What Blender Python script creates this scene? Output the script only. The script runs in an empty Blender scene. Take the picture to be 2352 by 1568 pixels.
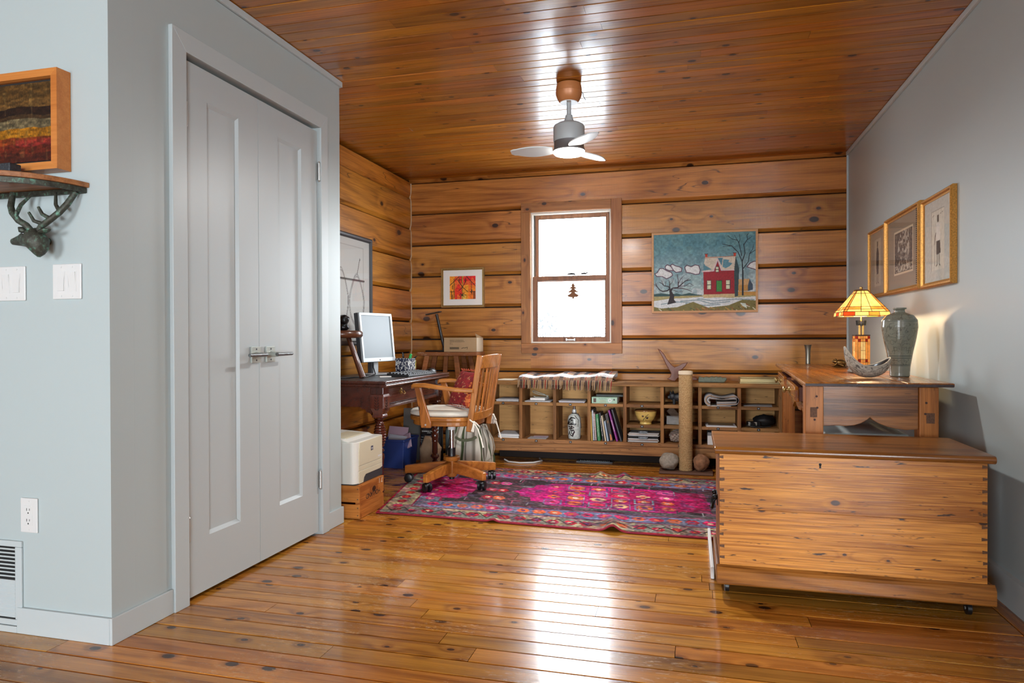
import bpy, bmesh, math, random
import numpy as np
from mathutils import Vector, Matrix, noise as mnoise

sc = bpy.context.scene
C = sc.collection
R = math.radians

# ------------------------------------------------------------------ camera
cam_d = bpy.data.cameras.new('camera')
cam = bpy.data.objects.new('camera', cam_d); C.objects.link(cam)
cam_d.sensor_width = 36.0
cam_d.lens = 1579.25 / 2352 * 36.0
cam_d.clip_start = 0.05
def set_camera(loc, yaw, pitch, roll):
    fwd = Vector((-math.sin(yaw) * math.cos(pitch), math.cos(yaw) * math.cos(pitch), math.sin(pitch)))
    right = Vector((math.cos(yaw), math.sin(yaw), 0)); up = right.cross(fwd)
    r = right * math.cos(roll) + up * math.sin(roll); u = -right * math.sin(roll) + up * math.cos(roll)
    m = Matrix((r, u, -fwd)).transposed().to_4x4(); m.translation = loc
    cam.matrix_world = m
set_camera((0, 0, 1.0), 0.256242, -6.1457e-3, -3.46986e-3)
sc.camera = cam

# ------------------------------------------------------------------ world, lights, exposure
world = bpy.data.worlds.new('overcast_sky'); sc.world = world
world.use_nodes = True
bgn = world.node_tree.nodes['Background']
bgn.inputs[0].default_value = (0.84, 0.93, 1.0, 1); bgn.inputs[1].default_value = 25.0

def area(name, loc, aim, sx, sy, power, col=(1, 1, 1)):
    d = bpy.data.lights.new(name, 'AREA'); d.shape = 'RECTANGLE'; d.size = sx; d.size_y = sy
    d.energy = power; d.color = col
    o = bpy.data.objects.new(name, d); C.objects.link(o); o.location = loc
    o.rotation_euler = Vector(aim).to_track_quat('-Z', 'Y').to_euler()
    return o
# the sky lights the room through its windows; portals only tell the sampler where those openings are
for (nm, loc, aim, sx, sy) in (('portal_log_window', (-0.97, 5.80, 1.5), (0, -1, 0), 0.66, 1.08), ('portal_rear_window', (-2.50, -5.58, 1.40), (0, 1, 0), 2.0, 1.6),
                               ('portal_patio_door', (2.80, -5.58, 1.125), (0, 1, 0), 3.0, 2.05)):
    area(nm, loc, aim, sx, sy, 1).data.cycles.is_portal = True

vs = sc.view_settings
vs.view_transform = 'Standard'; vs.look = 'None'; vs.gamma = 1.0; vs.use_curve_mapping = False
vs.exposure = 0.42
sc.cycles.use_denoising = True
sc.cycles.max_bounces = 8; sc.cycles.diffuse_bounces = 4; sc.cycles.glossy_bounces = 4
sc.cycles.transparent_max_bounces = 8; sc.cycles.caustics_reflective = False; sc.cycles.caustics_refractive = False
sc.cycles.sample_clamp_indirect = 6.0

# ------------------------------------------------------------------ helpers
def lin(c):
    a = np.asarray(c, float) / 255.0
    return np.where(a <= 0.04045, a / 12.92, ((a + 0.055) / 1.055) ** 2.4)
def L4(c): return tuple(float(x) for x in lin(c)) + (1.0,)

class MB:
    def __init__(s): s.v = []; s.f = []
    def add(s, v, f):
        o = len(s.v); s.v += [tuple(p) for p in v]; s.f += [tuple(i + o for i in q) for q in f]; return s
    def box(s, x0, x1, y0, y1, z0, z1):
        return s.add([(x0,y0,z0),(x1,y0,z0),(x1,y1,z0),(x0,y1,z0),(x0,y0,z1),(x1,y0,z1),(x1,y1,z1),(x0,y1,z1)],
                     [(0,3,2,1),(4,5,6,7),(0,1,5,4),(1,2,6,5),(2,3,7,6),(3,0,4,7)])
    def obox(s, c, ax, ay, az, hx, hy, hz):
        c = Vector(c); ax = Vector(ax).normalized(); ay = Vector(ay).normalized(); az = Vector(az).normalized()
        v = []
        for k in (-1, 1):
            for (i, j) in ((-1,-1),(1,-1),(1,1),(-1,1)): v.append(c + ax*hx*i + ay*hy*j + az*hz*k)
        return s.add(v, [(0,3,2,1),(4,5,6,7),(0,1,5,4),(1,2,6,5),(2,3,7,6),(3,0,4,7)])
    def beam(s, p0, p1, w, t, side=(0,0,1)):
        p0 = Vector(p0); p1 = Vector(p1); a = (p1-p0).normalized(); b = Vector(side); b = (b - a*b.dot(a)).normalized(); c = a.cross(b)
        return s.obox((p0+p1)/2, a, b, c, (p1-p0).length/2, w/2, t/2)
    def cyl(s, p0, p1, r0, r1=None, n=16): return s.tube([p0, p1], [r0, r0 if r1 is None else r1], n)
    def tube(s, pts, r, n=8, cap=True, flat=None):
        pts = [Vector(p) for p in pts]; m = len(pts)
        rr = list(r) if isinstance(r, (list, tuple)) else [r]*m
        v = []; prev = None
        for i, p in enumerate(pts):
            t = (pts[min(i+1, m-1)] - pts[max(i-1, 0)]).normalized()
            if prev is None:
                a = Vector((0,0,1)) if abs(t.z) < 0.9 else Vector((1,0,0))
                u = (a - t*a.dot(t)).normalized()
            else: u = (prev - t*prev.dot(t)).normalized()
            prev = u; w = t.cross(u)
            for k in range(n):
                a = 2*math.pi*k/n
                v.append(p + u*(math.cos(a)*rr[i]*(flat or 1)) + w*(math.sin(a)*rr[i]))
        f = []
        for i in range(m-1):
            for k in range(n): f.append((i*n+k, i*n+(k+1) % n, (i+1)*n+(k+1) % n, (i+1)*n+k))
        if cap: f.append(tuple(range(n-1, -1, -1))); f.append(tuple(range((m-1)*n, m*n)))
        return s.add(v, f)
    def lathe(s, prof, n=24, c=(0,0,0)):
        v = []; f = []; m = len(prof)
        for (r, z) in prof:
            for k in range(n):
                a = 2*math.pi*k/n; v.append((c[0]+r*math.cos(a), c[1]+r*math.sin(a), c[2]+z))
        for i in range(m-1):
            for k in range(n): f.append((i*n+k, i*n+(k+1) % n, (i+1)*n+(k+1) % n, (i+1)*n+k))
        f.append(tuple(range(n-1, -1, -1))); f.append(tuple(range((m-1)*n, m*n)))
        return s.add(v, f)
    def prism(s, poly, a0, a1, axis='y'):
        n = len(poly); v = []
        for a in (a0, a1):
            for (p, q) in poly:
                v.append({'x': (a,p,q), 'y': (p,a,q), 'z': (p,q,a)}[axis])
        f = [tuple(range(n)), tuple(range(2*n-1, n-1, -1))]
        for i in range(n): f.append((i, i+n, (i+1) % n + n, (i+1) % n))
        return s.add(v, f)
    def ell(s, c, rx, ry, rz, n=16, m=10, jit=0, seed=0, power=1.0):
        v = []; f = []
        def pw(x): return math.copysign(abs(x)**power, x)
        for i in range(m+1):
            th = math.pi*i/m
            for k in range(n):
                ph = 2*math.pi*k/n
                d = Vector((pw(math.sin(th))*pw(math.cos(ph)), pw(math.sin(th))*pw(math.sin(ph)), pw(math.cos(th))))
                j = 1 + jit*mnoise.noise(d*1.6 + Vector((seed*7.1, seed*3.3, 0))) + jit*.5*mnoise.noise(d*4 + Vector((seed, 0, 9)))
                v.append((c[0]+d.x*rx*j, c[1]+d.y*ry*j, c[2]+d.z*rz*j))
        for i in range(m):
            for k in range(n): f.append((i*n+k, (i+1)*n+k, (i+1)*n+(k+1) % n, i*n+(k+1) % n))
        return s.add(v, f)
    def xf(s, M):
        s.v = [tuple(M @ Vector(p)) for p in s.v]; return s
    def rotz(s, a, c=(0,0,0)):
        return s.xf(Matrix.Translation(c) @ Matrix.Rotation(a, 4, 'Z') @ Matrix.Translation(-Vector(c)))
    def build(s, name, mat, parent=None, bevel=0, seg=2, smooth=None, sub=0, loc=None):
        me = bpy.data.meshes.new(name); me.from_pydata(s.v, [], s.f)
        if len(s.f) < 30000:
            bm = bmesh.new(); bm.from_mesh(me)
            bmesh.ops.remove_doubles(bm, verts=bm.verts, dist=1e-6)
            bmesh.ops.recalc_face_normals(bm, faces=bm.faces); bm.to_mesh(me); bm.free()
        me.update()
        o = bpy.data.objects.new(name, me); C.objects.link(o)
        if mat: me.materials.append(mat)
        if parent: o.parent = parent
        if loc: o.location = loc
        if smooth is not None:
            me.polygons.foreach_set('use_smooth', [True]*len(me.polygons)); me.set_sharp_from_angle(angle=R(smooth))
        if bevel:
            b = o.modifiers.new('bevel', 'BEVEL'); b.width = bevel; b.segments = seg; b.limit_method = 'ANGLE'; b.angle_limit = R(40)
        if sub:
            m = o.modifiers.new('subdivision', 'SUBSURF'); m.levels = sub; m.render_levels = sub
        return o

def tag(o, label=None, cat=None, group=None, kind=None):
    if label: o['label'] = label
    if cat: o['category'] = cat
    if group: o['group'] = group
    if kind: o['kind'] = kind
    return o
def thing(name, label, cat, loc=(0,0,0), rz=0, group=None):
    o = bpy.data.objects.new(name, None); C.objects.link(o); o.empty_display_size = 0.05
    o.location = loc; o.rotation_euler = (0, 0, rz)
    return tag(o, label, cat, group)
def struct(o, label=None, cat=None): return tag(o, label, cat, kind='structure')
def copy_tree(o, parent=None):
    c = o.copy(); C.objects.link(c); c.parent = parent
    for ch in list(o.children): copy_tree(ch, c)
    return c

# ------------------------------------------------------------------ materials
class NT:
    def __init__(s, name):
        s.m = bpy.data.materials.new(name); s.m.use_nodes = True; s.t = s.m.node_tree
        s.b = s.t.nodes['Principled BSDF']; s.out = s.t.nodes['Material Output']
    def n(s, typ, **kw):
        nd = s.t.nodes.new(typ)
        for k, v in kw.items():
            if k.startswith('i_'):
                key = k[2:]; key = int(key) if key.isdigit() else key
                if hasattr(v, 'is_linked') or v.__class__.__name__.startswith('NodeSocket'): s.t.links.new(v, nd.inputs[key])
                else: nd.inputs[key].default_value = v
            else: setattr(nd, k, v)
        return nd
    def link(s, a, b): s.t.links.new(a, b)
    def math(s, op, a, b=0.0, c=0.0, clamp=False):
        nd = s.t.nodes.new('ShaderNodeMath'); nd.operation = op; nd.use_clamp = clamp
        for i, x in enumerate((a, b, c)):
            if isinstance(x, (int, float)): nd.inputs[i].default_value = x
            else: s.link(x, nd.inputs[i])
        return nd.outputs[0]
    def mix(s, fac, a, b, blend='MIX'):
        nd = s.t.nodes.new('ShaderNodeMix'); nd.data_type = 'RGBA'; nd.blend_type = blend
        for i, x in ((0, fac), (6, a), (7, b)):
            if isinstance(x, (int, float, tuple)): nd.inputs[i].default_value = x
            else: s.link(x, nd.inputs[i])
        return nd.outputs[2]
    def ramp(s, fac, stops):
        nd = s.t.nodes.new('ShaderNodeValToRGB'); e = nd.color_ramp.elements
        while len(e) < len(stops): e.new(0.5)
        for i, (p, c) in enumerate(stops):
            e[i].position = p; e[i].color = c if isinstance(c, tuple) else (c, c, c, 1)
        s.link(fac, nd.inputs[0]); return nd.outputs[0]

def plain(name, col, rough=0.5, metal=0.0, bump=0.0, bscale=60, var=0.0, coat=0.0, spec=None, emit=0, ecol=None, trans=0):
    t = NT(name); b = t.b
    b.inputs['Roughness'].default_value = rough; b.inputs['Metallic'].default_value = metal
    if coat: b.inputs['Coat Weight'].default_value = coat
    if spec is not None: b.inputs['Specular IOR Level'].default_value = spec
    tc = t.n('ShaderNodeTexCoord')
    nz = t.n('ShaderNodeTexNoise', i_Vector=tc.outputs['Object'], i_Scale=float(bscale), i_Detail=4.0)
    c = L4(col)
    if var:
        v = t.ramp(nz.outputs[0], [(0.3, 1 - var), (0.7, 1 + var)])
        t.link(t.mix(1.0, c, v, 'MULTIPLY'), b.inputs['Base Color'])
    else: b.inputs['Base Color'].default_value = c
    if bump:
        bp = t.n('ShaderNodeBump', i_Strength=bump, i_Distance=0.002, i_Height=nz.outputs[0]); t.link(bp.outputs[0], b.inputs['Normal'])
    if emit:
        b.inputs['Emission Color'].default_value = L4(ecol or col); b.inputs['Emission Strength'].default_value = emit
    return t.m

def wood(name, light, dark, axis='x', rough=0.35, knots=1.0, kscale=4.5, var=0.3, coat=0.0, cracks=0.0, grain=1.0, wear=0.0,
         wearcol=(205,170,120), bump=0.15, knotcol=(46,24,14), scale=1.0, ring=1.0, spots=0.0, saw=0.0, flat=None, spec=0.4, coat_rough=0.12, stretch=1.0, ringw=0.13):
    t = NT(name); b = t.b
    tc = t.n('ShaderNodeTexCoord'); oi = t.n('ShaderNodeObjectInfo')
    rv = t.n('ShaderNodeVectorMath', operation='SCALE'); rv.inputs[0].default_value = (17.3, 29.1, 41.7); t.link(oi.outputs['Random'], rv.inputs['Scale'])
    co = t.n('ShaderNodeVectorMath', operation='ADD'); t.link(tc.outputs['Object'], co.inputs[0]); t.link(rv.outputs[0], co.inputs[1])
    def mp(al, ac):
        k = {'x': (al, ac, ac), 'y': (ac, al, ac), 'z': (ac, ac, al)}[axis]
        m = t.n('ShaderNodeMapping'); m.inputs['Scale'].default_value = tuple(x*scale for x in k); t.link(co.outputs[0], m.inputs[0]); return m.outputs[0]
    if flat:      # a knot runs right through the board: cells in the plane of its face
        sx = t.n('ShaderNodeSeparateXYZ'); t.link(co.outputs[0], sx.inputs[0])
        ac = [a for a in 'xyz' if a not in (axis, flat)][0]
        cb = t.n('ShaderNodeCombineXYZ'); t.link(t.math('MULTIPLY', sx.outputs['xyz'.index(axis)], 0.62), cb.inputs[0]); t.link(sx.outputs['xyz'.index(ac)], cb.inputs[1])
        kv = t.n('ShaderNodeTexVoronoi', voronoi_dimensions='2D', i_Scale=float(kscale), i_Randomness=0.95); t.link(cb.outputs[0], kv.inputs['Vector'])
    else: kv = t.n('ShaderNodeTexVoronoi', i_Vector=mp(0.62, 1.0), i_Scale=float(kscale), i_Randomness=0.9)
    kd = kv.outputs['Distance']
    sep = t.n('ShaderNodeSeparateColor', i_0=kv.outputs['Color'])
    has = t.math('GREATER_THAN', sep.outputs[0], 1.0 - 0.6*knots)
    ksz = t.math('MULTIPLY_ADD', sep.outputs[1], 0.075, 0.035)
    # knots push the growth rings around themselves
    near = t.math('MULTIPLY', t.math('POWER', t.math('SUBTRACT', 1.0, t.math('MULTIPLY', kd, 1.9), clamp=True), 3.0), has)
    n1 = t.n('ShaderNodeTexNoise', i_Vector=mp(0.30*stretch, 3.4), i_Scale=1.6, i_Detail=1.0)
    ph = t.math('ADD', t.math('MULTIPLY', n1.outputs[0], 46.0*ring), t.math('MULTIPLY', near, 10.0))
    rg = t.math('MULTIPLY_ADD', t.math('SINE', ph), 0.5, 0.5)
    rg = t.math('POWER', rg, 2.2)
    n2 = t.n('ShaderNodeTexNoise', i_Vector=mp(1.3*stretch, 62.0), i_Scale=1.0, i_Detail=6.0, i_Roughness=0.72)
    n3 = t.n('ShaderNodeTexNoise', i_Vector=mp(7.0, 210.0), i_Scale=1.0, i_Detail=2.0)
    n4 = t.n('ShaderNodeTexNoise', i_Vector=mp(0.6, 2.0), i_Scale=1.3, i_Detail=2.0)
    g = t.math('ADD', t.math('MULTIPLY', n2.outputs[0], 0.55), t.math('MULTIPLY', rg, ringw*grain))
    g = t.math('ADD', g, t.math('MULTIPLY', n3.outputs[0], 0.30*grain))
    g = t.math('ADD', g, t.math('MULTIPLY', t.math('SUBTRACT', n4.outputs[0], 0.5), 0.38))
    col = t.ramp(g, [(0.28, L4(light)), (0.66, L4(dark))])
    hs = t.n('ShaderNodeHueSaturation', i_Color=col)
    t.link(t.math('MULTIPLY_ADD', oi.outputs['Random'], var, 1.0 - var*0.5), hs.inputs['Value'])
    w2 = t.n('ShaderNodeTexWhiteNoise', noise_dimensions='1D'); t.link(oi.outputs['Random'], w2.inputs['W'])
    t.link(t.math('MULTIPLY_ADD', w2.outputs['Value'], 0.016*min(1, var*4), 0.5 - 0.008*min(1, var*4)), hs.inputs['Hue'])
    col = hs.outputs[0]
    if knots > 0:
        halo = t.math('MULTIPLY', t.math('SUBTRACT', 1.0, t.math('DIVIDE', kd, t.math('MULTIPLY', ksz, 2.6)), clamp=True), has)
        col = t.mix(t.math('MULTIPLY', halo, 0.75), col, L4((118, 60, 24)))
        core = t.math('MULTIPLY', t.math('MULTIPLY', t.math('SUBTRACT', 1.15, t.math('DIVIDE', kd, ksz)), 3.2, clamp=True), has)
        col = t.mix(t.math('MULTIPLY', core, 0.92), col, L4(knotcol))
    if cracks:
        cn = t.n('ShaderNodeTexNoise', i_Vector=mp(0.8, 9.0), i_Scale=1.7, i_Detail=1.0, i_Distortion=0.25)
        cm = t.math('ABSOLUTE', t.math('SUBTRACT', cn.outputs[0], 0.5))
        gate = t.n('ShaderNodeTexNoise', i_Vector=mp(1.1, 3.0), i_Scale=1.5)
        ck = t.math('MULTIPLY', t.math('SUBTRACT', 1.0, t.math('MULTIPLY', cm, 85.0), clamp=True), t.math('MULTIPLY', t.math('SUBTRACT', gate.outputs[0], 0.50), 9.0, clamp=True))
        col = t.mix(t.math('MULTIPLY', ck, 0.85*cracks), col, L4((40, 20, 10)))
    if spots:
        sn = t.n('ShaderNodeTexNoise', i_Vector=mp(11.0, 62.0), i_Scale=1.0, i_Detail=3.0, i_Roughness=0.7)
        sm = t.math('MULTIPLY', t.math('SUBTRACT', sn.outputs[0], 0.625), 16.0, clamp=True)
        col = t.mix(t.math('MULTIPLY', sm, spots), col, L4((52, 28, 14)))
    rgh = t.math('MULTIPLY_ADD', n2.outputs[0], 0.18, rough - 0.09)
    if wear:
        wn = t.n('ShaderNodeTexNoise', i_Vector=tc.outputs['Object'], i_Scale=2.3, i_Detail=3.0)
        wf = t.n('ShaderNodeTexNoise', i_Vector=mp(22.0, 90.0), i_Scale=1.0, i_Detail=3.0, i_Roughness=0.75)
        wm = t.math('MULTIPLY', t.math('MULTIPLY', t.math('SUBTRACT', wn.outputs[0], 0.47), 6.0, clamp=True), t.math('MULTIPLY', t.math('SUBTRACT', wf.outputs[0], 0.56), 8.0, clamp=True))
        col = t.mix(t.math('MULTIPLY', wm, wear), col, L4(wearcol))
        rgh = t.math('ADD', rgh, t.math('MULTIPLY', wm, 0.3))
    b.inputs['Specular IOR Level'].default_value = spec
    t.link(col, b.inputs['Base Color']); t.link(rgh, b.inputs['Roughness'])
    h = t.math('ADD', n2.outputs[0], t.math('MULTIPLY', n3.outputs[0], 0.5))
    if saw:   # fine upright saw marks across the grain
        wv = t.n('ShaderNodeTexNoise', i_Vector=mp(230.0, 3.0), i_Scale=1.0, i_Detail=1.0)
        h = t.math('ADD', h, t.math('MULTIPLY', wv.outputs[0], saw))
    bp = t.n('ShaderNodeBump', i_Strength=bump, i_Distance=0.004, i_Height=h); t.link(bp.outputs[0], b.inputs['Normal'])
    if coat:
        b.inputs['Coat Weight'].default_value = coat; b.inputs['Coat Roughness'].default_value = coat_rough
        bq = t.n('ShaderNodeBump', i_Strength=bump*0.35, i_Distance=0.004, i_Height=n4.outputs[0]); t.link(bq.outputs[0], b.inputs['Coat Normal'])
    return t.m

def vcol(name, rough=0.6, bump=0.0, bscale=120, sheen=0.0, coat=0.0, spec=None, distance=0.002):
    t = NT(name); a = t.n('ShaderNodeVertexColor', layer_name='paint'); t.link(a.outputs[0], t.b.inputs['Base Color'])
    t.b.inputs['Roughness'].default_value = rough
    if sheen: t.b.inputs['Sheen Weight'].default_value = sheen
    if coat: t.b.inputs['Coat Weight'].default_value = coat
    if spec is not None: t.b.inputs['Specular IOR Level'].default_value = spec
    if bump:
        tc = t.n('ShaderNodeTexCoord'); nz = t.n('ShaderNodeTexNoise', i_Vector=tc.outputs['Object'], i_Scale=float(bscale), i_Detail=5.0)
        bp = t.n('ShaderNodeBump', i_Strength=bump, i_Distance=distance, i_Height=nz.outputs[0]); t.link(bp.outputs[0], t.b.inputs['Normal'])
    return t.m

def glass_mat(name, refl=0.06, tint=(255,255,255), rough=0.02):
    t = NT(name); t.t.nodes.remove(t.b)
    tr = t.n('ShaderNodeBsdfTransparent'); tr.inputs[0].default_value = L4(tint)
    gl = t.n('ShaderNodeBsdfGlossy'); gl.inputs['Roughness'].default_value = rough
    fr = t.n('ShaderNodeLayerWeight'); fr.inputs['Blend'].default_value = 0.35
    mx = t.n('ShaderNodeMixShader'); t.link(t.math('MULTIPLY_ADD', t.math('POWER', fr.outputs['Facing'], 4.0), 0.5, refl*0.6), mx.inputs[0]); t.link(tr.outputs[0], mx.inputs[1]); t.link(gl.outputs[0], mx.inputs[2])
    t.link(mx.outputs[0], t.out.inputs[0]); return t.m

M = {}
M['paint'] = plain('wall_paint', (178, 190, 191), 0.42, bump=0.05, bscale=140)
M['paint_door'] = plain('door_paint', (184, 193, 195), 0.40, bump=0.04, bscale=90)
M['trim_white'] = plain('trim_paint', (188, 198, 200), 0.38)
M['white'] = plain('white_plastic', (216, 217, 216), 0.32)
M['slot'] = plain('black_slot', (14, 14, 14), 0.7)
M['steel'] = plain('brushed_steel', (196, 198, 196), 0.34, 0.6, bump=0.1, bscale=200)
M['steel_dark'] = plain('dark_steel', (90, 92, 94), 0.35, 1.0)
M['black'] = plain('black_plastic', (18, 18, 20), 0.38)
M['black_soft'] = plain('black_matte', (22, 22, 24), 0.6)
M['ceil'] = wood('ceiling_pine', (186, 116, 34), (108, 58, 8), 'x', 0.30, knots=0.55, kscale=8.0, var=0.34, coat=0.55, coat_rough=0.17, grain=0.8, bump=0.16, flat='z', spec=0.3)
M['floor'] = wood('floor_pine', (212, 146, 58), (138, 82, 20), 'x', 0.24, knots=0.85, kscale=7.5, var=0.42, coat=0.35, coat_rough=0.10, grain=1.1, wear=1.0, bump=0.12, flat='z', spec=0.35)
M['log'] = wood('log_pine', (202, 134, 62), (130, 74, 24), 'x', 0.36, knots=0.72, kscale=4.6, var=0.22, coat=0.40, coat_rough=0.17, cracks=1.0, grain=1.0, bump=0.20, saw=0.9, knotcol=(38, 22, 16), flat='y', spec=0.35)
M['logy'] = wood('log_pine_side', (208, 138, 48), (132, 76, 16), 'y', 0.40, knots=0.62, kscale=4.6, var=0.22, coat=0.15, cracks=1.0, grain=1.0, bump=0.14, flat='x', spec=0.35)
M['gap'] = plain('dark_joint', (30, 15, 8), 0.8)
M['casing'] = wood('casing_pine', (176, 116, 64), (126, 76, 36), 'z', 0.42, knots=1.0, kscale=7.5, var=0.1, grain=0.9, flat='y', spec=0.35)
M['casingx'] = wood('casing_pine_flat', (176, 116, 64), (126, 76, 36), 'x', 0.42, knots=1.0, kscale=7.5, var=0.1, grain=0.9, flat='y', spec=0.35)
M['sash'] = wood('sash_wood', (150, 100, 66), (104, 62, 38), 'z', 0.5, knots=0.0, var=0.05)
M['vinyl'] = plain('vinyl_liner', (214, 208, 196), 0.4)
M['glass'] = glass_mat('window_glass')
M['antique'] = wood('antique_pine', (176, 114, 56), (88, 52, 24), 'x', 0.38, knots=0.3, kscale=5.0, var=0.12, coat=0.12, grain=1.3, spots=0.9, bump=0.25, spec=0.3)
M['antique_y'] = wood('antique_pine_long', (190, 120, 46), (112, 60, 16), 'y', 0.28, knots=0.3, kscale=5.0, var=0.14, coat=0.3, grain=1.1, spots=0.6, bump=0.2, spec=0.3)
M['antique_z'] = wood('antique_pine_post', (190, 120, 56), (116, 64, 22), 'z', 0.42, knots=0.3, kscale=6.0, var=0.12, grain=1.0, spots=0.6, spec=0.3)
M['chest'] = wood('chest_pine', (230, 156, 68), (144, 82, 26), 'x', 0.40, knots=0.16, kscale=11.0, var=0.06, coat=0.12, grain=1.5, spots=1.0, ring=5.0, ringw=0.06, stretch=0.45, bump=0.25, flat='y', spec=0.3)
M['chest_lid'] = wood('chest_lid_pine', (176, 114, 50), (102, 58, 20), 'x', 0.32, knots=0.1, kscale=4.0, var=0.05, coat=0.25, grain=1.1, spots=0.7, spec=0.3)
M['shelfwood'] = wood('weathered_oak', (178, 130, 78), (108, 72, 38), 'x', 0.6, knots=0.1, kscale=6.0, var=0.16, grain=1.2, spots=0.7, spec=0.3)
M['shelfwood_z'] = wood('weathered_oak_upright', (172, 122, 72), (104, 70, 38), 'z', 0.62, knots=0.1, var=0.16, grain=1.2, spots=0.6, spec=0.3)
M['shelfback'] = wood('pale_back_panel', (222, 172, 108), (172, 124, 70), 'x', 0.65, knots=0.0, var=0.12, grain=0.8, spots=0.6)
M['oak'] = wood('honey_oak', (196, 124, 54), (136, 78, 28), 'x', 0.34, knots=0.1, var=0.12, coat=0.2, grain=1.1, spec=0.3)
M['oak_z'] = wood('honey_oak_upright', (192, 120, 52), (132, 76, 26), 'z', 0.34, knots=0.15, kscale=9, var=0.12, coat=0.2, grain=1.1, spec=0.3)
M['mahog'] = wood('dark_mahogany', (96, 44, 28), (48, 20, 14), 'y', 0.26, knots=0.0, var=0.08, coat=0.4, grain=1.0)
M['mahog_z'] = wood('dark_mahogany_turned', (92, 40, 26), (44, 18, 12), 'z', 0.24, knots=0.0, var=0.08, coat=0.5, grain=1.0)
M['stoolwood'] = wood('stool_wood', (104, 56, 32), (56, 28, 16), 'x', 0.34, knots=0.0, var=0.08, coat=0.3)
M['crate'] = wood('crate_pine', (218, 144, 70), (160, 94, 36), 'x', 0.6, knots=0.6, kscale=7, var=0.12, grain=1.3, spots=0.35, flat='y', spec=0.3)
M['crate_y'] = wood('crate_pine_end', (210, 134, 62), (150, 84, 32), 'y', 0.6, knots=0.6, kscale=7, var=0.1, grain=1.5, spots=0.35, flat='x', spec=0.3)
# ================================================================== STRUCTURE
XL, XR, YB, ZC = -2.39, 1.133, 5.63, 2.38      # log wall, right wall, back wall, ceiling
XC, YF, YE = -1.838, 1.838, 3.358              # closet door wall, its near corner, its far end
rng = random.Random(11)

# ---- floor: a subfloor slab with every plank laid on it
floor = struct(MB().box(-4.6, 4.6, -5.6, 5.9, -0.10, -0.014).build('floor', M['gap']), 'varnished knotty pine plank floor', 'floor')
def plank(x0, x1, y0, y1, z0, z1, c, mat, parent, up=True):
    L, W, T = x1-x0, y1-y0, z1-z0
    if up: pr = [(0, 0), (W, 0), (W, T-c), (W-c, T), (c, T), (0, T-c)]
    else:  pr = [(c, 0), (W-c, 0), (W, c), (W, T), (0, T), (0, c)]
    v = [(0, p, q) for p, q in pr] + [(L, p, q) for p, q in pr]; n = len(pr)
    f = [tuple(range(n-1, -1, -1)), tuple(range(n, 2*n))] + [(i, (i+1) % n, (i+1) % n + n, i+n) for i in range(n)]
    me = bpy.data.meshes.new('plank'); me.from_pydata(v, [], f); me.materials.append(mat)
    o = bpy.data.objects.new('plank', me); C.objects.link(o); o.parent = parent; o.location = (x0, y0, z0); return o
def rows(y0, y1, pitch, xr, parent, mat, z0, z1, c, gap, lmin, lmax, up, jit=0.006):
    y = y0; k = 0
    while y < y1 - 0.02:
        ye = min(y + pitch + rng.uniform(-jit, jit), y1)
        x, xe = xr(0.5*(y+ye))
        first = True
        while x < xe - 1e-4:
            ln = rng.uniform(lmin, lmax) * (rng.uniform(0.3, 1) if first else 1); first = False
            x2 = x + ln
            if xe - x2 < 0.35: x2 = xe
            o = plank(x, x2 - gap, y, ye - gap, z0, z1, c, mat, parent, up)
            o.location.z += rng.uniform(-0.0012, 0.0) if up else rng.uniform(0, 0.002)
            o.rotation_euler.x = rng.gauss(0, 0.0035 if up else 0.006)
            x = x2
        y = ye; k += 1
def fl_range(y):
    if y < YF: return (-2.75, 1.8)
    if y < YE: return (-1.92, 1.068)
    return (XL - 0.02, 1.068)
rows(1.22, 5.60, 0.0895, fl_range, floor, M['floor'], -0.016, 0.0, 0.0028, 0.0020, 1.1, 2.5, True)
MB().box(-4.6, 4.6, -5.6, 1.218, -0.016, -0.001).build('near_boards', M['floor'], floor)
MB().box(1.070, XR, 1.22, 5.60, -0.016, 0.001).build('border_strip', M['antique_y'], floor, bevel=0.002)

# ---- ceiling: a slab above every tongue-and-groove board
ceil = struct(MB().box(-4.6, 4.6, -5.6, 5.9, ZC + 0.011, ZC + 0.12).build('ceiling', M['gap']), 'glossy varnished pine board ceiling', 'ceiling')
def ce_range(y):
    if y < YF: return (-4.0, XR + 0.02)
    if y < YE: return (XC - 0.02, XR + 0.02)
    return (XL - 0.05, XR + 0.02)
rows(1.75, 5.66, 0.0850, ce_range, ceil, M['ceil'], ZC, ZC + 0.013, 0.0035, 0.0010, 1.2, 2.6, False, 0.0)
MB().box(-4.6, 4.6, -5.6, 1.748, ZC, ZC + 0.013).build('near_boards', M['ceil'], ceil)

# ---- log walls
def log_profile(h, depth=0.13):
    # (outward depth, height): square top edge, bevelled underside that leaves the recessed joint
    return [(0.0, 0.036), (0.026, 0.012), (depth, 0.012), (depth, h), (0.005, h), (0.0, h - 0.005)]
def make_log(parent, mat, along, a0, a1, face, z, h, sign):
    pr = log_profile(h); n = len(pr); v = []
    for a in (0, a1 - a0):
        for d, q in pr: v.append((a, d*sign, q) if along == 'x' else (d*sign, a, q))
    f = [tuple(range(n)), tuple(range(2*n-1, n-1, -1))] + [(i, i+n, (i+1) % n + n, (i+1) % n) for i in range(n)]
    me = bpy.data.meshes.new('log'); me.from_pydata(v, [], f); me.materials.append(mat)
    bm = bmesh.new(); bm.from_mesh(me); bmesh.ops.recalc_face_normals(bm, faces=bm.faces); bm.to_mesh(me); bm.free()
    o = bpy.data.objects.new('log', me); C.objects.link(o); o.parent = parent
    o.location = (a0, face, z) if along == 'x' else (face, a0, z)
    return o
WX0, WX1, WZ0, WZ1 = -1.312, -0.632, 0.950, 2.045     # window opening
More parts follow.
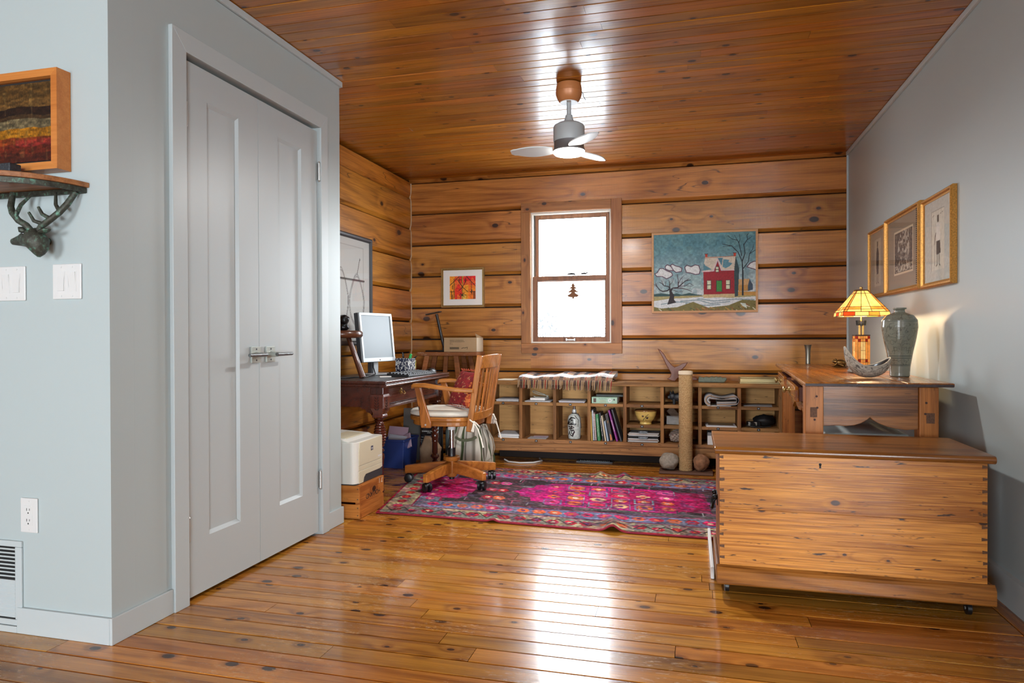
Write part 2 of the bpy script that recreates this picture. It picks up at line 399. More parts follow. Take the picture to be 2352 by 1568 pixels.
m = MB()      # dark backing behind the logs, open at the window
m.box(-2.7, WX0, YB + 0.06, YB + 0.16, -0.05, ZC+0.1); m.box(WX1, XR + 0.1, YB + 0.06, YB + 0.16, -0.05, ZC+0.1)
m.box(WX0, WX1, YB + 0.06, YB + 0.16, -0.05, WZ0); m.box(WX0, WX1, YB + 0.06, YB + 0.16, WZ1, ZC+0.1)
wall_back = struct(m.build('wall_back', M['gap']), 'knotty squared-log wall with the window', 'wall')
PB = 0.2735
for k in range(-1, 9):
    z = 2.0715 - PB*k
    h = PB if k >= 0 else 2.346 - 2.0715
    if k == 8: z, h = 0.0, 0.157
    if z > WZ1 - 0.03 or z + h < 0.9: segs = [(XL - 0.02, XR, h)]
    elif z < WZ0 < z + h: segs = [(XL - 0.02, WX0, h), (WX0, WX1, WZ0 - z), (WX1, XR, h)]
    else: segs = [(XL - 0.02, WX0, h), (WX1, XR, h)]
    for (a, b, hh) in segs: make_log(wall_back, M['log'], 'x', a, b, YB, z, hh, 1)
wall_left = struct(MB().box(XL - 0.16, XL - 0.06, YE - 0.1, YB + 0.16, -0.05, ZC + 0.1).build('wall_left', M['gap']), 'amber squared-log wall beside the desk', 'wall')
PL = 0.2705
for k in range(-1, 9):
    z = 2.216 - PL*k; h = PL
    if k == -1: z, h = 2.216, 2.360 - 2.216
    elif z < 0: h = z + h; z = 0.0
    else: pass
    if k >= 0:
        z = 2.216 - PL*(k+1); h = PL
        if z < 0: h += z; z = 0
        if h < 0.05: continue
    make_log(wall_left, M['logy'], 'y', YE - 0.05, YB, XL, z, h, -1)
# pale chinking bead in the log corner
pts = []
for i in range(60):
    zz = 0.02 + 2.33*i/59
    g = min(abs((zz - 2.216) % PL), PL - abs((zz - 2.216) % PL))
    pts.append((XL + 0.004 - (0.010 if g < 0.02 else 0) + rng.uniform(-.0015, .0015), YB - 0.004 + rng.uniform(-.001, .001), zz))
struct(MB().tube(pts, 0.005, 6).build('trim_1', plain('chinking', (196, 170, 138), 0.8), smooth=60), 'pale caulk bead in the log corner', 'trim')

# ---- painted walls
wall_right = struct(MB().box(XR, XR + 0.12, 1.2, YB + 0.16, -0.05, ZC + 0.1).build('wall_right', M['paint']), 'pale grey painted wall with three prints', 'wall')
struct(MB().box(XR - 0.014, XR, 1.2, 5.612, 0, 0.118).prism([(XR-0.014, 0.118), (XR, 0.118), (XR, 0.124)], 1.2, 5.612, 'y').build('baseboard_right', M['trim_white']), 'pale grey baseboard along the right wall', 'baseboard')
struct(MB().box(XR - 0.016, XR, 1.2, 5.628, ZC - 0.028, ZC - 0.001).build('trim_2', M['trim_white'], bevel=0.003), 'narrow painted ceiling trim on the right wall', 'trim')
struct(MB().box(XR - 0.013, XR, 5.612, 5.629, 0, ZC - 0.029).build('trim_3', M['trim_white'], bevel=0.003), 'thin upright bead in the right corner', 'trim')

DY0, DY1, DZ = 2.178, 3.138, 2.066      # closet opening
m = MB()
m.box(XC - 0.10, XC, YF + 0.1001, DY0 - 0.02, -0.05, ZC + 0.05); m.box(XC - 0.10, XC, DY1 + 0.02, YE - 0.1001, -0.05, ZC + 0.05); m.box(XC - 0.10, XC, DY0 - 0.02, DY1 + 0.02, DZ + 0.02, ZC + 0.05)
struct(m.build('wall_closet', M['paint']), 'pale grey closet wall with double doors', 'wall')
struct(MB().box(-4.6, XC, YF, YF + 0.10, -0.05, ZC + 0.05).build('wall_front', M['paint']), 'pale grey wall with switches and deer bracket', 'wall')
struct(MB().box(-2.55, XC, YE - 0.10, YE, -0.05, ZC + 0.05).build('wall_closet_end', M['paint']), 'pale grey closet end beside the desk', 'wall')
struct(MB().box(-2.55, -2.50, YF + 0.101, YE - 0.101, -0.05, ZC + 0.05).build('wall_closet_rear', M['paint']), 'plain inner wall of the closet', 'wall')
def base_run(name, m, label): return struct(m.build(name, M['trim_white'], bevel=0.002), label, 'baseboard')
HB = 0.088
base_run('baseboard_front', MB().box(-2.222, XC - 0.001, YF - 0.011, YF, 0, HB).box(-4.6, -2.2225, YF - 0.011, YF, 0, 0.022).box(-4.6, -2.5, YF-0.011, YF, 0.0225, HB), 'painted baseboard under the switch wall')
base_run('baseboard_closet', MB().box(XC, XC + 0.011, YF - 0.011, DY0 - 0.075, 0, HB), 'painted baseboard at the closet corner')
base_run('baseboard_closet_end', MB().box(XC, XC + 0.011, DY1 + 0.068, YE + 0.010, 0, HB).box(-2.35, XC, YE, YE + 0.010, 0, HB), 'short painted baseboard beside the wooden crate')
# ceiling trim round the closet
struct(MB().box(XC, XC + 0.014, YF - 0.014, YE + 0.012, ZC - 0.030, ZC - 0.001).box(-2.35, XC, YE, YE + 0.012, ZC - 0.030, ZC - 0.001).box(-4.6, XC, YF - 0.014, YF, ZC - 0.030, ZC - 0.001).build('trim_4', M['trim_white'], bevel=0.002), 'narrow painted ceiling trim over the closet', 'trim')
# door casing with mitred corners
CW, CT = 0.074, 0.018
m = MB()
def casing_piece(poly): return MB().prism(poly, XC, XC + CT, 'x')
cas = struct(casing_piece([(DY0 - CW, 0), (DY0, 0), (DY0, DZ), (DY0 - CW, DZ + CW)]).build('trim_5', M['trim_white'], bevel=0.002), 'mitred painted casing around the closet doors', 'trim')
casing_piece([(DY1 + CW - 0.008, 0), (DY1, 0), (DY1, DZ), (DY1 + CW - 0.008, DZ + CW)]).build('casing_board', M['trim_white'], cas, bevel=0.002)
casing_piece([(DY0 - CW, DZ + CW), (DY0, DZ), (DY1, DZ), (DY1 + CW - 0.008, DZ + CW)]).build('casing_board', M['trim_white'], cas, bevel=0.002)
MB().box(XC - 0.10, XC + 0.003, DY0 - 0.019, DY0, 0, DZ).box(XC - 0.10, XC + 0.003, DY1, DY1 + 0.019, 0, DZ).box(XC - 0.10, XC + 0.003, DY0, DY1, DZ, DZ + 0.019).build('jamb', M['trim_white'], cas)

# ---- closet doors: slab with one recessed panel each
def door(name, y0, y1, hinge_y, lab):
    z0, z1 = 0.016, 2.048; xo = XC - 0.004; t = 0.035
    root = bpy.data.objects.new(name, None); C.objects.link(root); root.location = (xo, 0.5*(y0+y1), z0); struct(root, lab, 'door')
    cy = 0.5*(y0+y1)
    py0, py1, pz0, pz1 = cy - 0.097, cy + 0.097, 0.228, 1.924
    def S(*a): return MB().box(a[0]-xo, a[1]-xo, a[2]-cy, a[3]-cy, a[4]-z0, a[5]-z0)
    def Sx(mm, *a): mm.box(a[0]-xo, a[1]-xo, a[2]-cy, a[3]-cy, a[4]-z0, a[5]-z0)
    m = MB()
    Sx(m, xo-t, xo, y0, py0, z0, z1); Sx(m, xo-t, xo, py1, y1, z0, z1); Sx(m, xo-t, xo, py0, py1, z0, pz0); Sx(m, xo-t, xo, py0, py1, pz1, z1)
    m.build('door_frame', M['paint_door'], root)
    e = 0.013    # sloped sticking down to the panel
    m = MB(); q = [(py0, pz0), (py1, pz0), (py1, pz1), (py0, pz1)]; qi = [(py0+e*.6, pz0+e), (py1-e*.6, pz0+e), (py1-e*.6, pz1-e), (py0+e*.6, pz1-e)]
    v = [(0, a-cy, b-z0) for a, b in q] + [(-0.013, a-cy, b-z0) for a, b in qi]
    m.add(v, [(i, (i+1) % 4, (i+1) % 4 + 4, i+4) for i in range(4)] + [(4, 5, 6, 7)])
    m.build('panel', M['paint_door'], root)
    for hz in (1.843, 0.280):
        h = MB().cyl((0.012, hinge_y-cy, hz-0.044-z0), (0.012, hinge_y-cy, hz+0.044-z0), 0.0065, n=12)
        ho = h.build('hinge', M['steel'], root, smooth=50)
        MB().box(0.0015, 0.004, hinge_y-cy-0.011, hinge_y-cy+0.011, hz-0.04-z0, hz+0.04-z0).build('hinge_leaf', M['steel'], ho)
        MB().cyl((0.012, hinge_y-cy, hz+0.045-z0), (0.012, hinge_y-cy, hz+0.051-z0), 0.0072, 0.004, n=12).cyl((0.012, hinge_y-cy, hz-0.051-z0), (0.012, hinge_y-cy, hz-0.045-z0), 0.004, 0.0072, n=12).build('hinge_tip', M['steel'], ho, smooth=50)
    return root, cy, z0
YM = 2.643
nickel = plain('satin_nickel', (186, 194, 188), 0.32, 0.55, bump=0.08, bscale=150)
rough_nickel = plain('hammered_nickel', (120, 122, 122), 0.42, 1.0, bump=0.7, bscale=260)
for (nm, y0, y1, hy, py, dirn, lab) in (('door_1', DY0 + 0.003, YM - 0.0015, DY0 + 0.006, 2.610, -1, 'near white panelled closet door leaf'), ('door_2', YM + 0.0015, DY1 - 0.003, DY1 - 0.006, 2.716, 1, 'far white panelled closet door leaf')):
    root, cy, z0 = door(nm, y0, y1, hy, lab)
    hz = 0.928 - z0; yy = py - cy
    pl = MB().box(0, 0.010, yy - 0.032, yy + 0.032, hz - 0.035, hz + 0.035).build('handle_plate', nickel, root, bevel=0.0015)
    MB().cyl((0.010, yy, hz+0.024), (0.0112, yy, hz+0.024), 0.004, n=10).cyl((0.010, yy, hz-0.024), (0.0112, yy, hz-0.024), 0.004, n=10).build('screw', M['steel_dark'], pl)
    MB().cyl((0.010, yy, hz), (0.052, yy, hz), 0.013, 0.010, n=16).build('handle_stem', nickel, pl, smooth=40)
    MB().tube([(0.050, yy - dirn*0.014, hz), (0.050, yy + dirn*0.03, hz), (0.050, yy + dirn*0.105, hz)], [0.0085, 0.008, 0.007], 12).build('lever', rough_nickel, pl, smooth=40)

# ---- window
win = bpy.data.objects.new('window_1', None); C.objects.link(win); win.location = (-0.972, YB, 0.9); struct(win, 'wood-framed double-hung window in the log wall', 'window')
def W(m, name, mat, parent=None, **k):
    o = m.build(name, mat, None, **k); o.parent = parent or win; o.matrix_parent_inverse = Matrix.Identity(4)
    off = Vector(win.location)
    for vtx in o.data.vertices: vtx.co -= off
    return o
cx0, cx1, cz0, cz1 = -1.388, -0.550, 0.866, 2.122
W(MB().box(cx0, WX0 + 0.004, YB - 0.024, YB, WZ0 - 0.002, WZ1 - 0.002), 'casing_board', M['casing'], bevel=0.002)
W(MB().box(WX1 - 0.004, cx1, YB - 0.024, YB, WZ0 - 0.002, cz1), 'casing_board', M['casing'], bevel=0.002)
W(MB().box(cx0, WX1 - 0.004, YB - 0.024, YB, WZ1 - 0.002, cz1), 'casing_board', M['casingx'], bevel=0.002)
W(MB().box(cx0, cx1, YB - 0.026, YB, cz0, WZ0 - 0.002), 'casing_board', M['casingx'], bevel=0.002)
t_ = 0.018
W(MB().box(WX0 + 0.0005, WX0 + t_, YB - 0.001, YB + 0.155, WZ0 + 0.001, WZ1 - 0.001).box(WX1 - t_, WX1 - 0.0005, YB - 0.001, YB + 0.155, WZ0 + 0.001, WZ1 - 0.001).box(WX0 + t_, WX1 - t_, YB - 0.001, YB + 0.155, WZ1 - t_, WZ1 - 0.001).box(WX0 + t_, WX1 - t_, YB - 0.001, YB + 0.155, WZ0 + 0.001, WZ0 + 0.012), 'jamb', M['vinyl'])
for gx in (WX0 + t_, WX1 - t_):     # parting strips in the jamb channel
    s = 1 if gx < -1 else -1
    W(MB().box(min(gx, gx+s*0.010), max(gx, gx+s*0.010), YB + 0.052, YB + 0.060, WZ0 + 0.02, WZ1 - t_), 'jamb_channel', plain('channel', (60, 52, 44), 0.5))
def sash(y, z0, z1, x0, x1, st, rb, rt, nm):
    fr = MB().box(x0, x0+st, y, y+0.035, z0, z1).box(x1-st, x1, y, y+0.035, z0, z1).box(x0+st, x1-st, y, y+0.035, z0, z0+rb).box(x0+st, x1-st, y, y+0.035, z1-rt, z1)
    o = W(fr, 'sash', M['sash'], bevel=0.002)
    W(MB().box(x0+st-.004, x1-st+.004, y+0.016, y+0.019, z0+rb-.004, z1-rt+.004), 'pane', M['glass'], o)
    W(MB().box(x0+st, x1-st, y+0.002, y+0.006, z0+rb, z0+rb+.005).box(x0+st, x1-st, y+0.002, y+0.006, z1-rt-.005, z1-rt).box(x0+st, x0+st+.005, y+0.002, y+0.006, z0+rb, z1-rt).box(x1-st-.005, x1-st, y+0.002, y+0.006, z0+rb, z1-rt), 'glazing_bead', plain('bead', (96, 74, 58), 0.5), o)
    return o
sash(YB + 0.066, 1.470, WZ1 - t_, WX0 + t_, WX1 - t_, 0.034, 0.032, 0.030, 'upper')
sl = sash(YB + 0.016, WZ0 + 0.012, 1.508, WX0 + t_ - 0.004, WX1 - t_ + 0.004, 0.040, 0.036, 0.032, 'lower')
W(MB().box(-1.015, -0.935, YB + 0.004, YB + 0.016, 0.972, 0.982).box(-1.015, -1.003, YB - 0.001, YB + 0.016, 0.968, 0.988).box(-0.947, -0.935, YB - 0.001, YB + 0.016, 0.968, 0.988), 'sash_lift', M['steel'], sl, bevel=0.002)
# outside: snowy ground and pale shrubs
struct(MB().box(-12, 10, 5.95, 30, -0.5, -0.4).build('ground_outside', plain('pale_ground', (225, 228, 230), 0.9)), 'pale ground outside the window', 'ground')

# ---- the rest of the room behind the camera
m = MB()
for (a, b) in ((-4.7, -3.50), (-1.50, 1.30), (4.30, 4.7)): m.box(a, b, -5.7, -5.6, -0.05, ZC+.1)
m.box(-3.50, -1.50, -5.7, -5.6, -0.05, 0.6).box(-3.50, -1.50, -5.7, -5.6, 2.2, ZC+.1).box(1.30, 4.30, -5.7, -5.6, -0.05, 0.10).box(1.30, 4.30, -5.7, -5.6, 2.15, ZC+.1)
struct(m.build('wall_rear', M['paint']), 'plain wall of the room behind', 'wall')
struct(MB().box(-4.7, -4.6, -5.6, YF + .1, -0.05, ZC+.1).build('wall_side', M['paint']), 'plain side wall of the room behind', 'wall')
struct(MB().box(4.6, 4.7, -5.6, 1.3, -0.05, ZC+.1).box(XR + .121, 4.6, 1.2, 1.3, -0.05, ZC+.1).build('wall_far_side', M['paint']), 'plain return wall of the room behind', 'wall')
struct(MB().box(-3.50, -1.50, -5.66, -5.65, 0.6, 2.2).build('window_2', M['glass']), 'large window of the room behind', 'window')
struct(MB().box(1.30, 4.30, -5.66, -5.65, 0.10, 2.15).build('window_3', M['glass']), 'glazed patio door of the room behind', 'window')
# ================================================================== painted surfaces (flat pictures, textiles)
class Canvas:
    """Colours computed point by point and stored on a fine mesh grid."""
    def __init__(s, w, h, aspect, base=(255, 255, 255), seed=1):
        s.w, s.h, s.a = w, h, aspect
        u, v = np.meshgrid(np.linspace(0, 1, w), np.linspace(0, 1, h)); s.u, s.v = u, v
        s.x = u*aspect; s.c = np.tile(np.array(base, float), (h, w, 1)); s.r = np.random.RandomState(seed)
    def noise(s, fx, fy, seed=None):
        r = s.r if seed is None else np.random.RandomState(seed)
        g = r.rand(int(fy)+2, int(fx)+2)
        X = s.u*fx; Y = s.v*fy; i = np.floor(X).astype(int); j = np.floor(Y).astype(int); a = X-i; b = Y-j
        i1 = np.minimum(i+1, g.shape[1]-1); j1 = np.minimum(j+1, g.shape[0]-1); i = np.minimum(i, g.shape[1]-1); j = np.minimum(j, g.shape[0]-1)
        a = a*a*(3-2*a); b = b*b*(3-2*b)
        return (g[j, i]*(1-a)+g[j, i1]*a)*(1-b)+(g[j1, i]*(1-a)+g[j1, i1]*a)*b
    def put(s, mask, col, op=1.0):
        m = (mask.astype(float)*op)[..., None]; s.c = s.c*(1-m) + np.array(col, float)*m; return s
    def poly(s, pts, col, op=1.0):
        m = np.zeros_like(s.u, bool); n = len(pts)
        for k in range(n):
            (x0, y0), (x1, y1) = pts[k], pts[(k+1) % n]
            if y0 == y1: continue
            c = ((s.v >= min(y0, y1)) & (s.v < max(y0, y1)))
            m ^= c & (s.u < x0 + (s.v-y0)*(x1-x0)/(y1-y0))
        return s.put(m, col, op)
    def rect(s, u0, u1, v0, v1, col, op=1.0): return s.put((s.u >= u0) & (s.u <= u1) & (s.v >= v0) & (s.v <= v1), col, op)
    def stroke(s, pts, w, col, op=1.0, taper=None):
        n = len(pts)-1
        for k in range(n):
            (x0, y0), (x1, y1) = pts[k], pts[k+1]; x0 *= s.a; x1 *= s.a
            dx, dy = x1-x0, y1-y0; L = dx*dx+dy*dy+1e-12
            t = np.clip(((s.x-x0)*dx+(s.v-y0)*dy)/L, 0, 1)
            d = np.hypot(s.x-x0-t*dx, s.v-y0-t*dy)
            ww = w if taper is None else w + (taper-w)*((k+t)/n)
            s.put(np.clip((ww*0.5-d)/(0.35/s.h)+0.5, 0, 1), col, op)
        return s
    def ell(s, cu, cv, ru, rv, col, op=1.0):
        return s.put(((s.u-cu)/ru)**2+((s.v-cv)/rv)**2 <= 1, col, op)
    def grain(s, amt, fx, fy):
        s.c = np.clip(s.c*(1+amt*(s.noise(fx, fy)-0.5)*2)[..., None], 0, 255); return s
    def mesh(s, name, pos, mat, parent=None, smooth=True):
        """pos(u, v) -> x, y, z arrays"""
        X, Y, Z = pos(s.u, s.v); v = np.stack([X, Y, Z], -1).reshape(-1, 3).astype(np.float32)
        idx = np.arange(s.w*s.h).reshape(s.h, s.w)
        f = np.stack([idx[:-1, :-1], idx[:-1, 1:], idx[1:, 1:], idx[1:, :-1]], -1).reshape(-1, 4).astype(np.int32)
        me = bpy.data.meshes.new(name); me.vertices.add(len(v)); me.vertices.foreach_set('co', v.ravel())
        me.loops.add(f.size); me.loops.foreach_set('vertex_index', f.ravel())
        me.polygons.add(len(f)); me.polygons.foreach_set('loop_start', np.arange(0, f.size, 4, dtype=np.int32))
        me.polygons.foreach_set('use_smooth', np.full(len(f), smooth)); me.update(calc_edges=True); me.validate()
        ca = me.color_attributes.new('paint', 'FLOAT_COLOR', 'POINT')
        col = np.ones((len(v), 4), np.float32); col[:, :3] = lin(np.clip(s.c, 0, 255)).reshape(-1, 3); ca.data.foreach_set('color', col.ravel())
        me.materials.append(mat); o = bpy.data.objects.new(name, me); C.objects.link(o)
        if parent: o.parent = parent
        return o

M['oil'] = vcol('oil_paint', 0.5, 0.35, 160, spec=0.2)
M['print'] = vcol('paper_print', 0.75)
M['textile'] = vcol('woven_textile', 0.95, 0.7, 420, sheen=0.0, distance=0.004, spec=0.15)
M['glaze'] = vcol('painted_glaze', 0.16, coat=0.3)
M['picglass'] = glass_mat('picture_glass', rough=0.03)

# picture frame standing against a wall: local x right, y out of the wall is -y, z up; origin at bottom centre on the wall
def frame_mitred(w, h, fw, depth, prof=None):
    """four mitred mouldings as separate meshes"""
    o = []
    x0, x1, z0, z1 = -w/2, w/2, 0, h
    pr = prof or [(0, 1.0), (1.0, 1.0)]
    for side in range(4):
        m = MB()
        A = {0: ((x0, z0), (x1, z0), (x1-fw, z0+fw), (x0+fw, z0+fw)), 1: ((x1, z0), (x1, z1), (x1-fw, z1-fw), (x1-fw, z0+fw)),
             2: ((x1, z1), (x0, z1), (x0+fw, z1-fw), (x1-fw, z1-fw)), 3: ((x0, z1), (x0, z0), (x0+fw, z0+fw), (x0+fw, z1-fw))}[side]
        P0, P1, Q1, Q0 = [Vector((a, 0, b)) for a, b in A]
        v = []; n = len(pr)
        for (E0, E1) in ((P0, Q0), (P1, Q1)):
            v.append(E0)
            for (s, d) in pr: v.append(E0.lerp(E1, s) + Vector((0, -depth*d, 0)))
            v.append(E1)
        k = n+2
        f = [tuple(range(k)), tuple(range(2*k-1, k-1, -1))] + [(i, i+k, (i+1) % k+k, (i+1) % k) for i in range(k)]
        o.append(m.add(v, f))
    return o
def framed(name, label, loc, rz, w, h, fw, depth, fmat, prof=None, cat='picture', group=None, tilt=0):
    root = thing(name, label, cat, loc, rz, group)
    for m in frame_mitred(w, h, fw, depth, prof): m.build('frame_moulding', fmat, root)
    MB().box(-w/2+fw*.5, w/2-fw*.5, -0.006, -0.001, fw*.5, h-fw*.5).build('backing', M['black_soft'], root)
    return root
def sheet(root, cv, name, x0, x1, z0, z1, y, mat):
    return cv.mesh(name, lambda u, v: (x0+(x1-x0)*u, np.full_like(u, y), z0+(z1-z0)*v), mat, root)

# ---------------------------------------------------------------- wall with switches
fm = wood('cherry_frame', (206, 134, 66), (170, 96, 38), 'x', 0.35, knots=0, var=0.05, grain=0.6)
p = framed('abstract_painting', 'abstract striped landscape painting in a deep cherry-wood frame', (-2.155, YF - 0.001, 1.553), 0, 0.332, 0.327, 0.027, 0.052, fm, [(0, 1.0), (0.9, 1.0), (1.0, 0.75)])
cv = Canvas(150, 150, 1.0, (92, 62, 26), 3)
v = cv.v + 0.05*(cv.noise(6, 5)-.5)
for a, b, col in ((.80, 2, (96, 66, 28)), (.70, .80, (112, 78, 36)), (.60, .70, (44, 24, 14)), (.55, .60, (78, 54, 30)), (.43, .55, (126, 110, 78)), (.31, .43, (186, 120, 22)), (.22, .31, (150, 62, 22)), (.11, .22, (112, 36, 18)), (-1, .11, (86, 32, 18))):
    cv.put((v >= a) & (v < b), col)
cv.put((np.abs(v-.24) < .04) & (cv.u > .4), (176, 46, 50), .6); cv.put(cv.noise(30, 8) > .78, (170, 140, 80), .25); cv.grain(.3, 14, 40); cv.grain(.2, 60, 60); cv.c *= .74
sheet(p, cv, 'canvas', -0.129, 0.129, 0.034, 0.293, -0.034, M['oil'])
MB().box(-0.139, 0.139, -0.03, -0.007, 0.027, 0.300).build('shadow_gap', M['black_soft'], p)

sw_mat = M['white']
def wall_plate(name, label, x, z, gangs, kind):
    w = 0.071 + 0.046*(gangs-1); h = 0.117
    root = thing(name, label, 'outlet' if kind == 'outlet' else 'switch', (x, YF, z), 0)
    MB().box(-w/2, w/2, -0.007, -0.0005, -h/2, h/2).build('cover_plate', sw_mat, root, bevel=0.003, seg=3)
    for g in range(gangs):
        cx = (g-(gangs-1)/2)*0.046
        for sz in (-0.048, 0.048): MB().cyl((cx, -0.0070, sz), (cx, -0.0082, sz), 0.0034, n=10).build('screw', sw_mat, root)
        if kind == 'switch':
            rk = MB().box(cx-0.0165, cx+0.0165, -0.0078, -0.004, -0.0335, 0.0335).build('rocker_frame', sw_mat, root)
            t = 1 if g % 2 == 0 else -1
            MB().prism([(-0.008-0.001-0.0025*t, -0.031), (-0.008-0.001+0.0025*t, 0.031), (-0.0070, 0.031), (-0.0070, -0.031)], cx-0.014, cx+0.014, 'x').build('rocker', sw_mat, rk, bevel=0.0006)
        else:
            rk = MB().box(cx-0.0165, cx+0.0165, -0.0085, -0.004, -0.0335, 0.0335).build('receptacle_face', sw_mat, root, bevel=0.001)
            for sz in (-0.018, 0.018):
                MB().box(cx-0.0075, cx-0.0055, -0.0089, -0.008, sz-0.002, sz+0.007).box(cx+0.0050, cx+0.0068, -0.0089, -0.008, sz-0.001, sz+0.006).cyl((cx, -0.0089, sz-0.009), (cx, -0.008, sz-0.009), 0.0026, n=10).build('slots', M['slot'], rk)
wall_plate('light_switch', 'white double rocker switch plate right below the deer head', -2.005, 1.190, 2, 'switch')
wall_plate('light_switch', 'white rocker switch plate cut off by the picture edge', -2.262, 1.188, 3, 'switch')
wall_plate('power_outlet', 'white duplex power outlet above the wall vent', -2.172, 0.403, 1, 'outlet')

g = thing('wall_vent', 'white louvred return-air vent low on the wall', 'vent', (-2.352, YF, 0.024))
for a in ((-0.148, 0.148, -0.008, -0.0005, 0, 0.02), (-0.148, 0.148, -0.008, -0.0005, 0.268, 0.288), (-0.148, -0.127, -0.008, -0.0005, 0.0205, 0.2675), (0.120, 0.148, -0.008, -0.0005, 0.0205, 0.2675)):
    MB().box(*a).build('vent_frame', M['trim_white'], g, bevel=0.002)
MB().box(-0.127, 0.120, -0.0035, -0.001, 0.0205, 0.2675).build('vent_back', M['slot'], g)
MB().box(-0.127, 0.120, -0.007, -0.0035, 0.141, 0.154).build('divider', M['trim_white'], g)
for i in range(18):
    z = 0.030 + i*0.0132
    if 0.137 < z < 0.156: continue
    up = z > 0.15
    MB().prism([(-0.0036, z), (-0.0075, z + (0.003 if up else -0.003)), (-0.0075, z + 0.0045 + (0.003 if up else -0.003)), (-0.0036, z + 0.0045 + (0.0 if up else 0.004))], -0.127, 0.120, 'x').build('louvre', M['trim_white'], g)

# ---------------------------------------------------------------- deer-head shelf
patina = NT('bronze_patina')
tc = patina.n('ShaderNodeTexCoord'); nz = patina.n('ShaderNodeTexNoise', i_Vector=tc.outputs['Object'], i_Scale=55.0, i_Detail=5.0, i_Roughness=0.7)
patina.link(patina.ramp(nz.outputs[0], [(0.38, L4((54, 52, 44))), (0.55, L4((74, 76, 66))), (0.66, L4((92, 138, 118)))]), patina.b.inputs['Base Color'])
patina.b.inputs['Roughness'].default_value = 0.55; patina.b.inputs['Metallic'].default_value = 0.35
bp = patina.n('ShaderNodeBump', i_Strength=0.5, i_Distance=0.002, i_Height=nz.outputs[0]); patina.link(bp.outputs[0], patina.b.inputs['Normal'])
M['patina'] = patina.m
sh = thing('wall_shelf', 'half-round wooden wall shelf on a bronze deer-head bracket', 'shelf', (-2.155, YF, 1.262))
SX, SZ = -2.155, 1.262
def arc(r, ry, n=28): return [(r*math.cos(math.pi*k/n), -ry*math.sin(math.pi*k/n) - 0.001) for k in range(n+1)]
walnut = wood('shelf_walnut', (176, 118, 70), (110, 66, 36), 'x', 0.5, knots=0, var=0.05, grain=1.0)
MB().prism(arc(0.240, 0.255), 1.496-SZ, 1.512-SZ, 'z').build('shelf_board', walnut, sh, bevel=0.002)
ring = [Vector((x, y, 1.487-SZ)) for x, y in arc(0.226, 0.240, 40)]
m = MB()
for a, b in zip(ring[:-1], ring[1:]): m.beam(a, b, 0.016, 0.008, (0, 0, 1))
m.box(-0.226, 0.226, -0.012, -0.001, 1.478-SZ, 1.495-SZ)
br = m.build('bracket_rim', M['patina'], sh)
hd = MB()
Y0 = -0.062
def dp(x, z, y=Y0): return (x-SX, y, z-SZ)
# head: muzzle to skull to neck as one skinned surface
def skin(name, verts, edges, radii, mat, parent, sub=2, root=0):
    me = bpy.data.meshes.new(name); me.from_pydata([tuple(v) for v in verts], edges, []); me.update()
    o = bpy.data.objects.new(name, me); C.objects.link(o); o.parent = parent
    sk = o.modifiers.new('skin', 'SKIN'); sk.use_smooth_shade = True
    if not me.skin_vertices:
        lay = me.attributes
    for i, r in enumerate(radii):
        r = r if isinstance(r, tuple) else (r, r)
        me.skin_vertices[0].data[i].radius = r; me.skin_vertices[0].data[i].use_root = (i == root)
    ss = o.modifiers.new('subdivision', 'SUBSURF'); ss.levels = sub; ss.render_levels = sub
    me.materials.append(mat); return o
hv = MB().tube([dp(-2.166,1.320), dp(-2.162,1.320), dp(-2.148,1.321), dp(-2.125,1.323), dp(-2.098,1.328), dp(-2.074,1.327), dp(-2.060,1.312), dp(-2.055,1.292), dp(-2.055,1.276), dp(-2.056,1.266)],
          [0.003, 0.0105, 0.0135, 0.0190, 0.0290, 0.0370, 0.0350, 0.0280, 0.0160, 0.004], 22)
head = hv.build('deer_head', M['patina'], sh, smooth=80)
MB().tube([dp(-2.052,1.343), dp(-2.036,1.348,-.066), dp(-2.018,1.352,-.066), dp(-2.006,1.354,-.062)], [.008, .0145, .0125, .002], 14, flat=.5).build('ear', M['patina'], head, smooth=80)
MB().tube([dp(-2.092,1.345,-.075), dp(-2.104,1.355,-.082), dp(-2.114,1.362,-.084)], [.006, .011, .002], 14).build('ear', M['patina'], head, smooth=80)
MB().ell(dp(-2.086, 1.340, -0.091), 0.007, 0.004, 0.005, 12, 8).build('eye', M['steel_dark'], head, smooth=80)
MB().cyl(dp(-2.085, 1.325, -0.055), dp(-2.085, 1.325, -0.001), 0.012, n=16).build('wall_mount', M['patina'], sh, smooth=50)
def antler(main, tines, nm='antler'):
    m = MB().tube([dp(*q) for q in main], [0.010]*(len(main)-1) + [0.009], 10)
    for t in tines: m.tube([dp(*q) for q in t], [0.007, 0.006, 0.0045][:len(t)], 8)
    return m.build(nm, M['patina'], sh, smooth=70)
antler([(-2.060,1.345,-.062),(-2.045,1.366,-.062),(-2.013,1.383,-.062),(-1.985,1.410,-.05),(-1.968,1.440,-.035),(-1.951,1.480,-.02)],
       [[(-2.036,1.372,-.062),(-2.066,1.383,-.07),(-2.084,1.411,-.072)], [(-2.008,1.388,-.06),(-2.038,1.404,-.064),(-2.052,1.428,-.066)], [(-1.985,1.415,-.05),(-2.010,1.438,-.04),(-2.021,1.480,-.03)]])
antler([(-2.070,1.345,-.07),(-2.085,1.368,-.08),(-2.112,1.384,-.085),(-2.136,1.409,-.085),(-2.155,1.434,-.075),(-2.164,1.480,-.06)],
       [[(-2.095,1.374,-.082),(-2.116,1.396,-.09),(-2.111,1.414,-.092)], [(-2.128,1.403,-.08),(-2.131,1.440,-.06),(-2.120,1.480,-.03)]])
o_ = thing('trinket_box', 'small dark carved trinket box on the wall shelf', 'box', (-2.152, 1.735, 1.5125))
